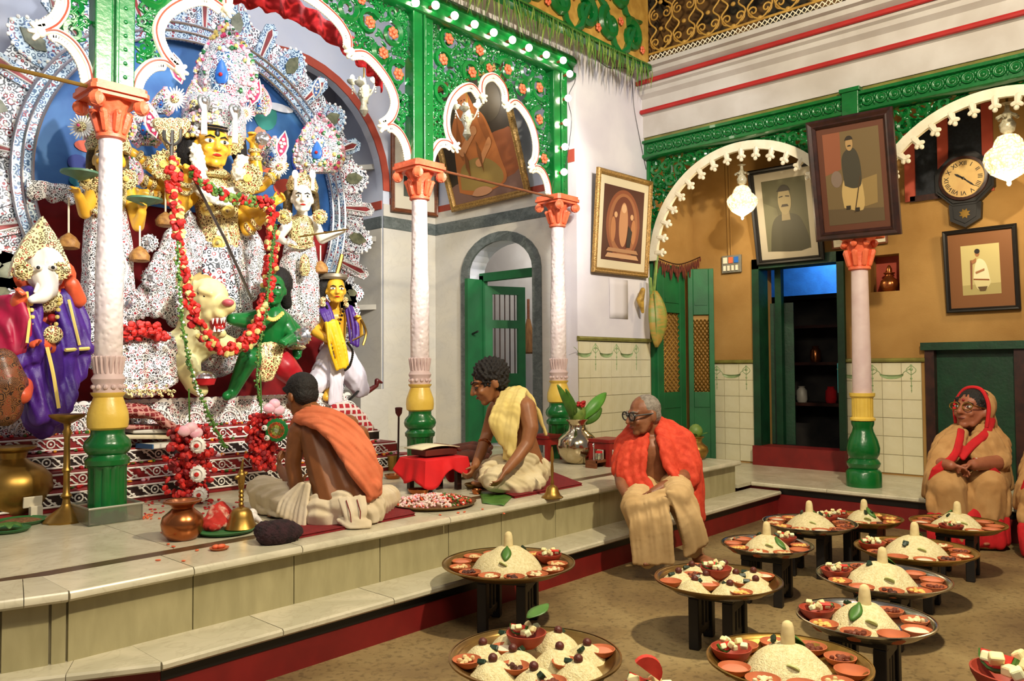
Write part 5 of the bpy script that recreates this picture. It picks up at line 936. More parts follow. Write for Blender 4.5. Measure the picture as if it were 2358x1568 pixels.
g=G().ell(K(640,652,6.15),(.13,.13,.15)).chain((K(652,665,6.1),.06),(K(660,700,6.15),.05)); blob('hair',g,HAIR,dm_,.014,2)
g=G().chain((K(622,815,6.1),.12),(K(655,845,6.0),.115),(K(672,862,6.0),.1)); blob('red_breeches',g,mat('red_satin','#b81424','#98101c',.4,vs=4),dm_,.012,3)
g=G(); drape(g,[K(598,795,5.95),K(606,830,5.92),K(600,872,5.95)],[K(648,795,5.95),K(640,830,5.92),K(622,870,5.95)],5,.03); blob('gold_apron',g,GOLDF,dm_,.012,1)
P('necklace',beads([K(605+k*4.5,722+14*sin(PI*k/10),5.92) for k in range(11)],.02),mat('gold_foil','#e8cf70'),dm_); rosette(dm_,K(697,775,5.9),.075,SILVER,SILVER,'shield')
P('armlet',G().lathe([(.06,-.02),(.085,0),(.06,.02)],K(683,800,6.1),12),GOLDF,dm_)
# ---------------------------------------------------------------- attendants
def goddess2(label,cx,cy,h,Y,arms,skin,crn,skirt,fx):
    t=T('attendant_statue',label,'statue',K(cx,900,Y)); g=G(); hd=idol_head(t,g,cx,cy,Y-.15,h,fx,0,skin); k=h/.3
    g.chain((K(cx,cy+32*k,Y-.05),.055*k),(K(cx-2,cy+52*k,Y),.07*k)); g.chain((K(cx-4,cy+72*k,Y),.13*k),(K(cx-4,cy+120*k,Y),.11*k)); g.cap(K(cx-32*k,cy+58*k,Y),.06*k,K(cx+28*k,cy+58*k,Y),.06*k)
    for a in arms: arm(g,[K(*q) for q in a],(.058*k,.048*k,.036*k),.15*k,.6)
    blob('body',g,skin,t,.011,3); face(t,*hd[:4],hd[4],BLACKP,mat('red_lips','#c0281e'),None,1.4)
    g=G().ell(K(cx,cy-14,Y),(.15*k,.11*k,.13*k)).chain((K(cx-36*k,cy-10,Y),.05*k),(K(cx-38*k,cy+40*k,Y),.05*k)).chain((K(cx+30*k,cy-10,Y),.05*k),(K(cx+36*k,cy+36*k,Y),.045*k)); blob('hair',g,mat('gold_brown_hair','#6a5428','#3a2c14',.6,vs=30,bump=.8,bs=60),t,.014,2)
    g=G().chain((K(cx-4,cy+74*k,Y-.02),.145*k),(K(cx-4,cy+118*k,Y-.02),.125*k)); blob('bodice',g,GOLDF,t,.012,2)
    g=G().chain((K(cx-4,cy+125*k,Y),.14*k),(K(cx-2,cy+190*k,Y),.17*k),(K(cx,skirt,Y),.2*k)); drape(g,[K(cx-34*k,cy+100*k,Y),K(cx-52*k,cy+180*k,Y),K(cx-58*k,skirt-10,Y)],[K(cx-20*k,cy+130*k,Y-.1),K(cx-24*k,cy+200*k,Y-.12),K(cx-26*k,skirt,Y-.12)],4,.035); drape(g,[K(cx+28*k,cy+110*k,Y),K(cx+38*k,cy+180*k,Y),K(cx+40*k,skirt-30,Y)],[K(cx+16*k,cy+140*k,Y-.1),K(cx+22*k,cy+200*k,Y-.12),K(cx+24*k,skirt,Y-.12)],4,.03); blob('silver_skirt',g,LACEF,t,.014,2,folds(.006,70))
    P('girdle',beads([K(cx-34*k+q*3*k,cy+118*k+6*sin(PI*q/20),Y-.16) for q in range(21)],.02*k),GOLDF,t); P('gold_tassel',G().lathe([(.01,.14),(.04,.1),(.05,.0),(.03,-.06)],K(cx+6*k,cy+180*k,Y-.22),10),GOLDF,t)
    P('tiara',G().lathe([(.15*k,-.02),(.165*k,.03),(.13*k,.12),(.03*k,.16)],K(cx,cy-22*k,Y-.04),16),GOLDF,t); crown(t,*crn,Y,int(cx))
    for q in(-1,1):
        rosette(t,K(cx+q*44*k+(0 if q<0 else 2),cy+46*k,Y-.22),.075*k,GOLDF,mat('gold_foil','#e8cf70'),'earring_disc'); a=K(cx+4+q*22*k,cy-22*k,Y-.2); b=K(cx+4+q*22*k,cy-62*k,Y-.2); P('white_plume',G().tube([a,b],.016,6),WHITEP,t); P('plume_head',G().ell(b,(.035,.015,.045)),WHITEP,t)
    return t
sa=goddess2('white faced goddess statue with gold bodice at the right of the tall goddess',696,458,.27,6.4,[[(668,510,6.4),(640,548,6.3),(655,556,6.2)],[(722,508,6.4),(742,552,6.3),(775,538,6.2)]],IDOLW,(734,398,737,262,52),725,.3)
spike_flower(sa,K(645,385,6.3),.085); leafjewel(sa,K(731,205,6.3),.09,BLUEF,-.15); leafjewel(sa,K(772,365,6.3),.075,PINKF,-.3); P('arrow',G().tube([K(690,545,6.1),K(800,528,6.1)],.008,5),BRASS,sa)
la_=goddess2('yellow goddess statue half hidden behind the nearest column, hands raised with green lotus saucers',250,368,.3,6.4,[[(222,420,6.4),(195,490,6.3),(182,452,6.2)],[(290,420,6.4),(318,520,6.3),(327,488,6.2)]],IDOLY,(250,325,250,225,55),800,.3)
for x,y in((185,402),(334,463)): P('lotus_saucer',G().lathe([(.02,-.04),(.06,-.02),(.13,.005),(.13,.02),(.05,.015)],K(x,y,6.15),16,cap=True),mat('lotus_green','#5c8a6c','#4a7458',.5),la_)
P('pearl_rope',beads([K(262+30*sin(k*.11),560+k*4.2,6.12) for k in range(60)],.012),WHITEP,la_); rosette(la_,K(303,700,6.2),.11,LACEF,SILVER,'paper_disc')
# purple robed elephant headed statue
ga=T('elephant_headed_statue','elephant headed statue in purple robe with gold filigree crown','statue',K(110,960,6.0)); g=G(); Y=6.0
g.ell(K(104,618,5.95),(.13,.13,.17)); g.chain((K(104,640,5.85),.085),(K(112,668,5.78),.06),(K(96,684,5.74),.045),(K(74,690,5.72),.028)); blob('head',g,IDOLW,ga,.010,3)
for q in(-1,1): P('ear',G().ell(K(104+q*40,635,6.0),(.09,.03,.11)),IDOLO,ga)
for x in(88,122): P('eye',G().ell(K(x,616,5.78),(.028,.02,.018)),EYEW,ga); P('iris',G().ell(K(x,616,5.765),.012),BLACKP,ga); P('tusk',G().cap(K(x+2,655,5.8),.02,K(x+(8 if x>100 else -8),672,5.75),.008),WHITEP,ga)
g=G().ell(K(108,705,5.98),(.17,.14,.16)).ell(K(110,745,5.98),(.15,.14,.12)); arm(g,[K(150,680,6.0),K(178,690,5.9),K(166,655,5.85)],(.07,.06,.05),.16); arm(g,[K(60,690,6.0),K(30,720,5.9),K(45,690,5.8)],(.07,.06,.05),.16); arm(g,[K(130,740,5.95),K(118,800,5.8),K(98,792,5.75)],(.06,.055,.045),.16); g.chain((K(50,890,5.8),.07),(K(50,910,5.7),.06)); blob('body',g,IDOLO,ga,.011,3)
g=G(); drape(g,[K(50,668,5.9),K(60,760,5.82),K(40,850,5.8)],[K(80,680,5.82),K(90,770,5.75),K(110,800,5.75)],5,.035); drape(g,[K(130,680,5.85),K(150,760,5.8),K(150,810,5.78)],[K(160,680,5.95),K(188,740,5.9),K(203,800,5.85)],6,.035); drape(g,[K(45,820,5.85),K(60,890,5.8),K(80,960,5.75)],[K(200,805,5.9),K(175,870,5.85),K(140,955,5.75)],11,.05); g.chain((K(110,800,5.95),.2),(K(108,900,5.95),.18),(K(105,960,5.9),.14)); blob('purple_robe',g,PURPLE,ga,.012,2,folds(.012,55,(1,.3,.1)))
P('robe_trim',G().tube([K(158,690,5.8),K(170,740,5.78),K(183,795,5.75)],.01,5).tube([K(150,806,5.74),K(205,802,5.8)],.012,5).tube(spl([K(108,800,5.72),K(122,860,5.68),K(135,940,5.66)]),.012,5).tube([K(62,672,5.8),K(68,740,5.74),K(62,790,5.72)],.009,5),mat('gold_foil','#e8cf70'),ga)
g=G().prism([(-.19,-.12),(-.165,.0),(-.1,.15),(0,.30),(.1,.15),(.165,.0),(.19,-.12),(.12,-.1),(.1,.0),(0,.05),(-.1,0),(-.12,-.1)],K(98,600,5.88),X3,Z3,(0,.06,0)); P('filigree_crown',g,GOLDF,ga,False)
for q in(-1,1): rosette(ga,K(98+q*42,625,5.82),.06,GOLDF,GOLDF,'crown_disc')
P('necklace',beads(spl([K(70,690,5.76),K(85,770,5.74),K(122,770,5.74),K(138,690,5.76)],6),.015),mat('gold_foil','#e8cf70'),ga); P('pendant',G().ell(K(123,770,5.72),(.06,.03,.06)),GOLDF,ga); P('chest_ornament',G().ell(K(108,690,5.82),(.1,.04,.09)),GOLDF,ga); P('red_jewel',G().ell(K(120,733,5.8),.03),RED,ga)
g=G(); drape(g,[K(5,690,5.9),K(0,760,5.85),K(-10,820,5.85)],[K(50,700,5.8),K(58,750,5.78),K(55,810,5.8)],6,.035); blob('magenta_shawl',g,MAGENTA,ga,.012,2,folds(.008,60))
g=G().chain((K(0,840,5.75),.11),(K(8,885,5.75),.14),(K(4,940,5.75),.12)).chain((K(20,860,5.7),.07),(K(38,900,5.7),.05)); t=blob('brown_bundle',g,lace('brown_filigree','#7a4e2c','#2a1810','#8a3a20',22),None,.014,2,label='brown filigree draped bundle at the left edge beside the purple robe',cat='bundle')
# yellow youth statue
ka=T('youth_statue','yellow skinned youth statue in white dhoti and purple scarf at the right of the altar','statue',K(775,915,6.4)); g=G(); Y=6.4
hd=idol_head(ka,g,773,668,6.25,.26,.35,0,IDOLY); g.chain((K(772,695,6.35),.05),(K(770,712,6.38),.065)); g.chain((K(768,735,6.4),.125),(K(772,800,6.42),.1),(K(772,830,6.42),.12)); g.cap(K(742,722,6.4),.055,K(800,722,6.4),.055)
arm(g,[K(738,725,6.4),K(728,765,6.3),K(752,780,6.2)],(.055,.048,.038),.13); arm(g,[K(804,725,6.4),K(826,768,6.35),K(826,738,6.25)],(.055,.046,.036),.13); g.chain((K(760,900,6.35),.05),(K(752,915,6.25),.04)); blob('body',g,IDOLY,ka,.010,3); face(ka,*hd[:4],hd[4],BLACKP,mat('red_lips','#c0281e'),None,1.35)
g=G().ell(K(766,652,6.34),(.13,.12,.11)).chain((K(742,660,6.32),.05),(K(738,690,6.36),.045)); blob('hair',g,HAIR,ka,.012,2); P('headband',G().lathe([(.12,-.02),(.135,0),(.13,.03),(.1,.035)],K(768,640,6.3),18),mat('silver_brown','#8a8070',metal=.5),ka); P('plume',G().tube(spl([K(775,635,6.2),K(782,610,6.2),K(788,585,6.2)]),[.02]*16+[.005],6),BRASS,ka)
g=G(); drape(g,[K(736,705,6.28),K(742,725,6.22),K(752,745,6.2)],[K(752,700,6.25),K(762,722,6.2),K(768,745,6.18)],3,.02); drape(g,[K(795,700,6.28),K(802,740,6.22),K(808,790,6.2)],[K(808,708,6.3),K(822,750,6.25),K(822,795,6.22)],3,.02); blob('purple_scarf',g,PURPLE,ka,.009,1)
g=G(); drape(g,[K(752,745,6.15),K(760,800,6.12),K(775,850,6.12)],[K(775,740,6.15),K(795,800,6.12),K(800,840,6.12)],4,.022); blob('yellow_sash',g,mat('yellow_silk','#f0c820','#e0b010',.5,vs=6),ka,.009,1,folds(.004,80))
g=G().chain((K(770,815,6.42),.14),(K(745,865,6.38),.12),(K(728,885,6.35),.1)).chain((K(785,820,6.42),.13),(K(815,865,6.4),.12),(K(830,895,6.4),.09)); drape(g,[K(760,830,6.25),K(765,880,6.2),K(760,930,6.2)],[K(790,830,6.25),K(788,880,6.2),K(785,925,6.2)],4,.025); blob('white_dhoti',g,mat('white_satin','#e6e0ea','#d6d0dc',.7,vs=4),ka,.010,2,folds(.006,70))
P('earrings',beads([K(744,690,6.22),K(744,700,6.22),K(795,690,6.22),K(797,702,6.22)],.03),GOLDF,ka); P('neck_garland',beads(spl([K(752,705,6.22),K(772,760,6.2),K(794,705,6.22)],8),.014),BLACKP,ka); P('striped_cord',beads(spl([K(800,790,6.15),K(812,810,6.12),K(806,840,6.12),K(795,852,6.12)],7),.014),BLACKP,ka); P('bow',G().tube(spl([K(832,735,6.2),K(843,765,6.2),K(836,795,6.2)]),.012,6).tube([K(800,790,6.2),K(838,770,6.2)],.008,5),BRASS,ka)
# ---------------------------------------------------------------- garlands and hangings
def garland(label,path,r,n,cols,seed,per=3):
    t=T('flower_garland',label,'garland',path[0]); Q=spl(path,10); P('string',G().tube(Q,.008,5),LEAF,t); L=resamp(Q,n); r_=random.Random(seed); gs=[G() for _ in cols]
    for i,p in enumerate(L):
        for k in range(per):
            c=r_.randrange(len(cols)); v=V((r_.gauss(0,1),r_.gauss(0,1),r_.gauss(0,1))).normalized()*r*r_.uniform(.4,1); gs[c].ell(p+v,(r*r_.uniform(.4,.62),r*r_.uniform(.3,.5),r*r_.uniform(.4,.6)),Matrix.Rotation(r_.uniform(0,3),3,'Y')@Matrix.Rotation(r_.uniform(0,3),3,'Z'),6,4)
    for g,c in zip(gs,cols): P('flowers',g,c,t,kind='stuff')
    return t
RED2=mat('bright_red_flower','#d8281c','#b81a14',.6,vs=25); BUD=mat('cream_bud','#d8c880','#c4b060',.7)
garland('long red flower garland looped round the goddess down to the lion',[K(400,378,6.0),K(402,450,5.95),K(415,560,5.9),K(425,650,5.85),K(450,735,5.78),K(490,790,5.72),K(535,805,5.7),K(580,775,5.72),K(605,710,5.8),K(620,630,5.9),K(628,540,6.0),K(622,480,6.05)],.055,150,[RED2,RED,RED2,BUD],3)
garland('short red and green garland across the goddess chest',[K(440,395,6.05),K(480,430,6.0),K(530,455,5.98),K(575,462,6.02),K(625,462,6.05)],.045,60,[RED2,LEAF,RED,PALE],5)
garland('thin green leaf garland hanging in front of the lion',[K(408,560,5.75),K(415,700,5.7),K(428,800,5.66),K(450,880,5.62),K(480,955,5.58),K(520,1030,5.55)],.022,110,[LEAF,PALE,LEAF,WHITEP],7,2)
garland('thin green leaf strand hanging before the demon',[K(634,520,5.85),K(622,620,5.8),K(612,720,5.75),K(596,810,5.7),K(592,880,5.66),K(600,930,5.64)],.02,90,[LEAF,PALE,LEAF],9,2)
def bunch(label,px,py0,py1,Y,w,seed,ros):
    t=T('flower_bunch',label,'flowers',K(px,py1,Y)); r_=random.Random(seed); gs=[G() for _ in range(3)]; P('string',G().tube([K(px-5,py0-90,Y),K(px,py1,Y)],.006,4),LEAF,t)
    for k in range(420):
        b=r_.random(); a=r_.gauss(0,.45); p=K(px+w*a*(1-.3*b),lerp(py0,py1,b),Y+r_.uniform(-.1,.08)); gs[r_.choice([0,0,1,1,2])].ell(p,(r_.uniform(.014,.03),r_.uniform(.012,.02),r_.uniform(.014,.03)),Matrix.Rotation(r_.uniform(0,3),3,'Y'),5,4)
    for g,c in zip(gs,(RED,RED2,mat('crimson_flower','#8a0c1c','#700812',.6))): P('flowers',g,c,t,kind='stuff')
    for x,y,r,m_,c_ in ros: rosette(t,K(x,y,Y-.13),r,m_,c_)
    return t
tb=bunch('bunch of red flowers with three white paper rosettes hanging before the tiers',440,985,1160,5.52,52,1,[(457,1025,.055,WHITEP,RED2),(457,1091,.056,WHITEP,RED2),(462,1138,.05,WHITEP,RED2)])
for q in((425,992),(440,985),(452,997)): P('pink_rose',G().ell(K(*q,5.42),(.05,.03,.04)),PINKL,tb)
b2=bunch('bunch of red flowers with a green and orange paper wheel beside the near priest',605,955,1080,5.6,42,2,[(610,985,.02,WHITEP,BLACKP),(640,952,.02,WHITEP,BLACKP),(616,1008,.02,WHITEP,BLACKP)])
p=K(638,990,5.42); M=Matrix((CR,CU,-CF)).transposed()
for r0,r1,m_ in((.06,.088,IDOLG),(.04,.062,mat('orange_paper','#e0582c')),(.018,.042,mat('lime_paper','#c0d060')),(.0,.02,WHITEP)): P('paper_wheel',G().lathe([(max(.002,r0),.002),(r1,.0),(r1,.012+.01*(r1<.08)),(max(.002,r0),.022)],p,32,M,sc=lambda a,k:1+.04*cos(a*16)),m_,b2)
for q in((620,940),(632,930),(642,945)): P('pink_rose',G().ell(K(*q,5.45),(.05,.03,.04)),PINKL,b2)
for x,y0,y1,Y_,l in((158,455,555,6.3,'leftmost of the golden tassels'),(322,520,585,6.2,'golden tassel under the raised hand behind the nearest column'),(381,400,505,6.3,'golden tassel beside the red garland'),(738,565,615,6.3,'golden tassel beside the white faced goddess')):
    a,b=K(x,y0,Y_),K(x,y1,Y_); t=T('tassel',l+' hanging on a thin cord','ornament',b); P('cord',G().tube([a,b],.007,5),CREAM,t); P('tassel_head',G().lathe([(.01,.06),(.05,.03),(.075,-.01),(.07,-.05),(.05,-.06)],b,14,sc=lambda a,k:1+.06*cos(9*a)),mat('tassel_gold','#b08040','#8a5c28',.6,vs=30,bump=.5),t)
t=T('hanging_umbrella','small silver umbrella ornament hanging below the lion','ornament',K(472,868,6.0)); p=K(472,868,6.0); P('canopy',G().lathe([(.01,.05),(.05,.045),(.085,.015),(.09,-.01),(.085,-.012),(.0,.02)],p,18),SILVER,t); P('red_lining',G().lathe([(.085,-.012),(.07,-.06),(.03,-.07)],p,16),REDCL,t)
g=G()
for k in range(60): p=K(U3(285,375),U3(745,782),6.0)+V((0,U3(-.08,.08),0)); g.ell(p,(U3(.02,.035),U3(.015,.03),U3(.015,.03)),None,5,4)
P('red_petals',g,RED2,None,kind='stuff',label='heap of red and orange petals on the lion back',cat='petals')
# ---------------------------------------------------------------- people
def hairball(par,c,f,u,s,h,m,full=1,seed=0,disp=.012,back=.0,cutoff=0):
    M=Matrix((s,f,u)).transposed(); g=G().ell(c+u*.17*h-f*.11*h,(.36*h*full,.40*h*full,.37*h*full),M,16,10).ell(c-u*.02*h-f*.2*h,(.32*h*full,.27*h,.3*h),M,12,8)
    for k in(-1,1): g.cap(c+s*k*.33*h+u*.08*h-f*.04*h,.05*h,c+s*k*.32*h+u*.24*h+f*.12*h,.06*h)
    a=np.array(c); 
    def d(co):
        q=(co-a)/h*14+seed; q=q*(1.25 if disp>.015 else 2.6); return disp*h*2.2*(np.sin(q[:,0]*2.1+np.sin(q[:,2]))*np.sin(q[:,1]*2.3+1)*np.sin(q[:,2]*2.2+2))
    return blob('hair',g,m,par,.007,2,d)
def feet(g,heel,toe,up=Z3,k=1):
    heel,toe=V(heel),V(toe); d=(toe-heel).normalized(); s=d.cross(up).normalized(); g.cap(heel,.038*k,heel.lerp(toe,.6),.034*k)
    for i in range(5): a=heel.lerp(toe,.58)+s*(i-2)*.017*k; g.cap(a,.022*k,toe-d*abs(i-1)*.012*k+s*(i-2)*.021*k,.0135*k if i!=1 else .016*k,7)
# near priest, seen from behind ------------------------------------------------
t=T('person','man seated cross legged with his back turned, salmon cloth over one shoulder and cream dhoti','person',pz(740,1200,ZP)); g=G()
c=J(693,912,5.02); f,u,s=frame3(CR*-.72+CF*.62+Z3*-.42); h=.262; head_prims(g,c,f,u,s,h)
g.chain((J(708,935,5.0),.058),(J(735,968,4.95),.075)); g.chain((J(722,1000,4.95),.085),(J(745,1075,4.9),.105),(J(768,1150,4.85),.11)); g.chain((J(790,992,5.0),.09),(J(812,1060,4.92),.12),(J(830,1145,4.87),.115)); g.cap(J(690,992,4.98),.066,J(800,980,5.02),.075); g.cap(J(750,1010,4.96),.1,J(800,1130,4.87),.11)
g.chain((J(684,1000,4.98),.062),(J(674,1070,4.96),.05),(J(686,1135,4.95),.046)); g.chain((J(686,1135,4.95),.046),(J(664,1110,5.12),.038),(J(645,1078,5.3),.028)); hand(g,J(645,1078,5.3),J(640,1040,5.4)-J(645,1078,5.3),CR,.18,.7)
g.chain((J(828,1000,5.08),.06),(J(850,1090,5.2),.048),(J(800,1110,5.4),.04),(J(740,1090,5.5),.03)); hand(g,J(740,1090,5.5),-CR,-Z3,.18,.6)
g.chain((J(600,1175,5.25),.05),(J(640,1195,5.1),.04)); feet(g,J(612,1178,5.22),J(648,1200,5.0),Z3)
blob('body',g,SK1,t,.0075,4,None,ZP+.01); face(t,c,f,u,s,h); hairball(t,c,f,u,s,h,HAIR,1.04,1,.005)
g=G(); g.chain((J(748,1178,4.83),.13),(J(838,1172,4.88),.135)); g.cap(J(790,1160,4.8),.1,J(800,1190,4.78),.08); g.chain((J(742,1170,4.88),.125),(J(670,1150,5.05),.11),(J(602,1128,5.22),.095)); g.chain((J(602,1128,5.22),.092),(J(610,1165,5.2),.075),(J(690,1200,4.95),.06)); g.chain((J(840,1170,4.95),.12),(J(890,1150,5.45),.1),(J(800,1165,5.5),.07))
blob('dhoti',g,COTTONW,t,.009,3,folds(.006,75,(1,.6,.5),2),ZP+.012)
g=G(); drape(g,[J(690,1115,4.88),J(650,1150,4.86),J(640,1180,4.83)],[J(712,1118,4.8),J(706,1160,4.76),J(700,1215,4.72)],7,.017); blob('front_pleats',g,COTTONW,t,.008,1,None,ZP+.008); g=G(); drape(g,[J(782,1150,4.72),J(795,1185,4.68),J(800,1205,4.68)],[J(838,1145,4.74),J(842,1180,4.7),J(830,1205,4.7)],7,.016); drape(g,[J(780,1198,4.7),J(810,1215,4.66),J(850,1212,4.68)],[J(800,1195,4.7),J(825,1200,4.68),J(848,1204,4.7)],3,.02); blob('dhoti_pleats',g,COTTONW,t,.008,1,None,ZP+.008)
P('dhoti_border',G().tube([J(797,1152,4.70),J(806,1180,4.66),J(809,1203,4.66)],.003,4).tube([J(822,1150,4.71),J(830,1178,4.67),J(829,1203,4.67)],.003,4),MAROON,t)
g=G(); drape(g,[J(682,966,4.94),J(735,984,4.80),J(772,1022,4.76),J(815,1090,4.73),J(855,1138,4.77)],[J(712,944,4.95),J(775,958,4.90),J(832,1005,4.88),J(862,1075,4.86),J(868,1130,4.84)],9,.03,11); g.chain((J(858,1130,4.82),.05),(J(866,1085,4.9),.045)); g.chain((J(862,1120,4.8),.045),(J(850,1145,4.78),.03)); g.chain((J(690,958,4.97),.035),(J(682,985,5.1),.045),(J(700,1040,5.2),.04)); blob('shoulder_cloth',g,SALMON,t,.008,1,folds(.003,120,(1,.5,.4)))
# second priest in profile -----------------------------------------------------
t=T('person','man with black curly hair seated in profile wearing a yellow shoulder cloth and cream dhoti','person',pz(1190,1122,ZP)); g=G()
c=J(1127,880,6.16); f,u,s=frame3(-CR*.93-CF*.22-Z3*.36); h=.325; head_prims(g,c,f,u,s,h)
g.chain((J(1146,905,6.18),.07),(J(1165,930,6.2),.085)); g.chain((J(1178,955,6.15),.135),(J(1195,1010,6.18),.135),(J(1212,1070,6.22),.145)); g.cap(J(1160,945,6.3),.1,J(1200,1060,6.3),.12); g.cap(J(1205,932,6.05),.075,J(1145,938,6.35),.07)
g.chain((J(1212,938,5.99),.075),(J(1222,985,5.93),.062),(J(1214,1022,5.9),.052)); g.chain((J(1214,1022,5.9),.052),(J(1190,1055,5.83),.045),(J(1166,1083,5.78),.034)); hand(g,J(1166,1083,5.78),J(1150,1108,5.74)-J(1166,1083,5.78),-CR,.2,.45,-1)
g.chain((J(1140,945,6.36),.068),(J(1122,1000,6.36),.052),(J(1108,1040,6.25),.045),(J(1094,1072,6.12),.033)); hand(g,J(1094,1072,6.12),J(1080,1100,6.05)-J(1094,1072,6.12),-CR,.19,.8)
feet(g,J(1125,1112,6.2),J(1085,1112,6.1)); blob('body',g,SK2,t,.0085,4,None,ZP+.012); face(t,c,f,u,s,h,moust=None,lid=SK2); hairball(t,c,f,u,s,h,HAIR,1.12,3,.02)
for k in range(26):
    pass
g=G(); g.chain((J(1215,1085,6.2),.15),(J(1180,1095,6.05),.12),(J(1138,1105,5.9),.095)); g.chain((J(1138,1108,5.9),.085),(J(1200,1118,5.95),.08),(J(1235,1110,6.05),.07)); g.chain((J(1215,1085,6.35),.15),(J(1150,1080,6.45),.12),(J(1112,1090,6.35),.085)); g.cap(J(1238,1085,6.25),.11,J(1225,1110,6.2),.09); g.chain((J(1155,1062,6.1),.06),(J(1120,1080,6.05),.045),(J(1112,1100,6.0),.035)); g.chain((J(1180,1050,6.08),.05),(J(1225,1058,6.1),.055)); blob('dhoti',g,COTTON,t,.009,2,folds(.007,70,(1,.5,.7),1),ZP+.012)
g=G(); drape(g,[J(1158,905,6.08),J(1140,940,6.0),J(1130,970,5.97),J(1142,1000,5.98)],[J(1208,900,6.05),J(1196,935,5.95),J(1190,975,5.93),J(1180,1052,5.93)],7,.024,11); drape(g,[J(1165,1000,5.97),J(1163,1030,5.97),J(1160,1055,5.97)],[J(1186,990,5.94),J(1184,1030,5.94),J(1182,1060,5.94)],4,.016); drape(g,[J(1165,898,6.15),J(1195,896,6.22),J(1220,915,6.27)],[J(1180,905,6.05),J(1205,898,6.12),J(1228,930,6.2)],4,.025); g.chain((J(1205,900,6.12),.02),(J(1238,945,6.25),.018),(J(1257,1000,6.32),.015)); blob('shoulder_cloth',g,YCLOTH,t,.008,1,folds(.0035,110,(1,.4,.2)))
P('bracelet',G().lathe([(.05,-.012),(.057,0),(.05,.012)],J(1116,1020,6.3),14,(J(1108,1040,6.25)-J(1122,1000,6.36)).normalized().to_track_quat('Z','Y').to_matrix()),COPPER,t)
# elder on the step ------------------------------------------------------------
t=T('person','elderly man with glasses in an orange shawl and beige dhoti sitting on the platform edge','person',pz(1530,1290,0)); g=G()
c=J(1483,955,5.92); f,u,s=frame3(-CR*.9-CF*.36-Z3*.12); h=.30; head_prims(g,c,f,u,s,h)
g.chain((J(1497,980,5.96),.07),(J(1503,1005,6.0),.085)); g.chain((J(1500,1035,6.0),.155),(J(1510,1080,6.02),.15),(J(1525,1120,6.05),.16)); g.cap(J(1450,1020,6.1),.08,J(1560,1015,5.95),.085); g.cap(J(1470,1030,6.02),.11,J(1480,1090,6.0),.1)
g.chain((J(1448,1025,6.08),.075),(J(1430,1085,6.0),.06),(J(1432,1115,5.85),.048),(J(1442,1138,5.75),.037)); hand(g,J(1442,1138,5.75),J(1462,1165,5.68)-J(1442,1138,5.75),CR*-.2-CF,.19,.5,1)
g.chain((J(1568,1025,5.92),.078),(J(1580,1090,5.85),.06),(J(1562,1112,5.72),.052)); g.chain((J(1562,1112,5.72),.052),(J(1528,1122,5.66),.046),(J(1504,1135,5.62),.037)); hand(g,J(1504,1135,5.62),J(1480,1146,5.6)-J(1504,1135,5.62),-Z3*.6-CF*.6,.19,.75,-1)
g.chain((J(1592,1255,5.62),.05),(J(1612,1285,5.60),.042)); feet(g,J(1606,1284,5.62),J(1648,1300,5.38),Z3,1.1); feet(g,J(1490,1285,5.66),J(1478,1298,5.5),Z3,1.1); blob('body',g,SK3,t,.0085,4,None,.005); face(t,c,f,u,s,h,GREYH); 
M=Matrix((s,f,u)).transposed(); g=G().ell(c+u*.15*h-f*.09*h,(.345*h,.385*h,.355*h),M,14,9).ell(c-u*.02*h-f*.2*h,(.315*h,.25*h,.26*h),M); blob('grey_hair',g,GREYH,t,.008,2)
g=G()
for k in(-1,1): e=c+u*.03*h+s*k*.165*h+f*.44*h; g.tube([e+(s*cos(a)*.13+u*sin(a)*.105)*h for a in [2*PI*q/16 for q in range(16)]],.006,6,closed=True); g.tube([c+u*.06*h+s*k*.3*h+f*.42*h,c+u*.04*h+s*k*.36*h-f*.05*h],.006,6)
g.tube([c+u*.05*h+s*.05*h+f*.47*h,c+u*.05*h-s*.05*h+f*.47*h],.006,6); P('glasses',g,BLACKP,t)
for k in(-1,1): e=c+u*.03*h+s*k*.165*h+f*.44*h; P('lens',G().lathe([(.002,-.001),(.12*h,-.001),(.12*h,.001),(.002,.001)],e,14,Matrix((s,u,f)).transposed()),glass('spectacle_glass') if 'spectacle_glass' not in MATS else MATS['spectacle_glass'],t)
g=G(); g.chain((J(1490,1125,6.0),.13),(J(1462,1165,5.58),.1),(J(1480,1230,5.6),.08),(J(1490,1285,5.62),.075)); g.chain((J(1555,1120,5.98),.135),(J(1562,1140,5.5),.1),(J(1585,1200,5.55),.085),(J(1598,1262,5.6),.07)); g.cap(J(1530,1120,6.0),.14,J(1540,1140,6.0),.12)
drape(g,[J(1446,1165,5.52),J(1455,1220,5.5),J(1462,1294,5.52)],[J(1530,1150,5.45),J(1540,1215,5.42),J(1545,1292,5.46)],9,.022); drape(g,[J(1540,1135,5.42),J(1566,1200,5.42),J(1580,1278,5.5)],[J(1592,1135,5.48),J(1612,1190,5.46),J(1626,1245,5.48)],7,.022); drape(g,[J(1475,1150,5.52),J(1510,1140,5.5),J(1540,1125,5.52)],[J(1480,1180,5.5),J(1515,1170,5.48),J(1545,1150,5.48)],4,.03); blob('dhoti',g,mat('beige_cotton','#c8a876','#b99866',.9,vs=6,bump=.12,bs=220),t,.009,2,folds(.005,80,(1,.6,.25),3),.006)
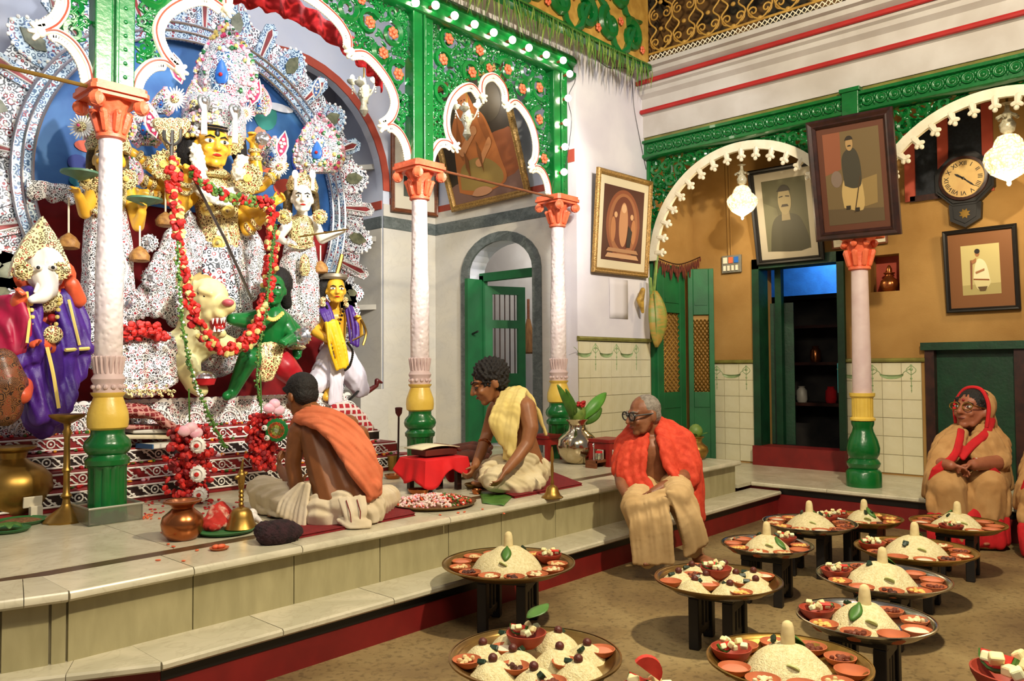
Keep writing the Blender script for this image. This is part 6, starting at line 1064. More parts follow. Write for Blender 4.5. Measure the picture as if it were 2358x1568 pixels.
g=G(); drape(g,[J(1462,985,6.0),J(1436,1030,5.95),J(1424,1080,5.9),J(1440,1120,5.85)],[J(1488,1002,5.9),J(1482,1050,5.82),J(1480,1090,5.8),J(1508,1140,5.7)],8,.03,11); drape(g,[J(1512,968,5.98),J(1522,1020,5.82),J(1535,1070,5.78),J(1562,1105,5.7)],[J(1540,978,6.05),J(1585,1030,5.9),J(1608,1090,5.88),J(1612,1195,5.9)],10,.035,12); drape(g,[J(1455,1000,6.15),J(1500,985,6.2),J(1545,985,6.15)],[J(1450,1100,6.2),J(1520,1110,6.25),J(1600,1110,6.1)],9,.04); drape(g,[J(1590,1060,5.85),J(1600,1120,5.85),J(1608,1195,5.9)],[J(1606,1060,6.05),J(1612,1130,6.05),J(1615,1190,6.05)],5,.035); g.chain((J(1462,995,6.06),.08),(J(1446,1025,6.05),.105),(J(1432,1078,5.98),.085)); g.chain((J(1540,990,6.05),.08),(J(1568,1020,5.95),.115),(J(1584,1070,5.88),.1),(J(1588,1100,5.84),.08)); blob('orange_shawl',g,SAFFRON,t,.010,2,folds(.005,85,(1,.5,.25),4))
P('ring',G().lathe([(.011,-.004),(.014,0),(.011,.004)],J(1452,1152,5.66),10,Matrix.Rotation(.6,3,'X')),BRASS,t)
# women on the right -----------------------------------------------------------
def woman(label,dx,dy,dd,fd,full=True):
    q=lambda x,y,d:J(x+dx,y+dy,d+dd); t=T('person',label,'person',pz(2225+dx,1250+dy,0)); g=G(); c=q(2238,944,6.75); f,u,s=frame3(fd); h=.345; head_prims(g,c,f,u,s,h)
    g.chain((q(2245,975,6.8),.075),(q(2248,1000,6.85),.09)); g.chain((q(2240,1040,6.85),.19),(q(2232,1110,6.9),.2)); g.cap(q(2185,1018,6.85),.08,q(2288,1014,6.8),.08)
    g.chain((q(2178,1022,6.85),.08),(q(2160,1062,6.7),.07),(q(2168,1068,6.5),.055),(q(2190,1072,6.35),.04)); hand(g,q(2190,1072,6.35),CR*.9-Z3*.3,-Z3-CF*.4,.2,.6); g.chain((q(2294,1022,6.76),.085),(q(2292,1066,6.5),.068),(q(2240,1070,6.35),.045)); hand(g,q(2240,1070,6.35),-CR-Z3*.15,-Z3-CF*.4,.2,.6,-1); feet(g,q(2190,1240,6.5),q(2175,1250,6.35)); feet(g,q(2265,1240,6.5),q(2262,1252,6.35))
    blob('body',g,SK4,t,.010,4,None,.008); face(t,c,f,u,s,h,moust=None); hairball(t,c,f,u,s,h,HAIR,1.06,5,.006); M=Matrix((s,f,u)).transposed()
    P('bindi',G().ell(c+u*.2*h+f*.365*h,(.012,.008,.012),M),mat('bindi_red','#8a0c14'),t); g=G()
    for k in(-1,1): e=c+u*.03*h+s*k*.165*h+f*.44*h; g.tube([e+(s*cos(a)*.125+u*sin(a)*.09)*h for a in [2*PI*j/14 for j in range(14)]],.005,6,closed=True); g.tube([c+u*.06*h+s*k*.29*h+f*.41*h,c+u*.04*h+s*k*.36*h-f*.05*h],.005,5)
    P('glasses',g,BRASS,t); P('earring',G().ell(c-u*.2*h+s*.37*h-f*.04*h,.016),BRASS,t)
    g=G(); g.chain((q(2238,1045,6.88),.18),(q(2228,1110,6.85),.22)); g.chain((q(2185,1110,6.75),.17),(q(2178,1118,6.45),.15),(q(2185,1180,6.45),.14),(q(2188,1235,6.48),.13)); g.chain((q(2275,1110,6.75),.17),(q(2272,1120,6.45),.15),(q(2268,1180,6.45),.14),(q(2266,1235,6.48),.13))
    drape(g,[q(2150,1110,6.5),q(2142,1160,6.42),q(2148,1180,6.42)],[q(2305,1110,6.5),q(2312,1150,6.42),q(2312,1180,6.42)],9,.05); drape(g,[q(2200,985,6.75),q(2160,1030,6.6),q(2135,1090,6.55),q(2128,1140,6.6)],[q(2222,1000,6.6),q(2205,1050,6.5),q(2165,1085,6.45),q(2150,1130,6.5)],7,.035); drape(g,[q(2262,980,6.7),q(2290,1000,6.6),q(2312,1050,6.55),q(2322,1110,6.6)],[q(2245,1010,6.6),q(2240,1050,6.5),q(2270,1060,6.5),q(2290,1090,6.5)],8,.04); drape(g,[q(2282,985,6.85),q(2310,1040,6.8),q(2325,1120,6.8)],[q(2250,985,7.0),q(2260,1060,7.1),q(2270,1140,7.1)],6,.05); g.chain((q(2205,995,6.85),.08),(q(2180,1022,6.83),.105),(q(2160,1062,6.70),.09)); g.chain((q(2275,992,6.82),.09),(q(2294,1022,6.76),.11),(q(2298,1062,6.55),.1)); blob('beige_sari',g,SARI,t,.011,3,folds(.0035,62,(1,.6,.25),2),.01)
    g=G(); drape(g,[q(2143,1188,6.40),q(2146,1225,6.38),q(2150,1248,6.38)],[q(2312,1185,6.40),q(2316,1225,6.38),q(2318,1248,6.38)],10,.05); blob('red_hem',g,REDCL,t,.012,2,folds(.006,50,(1,.5,0)),.006)
    g=G(); drape(g,[q(2208,988,6.6),q(2203,1015,6.52),q(2190,1050,6.45),q(2150,1078,6.42),q(2138,1120,6.48)],[q(2216,992,6.6),q(2213,1018,6.52),q(2198,1056,6.45),q(2158,1088,6.42),q(2146,1112,6.48)],3,.016); drape(g,[q(2282,955,6.7),q(2268,990,6.6),q(2232,1020,6.52),q(2210,1050,6.48)],[q(2288,968,6.7),q(2275,1000,6.58),q(2240,1030,6.5),q(2218,1056,6.46)],3,.016); drape(g,[q(2268,1058,6.42),q(2292,1080,6.42),q(2318,1110,6.5)],[q(2264,1068,6.42),q(2290,1092,6.42),q(2314,1120,6.5)],3,.016); blob('red_border',g,REDCL,t,.010,1)
    g=G(); M=Matrix((s,f,u)).transposed(); g.ell(c+u*.12*h-f*.22*h,(.43*h,.36*h,.45*h),M,16,10); g.chain((c-u*.15*h-f*.3*h,.36*h),(q(2262,995,6.9),.13)); b=blob('sari_hood',g,SARI,t,.011,2,folds(.004,70))
    P('hood_border',G().tube(spl([c+s*.4*h-u*.4*h+f*.0*h,c+s*.43*h+u*.1*h+f*.03*h,c+s*.25*h+u*.47*h+f*.03*h,c+u*.56*h+f*.03*h,c-s*.25*h+u*.47*h+f*.03*h,c-s*.43*h+u*.1*h+f*.03*h,c-s*.38*h-u*.35*h]),.016,8),REDCL,t)
    for k in range(3): P('bangle',G().lathe([(.046,-.007),(.053,0),(.046,.007)],q(2254-k*5,1069,6.40),14,(CR*.95-CF*.1).to_track_quat('Z','Y').to_matrix()),WHITEP if k==1 else RED,t)
    return t
woman('woman in a beige sari with red border and spectacles, looking up to the left',0,0,0,-CR*.87-CF*.44+Z3*.18)
woman('woman in a beige sari cut off by the right edge of the picture',212,25,-.25,-CR*.8-CF*.6)
P('low_seat',G().cbox(pX(2225,1120,8.02)*0+V((J(2225,1150,6.95).x,J(2225,1150,6.95).y,.39)),(.5,.55,.14),Matrix.Rotation(.0,3,'Z')),BLACKW,None,False,label='dark low seat under the spectacled woman in the beige sari',cat='seat',bev=.01)
# ---------------------------------------------------------------- offerings on stands
def tray_proto(m,nm):
    t=T('serving_tray','round tray','tray'); P('tray_plate',G().lathe([(.001,0),(.80,0),(.86,.02),(.93,.045),(.96,.06),(1,.066),(1.0,.074),(.955,.072),(.92,.056),(.85,.03),(.79,.012),(.001,.012)],(0,0,0),56,cap=False),m,t)
    P('rim_ring',G().lathe([(.985,.06),(1.006,.064),(1.006,.076),(.985,.078)],(0,0,0),56,cap=False).lathe([(.90,.046),(.91,.054),(.92,.058)],(0,0,0),56,cap=False),m,t); return t
def stand(label,p,rz,hh,w,group):
    t=T('tray_stand',label,'stand',(p.x,p.y,0),group); M=Matrix.Rotation(rz,3,'Z'); o=V((p.x,p.y,0))
    def b(c,d,nm): P(nm,G().cbox(o+M@V(c),d,M),BLACKW,t,False,bev=.006)
    b((0,0,hh-.02),(w,w*.8,.04),'stand_top')
    for i in(-1,1):
        for k in(-1,1): b((i*(w/2-.03),k*(w*.4-.03),(hh-.04)/2),(.055,.055,hh-.04),'leg')
        b((0,i*(w*.4-.03),.08),(w-.1,.03,.04),'stretcher'); b((0,i*(w*.4-.02),hh-.07),(w-.1,.025,.06),'apron')
    for x_ in(-w*.2,0,w*.2):
        for k in(-1,1): b((x_,k*(w*.4-.03),hh*.5),(.035,.028,hh-.1),'slat')
    return t
def rnoise(seed,amp,fq):
    r_=random.Random(seed); a=[(r_.uniform(-fq,fq),r_.uniform(-fq,fq),r_.uniform(0,6)) for _ in range(9)]
    return lambda x,y: amp*sum(sin(u*x+v*y+w_) for u,v,w_ in a)/3
def mound(label,p,r,h,seed,group,nm='rice_mound'):
    nz=rnoise(seed,1,60); n2=rnoise(seed+5,1,9); g=G(); n=34; m=12
    for k in range(m+1):
        q=k/m; 
    pr=[(r*(1-q)**.9*(1 if q<1 else 0)+.001,h*(1-((1-q)**.9)**2.0*.97-.03*(q==0))*1.0) for q in [k/m for k in range(m+1)]]
    v=[];f=[]
    for k,(rr,z) in enumerate(pr):
        for i in range(n):
            a=2*PI*i/n; r2=rr*(1+.06*n2(cos(a)*.2+k*.01,sin(a)*.2)); x=r2*cos(a); y=r2*sin(a); v.append(p+V((x,y,max(0,z+ .05*h*nz(x,y)*(1 if 0<k<m else .2)))))
    for k in range(m):
        for i in range(n): j=(i+1)%n; f.append((k*n+i,k*n+j,k*n+n+j,k*n+n+i))
    f.append([m*n+i for i in range(n)]); return P(nm,g.add(v,f),RICE,None,label=label,cat='rice',group=group)
BOWL=T('clay_bowl','small terracotta bowl','bowl'); P('bowl_wall',G().lathe([(.02,0),(.034,0),(.05,.014),(.058,.03),(.055,.031),(.046,.018),(.03,.009),(.001,.008)],(0,0,0),20,cap=False),CLAY,BOWL)
FIL={'white curd':'#d8ccb0','brown relish':'#6a3018','yellow sweet':'#e2b860','pale lentils':'#d8bc84','nothing':None,'sliced fruit':'#dcd0a0','dark seeds':'#4a2416','pinkish pulp':'#c8785a'}
FP={}
for k,cx in FIL.items():
    t=BOWL if k=='nothing' else copytree(BOWL,(0,0,0))
    if cx:
        g=G(); r_=random.Random(hash(k)%97 if False else len(k)*7)
        if k in('white curd','pinkish pulp'): g.lathe([(.047,.019),(.04,.024),(.02,.028),(.001,.029)],(0,0,0),16,cap=False)
        else:
            for j in range(11): a=r_.uniform(0,6.3); d=r_.uniform(0,.034); g.ell((d*cos(a),d*sin(a),.02+r_.uniform(0,.008)),(r_.uniform(.009,.016),r_.uniform(.008,.013),r_.uniform(.006,.011)),Matrix.Rotation(a,3,'Z'),6,4)
        P('filling',g,mat('filling_'+k.replace(' ','_'),cx,rough=.6),t)
    t['label']='terracotta bowl'; FP[k]=t
FB=T('fruit_bowl','red clay bowl of cut fruit','bowl'); P('bowl_wall',G().lathe([(.03,0),(.05,0),(.085,.03),(.102,.062),(.105,.075),(.1,.076),(.092,.062),(.05,.02),(.001,.016)],(0,0,0),26,cap=False),CLAYR,FB)
r_=random.Random(5)
for k in range(9): a=k*.7; d=.02+.045*((k*5)%3)/2; P('fruit_piece',G().cbox((d*cos(a),d*sin(a),.078+.012*(k%3)),(.036,.03,.028),Matrix.Rotation(a,3,'Z')@Matrix.Rotation(.5*(k%3),3,'X')),mat(['apple_flesh','cucumber_flesh','banana_flesh'][k%3],['#e6dca8','#dfe2b4','#e8d69c'][k%3],rough=.6),FB,False,bev=.006)
for k,(a,z) in enumerate(((.7,.082),)):
    M=Matrix.Rotation(a,3,'Z')@Matrix.Rotation(.5-.5*k,3,'X'); w_=P('melon_slice',G().prism([(.042*cos(PI+PI*q/8),.042+.042*sin(PI+PI*q/8)) for q in range(9)],V((.045*cos(a),.045*sin(a),z-.02)),M@X3,M@Z3,M@(Y3*.022)),mat('melon_red','#d03a2c','#bc2c20',.5,vs=20),FB,False)
    P('rind',G().tube([V((.045*cos(a),.045*sin(a),z-.02))+M@V((.044*cos(PI+PI*q/8),.011,.042+.044*sin(PI+PI*q/8))) for q in range(9)],.009,5),LEAF,w_)
def smallthing(nm,g,m,lb,cat,group): return P(nm,g,m,None,label=lb,cat=cat,group=group)
def sect(x,y,r):
    v=V((x,y,0)); a=math.degrees(math.atan2(v.dot(CF),v.dot(CR)))%360; nm=['right','back right','back','back left','left','front left','front','front right'][int((a+22.5)//45)%8]
    return ('middle '+nm if v.length<.5*r else nm)
# label, centre in the photo, radius, metal, top of stand, stand angle and width, style
TR=[('brass tray beside the marble step',(1171,1300),.385,BRONZE,.32,.5,.36,'big',41),
 ('front tray of small heaps',(1232,1516),.345,BRONZE,.30,.3,.34,'many',42),
 ('tray before the elderly man',(1653,1338),.335,BRONZE,.31,.2,.3,'many',43),
 ('bottom right brass tray',(1815,1528),.305,BRASS,.32,.3,.3,'big',44),
 ('second tray from bottom right',(1992,1428),.29,STEEL,.33,.1,.3,'big',45),
 ('third tray from bottom right',(2033,1334),.34,STEEL,.30,.1,.3,'big',46),
 ('fourth tray from bottom right',(2107,1268),.35,BRASS,.31,.1,.3,'big',47),
 ('steel tray right of the elder',(1766,1257),.285,STEEL,.31,.2,.32,'big',48),
 ('steel tray near the step corner',(1864,1207),.325,STEEL,.32,.2,.32,'big',49),
 ('back tray by the red riser',(1990,1196),.27,BRASS,.31,.1,.3,'big',50),
 ('tray at the woman\'s feet',(2205,1208),.31,BRASS,.33,.1,.3,'big',51)]
protos={m.name:tray_proto(m,m.name) for m in(BRONZE,BRASS,STEEL)}; used=set()
NCH=['dark red','plain']
for d,(px,py),r,m,hh,ra,wd,style,seed in TR:
    c=pz(px,py,hh+.03); c.z=hh; r_=random.Random(seed*9173+seed**3); q=d.split(' tray')[0]
    tr=copytree(protos[m.name],c,0,d[0].upper()*0+'round '+d+', set with rice and clay bowls',None,1); tr.scale=(r,r,.62); 
    stand('low black slatted stand under the '+d,c,ra,hh,wd,None); z=hh+.0075
    if style=='big':
        H_=.115*r/.33; R0=r*.53; off=V((.02,.0,0)); mc=c+V((0,0,z-hh)); mound('raw rice heap on the '+d,mc,R0,H_,seed,None)
        top=mc+Z3*(H_*.98); P('sweet_cone',G().lathe([(.028,-.012),(.026,.03),(.023,.06),(.018,.075),(.008,.082),(.001,.083)],top,14),RICEC,None,label='upright pale sweet stub crowning the rice on the '+d,cat='sweet')
        for k in range(3):
            a=r_.uniform(0,6.3); rr=R0*r_.uniform(.25,.7); p=mc+V((rr*cos(a),rr*sin(a),H_*(1-(rr/R0)**1.6)*.95+.012)); M=Matrix.Rotation(a,3,'Z')@Matrix.Rotation(.7,3,'Y')
            if k<2: P('dark_leaf_piece',G().cbox(p+Z3*.012,(.034,.022,.014),M@Matrix.Rotation(r_.uniform(-1,1),3,'X')@Matrix.Rotation(r_.uniform(0,3),3,'Z')),DLEAF,None,False,label='dark leaf parcel, '+sect(rr*cos(a),rr*sin(a),R0)+' in the rice on the '+d,cat='leaf',group='leaf parcels on the '+d,bev=.004)
            else: P('betel_leaf',G().grid(lambda u,v:p+M@V(((v-.5)*.1,(u-.5)*.06*sin(PI*(v*.9+.05)),.012-.04*(u-.5)**2)),4,6),LEAF,None,label='small green leaf on the rice of the '+d,cat='leaf',solid=.002)
        p=mc+V((R0*.75*cos(-2.6),R0*.75*sin(-2.6),H_*.42)); P('cucumber_slice',G().lathe([(.001,0),(.026,0),(.026,.006),(.001,.006)],p,16,Matrix.Rotation(.8,3,'Y')),mat('cucumber_slice','#c4cc88','#aeb870',.5,vs=30),None,label='pale green cucumber slice leaning on the rice of the '+d,cat='slice')
        n=int(r*34); fa=1.9 if seed not in(41,48,49,51) else (-.15 if seed in(41,48,49) else 3.2)
        if seed==41: fa=-.35
        for k in range(n):
            a=fa+2*PI*k/n
            if k==0:
                fb=copytree(FB,c+V((r*.70*cos(a),r*.70*sin(a),z-hh+.0)),r_.uniform(0,6),'red clay bowl heaped with cut fruit on the '+d,None,.72+.06*r_.random()); continue
            kind=r_.choice(list(FIL)); rr=r*.74; b=copytree(FP[kind],c+V((rr*cos(a),rr*sin(a),z-hh)),r_.uniform(0,6),('empty clay bowl' if kind=='nothing' else 'clay bowl of '+kind)+', '+sect(rr*cos(a),rr*sin(a),r)+' on the '+d,('empty bowls' if kind=='nothing' else 'bowls of '+kind)+' on the '+d,1.0+.12*r_.random())
    else:
        pos=[(.62*cos(a),.62*sin(a)) for a in [2*PI*k/7+.3 for k in range(7)]]+[(-.2,.12),(.17,-.2)]
        for k,(x,y) in enumerate(pos):
            p=c+V((x*r,y*r,z-hh)); H_=.062; mound('small rice heap with a brown sweet, '+sect(x*r,y*r,r)+' on the '+d,p,r*.27,H_,seed*10+k,'small rice heaps on the '+d)
            e=p+V((U3(-.01,.01),U3(-.01,.01),H_+.008)); P('brown_sweet',G().ell(e,.019,None,10,7),mat('brown_sweet','#5a2214','#461a10',.5,vs=30,bump=.4,bs=90),None,label='round brown sweet on the '+sect(x*r,y*r,r)+' heap of the '+d,cat='sweet',group='brown sweets on the '+d)
            a=r_.uniform(0,6.3); P('dark_leaf_piece',G().cbox(p+V((r*.13*cos(a),r*.13*sin(a),H_*.85)),(.034,.022,.018),Matrix.Rotation(a,3,'Z')@Matrix.Rotation(.7,3,'X')),DLEAF,None,False,label='dark leaf parcel by the '+sect(x*r,y*r,r)+' heap of the '+d,cat='leaf',group='leaf parcels on the '+d,bev=.003)
        ks=list(FIL)
        for k in range(8):
            a=2*PI*k/8+.15; rr=(.80 if k%2 else .42)*r
            if k==0: continue
            kind=ks[(k*3+seed)%8]; copytree(FP[kind],c+V((rr*cos(a),rr*sin(a),z-hh+.012)),a,('empty clay bowl' if kind=='nothing' else 'clay bowl of '+kind)+', '+sect(rr*cos(a),rr*sin(a),r)+' on the '+d,('empty bowls' if kind=='nothing' else 'bowls of '+kind)+' on the '+d,1.0)
        copytree(FB,c+V((.02 if seed==43 else .06,.02 if seed==43 else .1,z-hh+.03)),1.2,'red clay bowl of cut fruit amid the '+d,None,.8)
        if seed==42:
            p=c+V((.1,.07,z-hh+.16)); P('melon_leaf',G().grid(lambda u,v:p+V(((v-.5)*.13,(u-.5)*.08*sin(PI*(v*.9+.05)),.03*v)),4,6),LEAF,None,label='green leaf over the melon slice on the front brass tray',cat='leaf',solid=.002)
for pr in protos.values():
    for ch in list(pr.children): D.objects.remove(ch)
    D.objects.remove(pr)
# bowls cut by the lower edge of the picture, each on a stand of its own
for (px,py),l in(((1490,1590),'fruit bowl cut off by the bottom edge, melon slice rising from it'),((2338,1585),'fruit bowl cut off at the bottom right picture corner')):
    c=pz(px,py-(26 if px>2000 else 0),.40); stand('low black stand under the '+l.split(',')[0],c,.2,.32,.26,None); copytree(FB,c+Z3*(.32-.40),.6,'red clay '+l,None,1.05 if px<2000 else 1.35)
    if px<2000: m_=c+Z3*.02; P('melon_wedge',G().prism([(.05*cos(PI+PI*q/10),.05*sin(PI+PI*q/10)) for q in range(11)],m_+Z3*.05-CF*.02,-CR*.8+Z3*.6,-CR*.6-Z3*.8,CF*.025),mat('melon_red','#d03a2c'),None,False,label='red melon wedge standing in the fruit bowl at the bottom edge',cat='melon')
for t in[FB]+list(FP.values()):
    for ch in list(t.children):
        for g_ in list(ch.children): D.objects.remove(g_)
        D.objects.remove(ch)
    D.objects.remove(t)
# ---------------------------------------------------------------- things on the platform
def on(px,py,back=0,z=ZP): p=pz(px,py,z); d=V((p.x,p.y,0)).normalized(); return p+d*back
def pot(name,label,p,prof,m,n=30,cat='pot',parts=()):
    t=T(name,label,cat,p); P('pot_body',G().lathe(prof,p,n),m,t)
    return t
p=on(28,1197,.2); t=pot('brass_pot','large dull brass water pot at the left edge of the platform',p,[(.09,0),(.12,.005),(.2,.08),(.235,.17),(.225,.25),(.17,.31),(.1,.345),(.075,.37),(.085,.41),(.125,.43),(.13,.445),(.11,.45)],BRASS); P('rim',G().lathe([(.11,.43),(.135,.435),(.137,.448),(.11,.452)],p,30,cap=False),BRASS,t)
g=G(); p=on(82,1195,.03); P('paper_box',G().cbox(p+Z3*.04,(.07,.05,.08)).cbox(p+V((-.015,.01,.105)),(.11,.015,.07),Matrix.Rotation(.15,3,'X')),mat('pale_card','#d8d0b8',rough=.8),None,False,label='small open pale cardboard box between the brass pot and the lampstand',cat='box',bev=.004)
p=on(152,1207,.1); t=T('lamp_stand','tall thin brass oil lamp stand left of the nearest column','lamp stand',p); P('foot',G().lathe([(.125,0),(.13,.012),(.10,.04),(.06,.07),(.035,.09),(.025,.11)],p,26,sc=lambda a,k:1+.04*cos(a*12)),BRASS,t); P('stem',G().lathe([(.025,.11),(.02,.14),(.034,.16),(.02,.18),(.018,.3),(.03,.32),(.02,.34),(.017,.52),(.028,.56),(.018,.58),(.022,.62)],p,18),BRASS,t); P('dish',G().lathe([(.02,.61),(.06,.63),(.10,.655),(.105,.67),(.06,.66),(.01,.65)],p,24),BRASS,t)
p=on(20,1228,.05); t=T('leaf_plate','green rimmed plate of leaves at the far left of the platform','plate',p); P('plate',G().lathe([(.05,0),(.1,.006),(.115,.022),(.11,.024),(.09,.012),(.001,.008)],p,26,cap=False),mat('green_rim','#2c6a34'),t)
for k in range(7): a=k*.9; P('leaf',G().grid(lambda u,v:p+V((.08*cos(a)*(v),.08*sin(a)*v,.03+.02*sin(PI*v)))+V((-sin(a),cos(a),0))*(u-.5)*.05*sin(PI*(v*.85+.1)),4,5),LEAF,t,solid=.002)
p=on(47,1212,.1); t=T('seed_plate','round plate of brown seeds with green rim beside the cardboard box','plate',p); P('plate',G().lathe([(.05,0),(.13,.006),(.15,.025),(.143,.027),(.12,.012),(.001,.008)],p,28,cap=False),mat('green_rim','#2c6a34'),t); P('seeds',G().lathe([(.12,.014),(.08,.026),(.001,.03)],p,18,cap=False),mat('brown_seed','#8a6236','#5c3c1c',.8,vs=60,bump=.8,bs=120),t)
# plastic tray round the foot of the nearest column
c=V((1.97,YC,ZP)); t=T('plastic_basin','clear square plastic basin around the foot of the nearest column','basin',c); GP=glass('clear_plastic','#d8d8c8'); g=G()
for a,b,x0,y0 in((.32,.012,0,-.15),(.32,.012,0,.15),(.012,.3,-.155,0),(.012,.3,.155,0)): g.cbox(c+V((x0,y0,.055)),(a,b,.1))
P('basin_wall',g,GP,t,False,bev=.006); P('basin_rim',G().tube([c+V((.16*i,.155*k,.105)) for i,k in((-1,-1),(1,-1),(1,1),(-1,1))],.008,6,closed=True),mat('cloudy_plastic','#8c8a78',rough=.3),t)
p=on(215,1195,0); g=G()
for k in range(7): q=on(165+k*9,1198-3*k,0); g.tube(spl([q+V((0,0,.012)),q+V((.1,.05,.05+.01*k)),q+V((.22,.12,.012))],5),.006,5)
P('twigs',g,DARKW,None,label='small heap of thin brown sticks between lampstand and column foot',cat='sticks')
g=G().tube(spl([on(258,1185,-.02)+Z3*.02,on(270,1160,-.0)+Z3*.18,on(282,1130,0)+Z3*.3],6),.004,4).tube(spl([on(245,1188,-.02)+Z3*.02,on(268,1165,-.03)+Z3*.1,on(276,1150,-.03)+Z3*.22],6),.004,4)
P('thin_wires',g,BLACKP,None,label='loose dark wires rising by the foot of the nearest column',cat='wire')
p=on(420,1250,.1); t=pot('copper_pot','round copper pot standing alone in front of the red flower bunch',p,[(.06,0),(.075,.004),(.105,.04),(.115,.09),(.105,.13),(.07,.16),(.056,.175),(.062,.19),(.095,.21),(.097,.216),(.085,.217),(.05,.19)],COPPER,cat='pot'); P('rim',G().lathe([(.088,.206),(.102,.209),(.102,.218),(.088,.219)],p,30,cap=False),COPPER,t)
p=on(520,1236,.12); t=T('plate','green edged plate under the brass bell and red cloth','plate',p); P('plate',G().lathe([(.1,0),(.15,.008),(.17,.024),(.163,.026),(.14,.012),(.001,.01)],p,30,cap=False),mat('green_rim','#2c6a34'),t)
p=on(555,1226,.06)+Z3*.012; t=T('hand_bell','large brass hand bell with twisted handle beside the near priest','bell',p); P('bell_cup',G().lathe([(.09,0),(.094,.006),(.078,.03),(.066,.07),(.06,.095),(.045,.115),(.02,.123),(.012,.125)],p,28),BRASS,t); P('handle',G().lathe([(.012,.12)]+[(.011+.005*(k%2),.13+.012*k) for k in range(10)]+[(.018,.26),(.008,.27)],p,12),BRASS,t); P('finial_figure',G().chain((p+Z3*.27,.02),(p+Z3*.31,.024),(p+Z3*.335,.014)).cap(p+V((-.03,0,.30)),.012,p+V((.03,0,.32)),.012).cap(p+Z3*.335,.012,p+V((.01,0,.40)),.005),BRASS,t)
p=on(505,1230,.12)+Z3*.012; g=G(); 
drape(g,[p+V((-.09,.02,.03)),p+V((-.02,.03,.12)),p+V((.05,.04,.13))],[p+V((-.08,-.06,.02)),p+V((-.01,-.06,.03)),p+V((.06,-.03,.04))],5,.022); blob('folded_cloth',g,mat('red_cream_cloth','#b0281e','#d8b8a0',.9,vs=9,lo=.5,hi=.6),None,.008,1,folds(.004,90),label='crumpled red and cream cloth on the plate behind the bell',cat='cloth')
P('conch_shell',G().chain((on(582,1222,.15)+Z3*.05,.035),(on(592,1222,.13)+Z3*.045,.02),(on(605,1226,.1)+Z3*.03,.008)).ell(on(580,1220,.16)+Z3*.06,(.035,.03,.04)),mat('conch_white','#e6e2dc','#cfc8c0',.3),None,label='white conch shell behind the brass bell',cat='shell')
p=on(640,1258,.1); g=G().ell(p+Z3*.05,(.13,.095,.075)).ell(p+V((-.05,.04,.07)),(.07,.06,.05)).ell(p+V((.05,-.02,.05)),(.09,.07,.05)); blob('knit_bundle',g,mat('maroon_knit','#341a20','#1a0c10',.95,vs=30,bump=1,bs=90),None,.008,2,lambda co:.004*np.sin(co[:,0]*260)*np.sin(co[:,2]*230),ZP+.004,label='dark maroon knitted cloth bundle at the platform edge',cat='cloth')
p=on(505,1270,.04); t=T('petal_dish','little terracotta dish of orange petals near the platform edge','dish',p); P('dish',G().lathe([(.03,0),(.042,.004),(.05,.014),(.047,.015),(.03,.008),(.001,.007)],p,16,cap=False),CLAY,t); P('petals',G().ell(p+V((.01,0,.018)),(.025,.015,.012)).ell(p+V((-.015,.01,.018)),(.02,.015,.012)),PEACH,t)
def mat_rug(label,c): 
    g=G().prism(c,(0,0,ZP+.002),X3,Y3,(0,0,.016)); return P('seat_mat',g,MAROON,None,False,label=label,cat='mat',bev=.006)
f2=lambda L:[tuple(pz(x,y,ZP).xy) for x,y in L]
mat_rug('maroon seat mat under the near priest',f2([(640,1222),(690,1240),(955,1188),(890,1150)])); mat_rug('maroon seat mat under the priest in profile',f2([(1105,1120),(1185,1148),(1340,1118),(1270,1090)]))
p=on(997,1180,.28); t=T('flower_tray','wide brass tray of pale flowers and petals between the two priests','tray',p); P('tray_plate',G().lathe([(.001,0),(.26,0),(.29,.02),(.30,.028),(.29,.03),(.25,.012),(.001,.01)],p,40,cap=False),BRONZE,t)
gs=[G() for _ in range(5)]; r_=random.Random(8)
for k in range(560):
    a=r_.uniform(0,6.3); d=.26*math.sqrt(r_.random()); x=d*cos(a); y=d*sin(a); c_=r_.choice([0,0,0,0,1,1,2]) if x+y*-.6<.1 else r_.choice([2,2,3,3,0,4]); gs[c_].ell(p+V((x,y,.02+.035*(1-(d/.27)**2)+r_.uniform(0,.012))),(r_.uniform(.007,.016),r_.uniform(.006,.012),r_.uniform(.005,.01)),Matrix.Rotation(r_.uniform(0,3),3,'Y')@Matrix.Rotation(r_.uniform(0,3),3,'Z'),5,4)
for g,c in zip(gs,(mat('pale_blossom','#e8d8cc','#e0c0b4',.7,vs=40),PINKL,mat('orange_petal','#dc5a34','#c84828',.6),LEAF,RED)): P('flowers',g,c,t,kind='stuff')
for (px,py),r,l,m in(((905,1105),.075,'shallow copper dish by the near priest elbow',COPPER),((905,1145),.05,'small copper bowl at the left rim of the flower tray',COPPER),((960,1140),.07,'copper plate behind the flower tray',COPPER),((975,1140),.045,'glassy copper cup left of the red draped stand',COPPER),((1095,1128),.09,'brass plate before the priest in profile',BRASS),((1098,1140),.04,'small copper cup at the right rim of the flower tray',COPPER)):
    p=on(px,py,r); P('offering_bowl',G().lathe([(.5*r,0),(.75*r,.004),(r,.032),(1.02*r,.036),(.95*r,.037),(.7*r,.012),(.001,.01)],p,24,cap=False),m,None,label=l,cat='bowl')
p=on(905,1085,.05); t=T('brass_tumbler','brass tumbler beside the steps behind the near priest','tumbler',p); P('tumbler',G().lathe([(.045,0),(.05,.005),(.055,.11),(.062,.14),(.055,.141),(.045,.02)],p,22),BRASS,t)
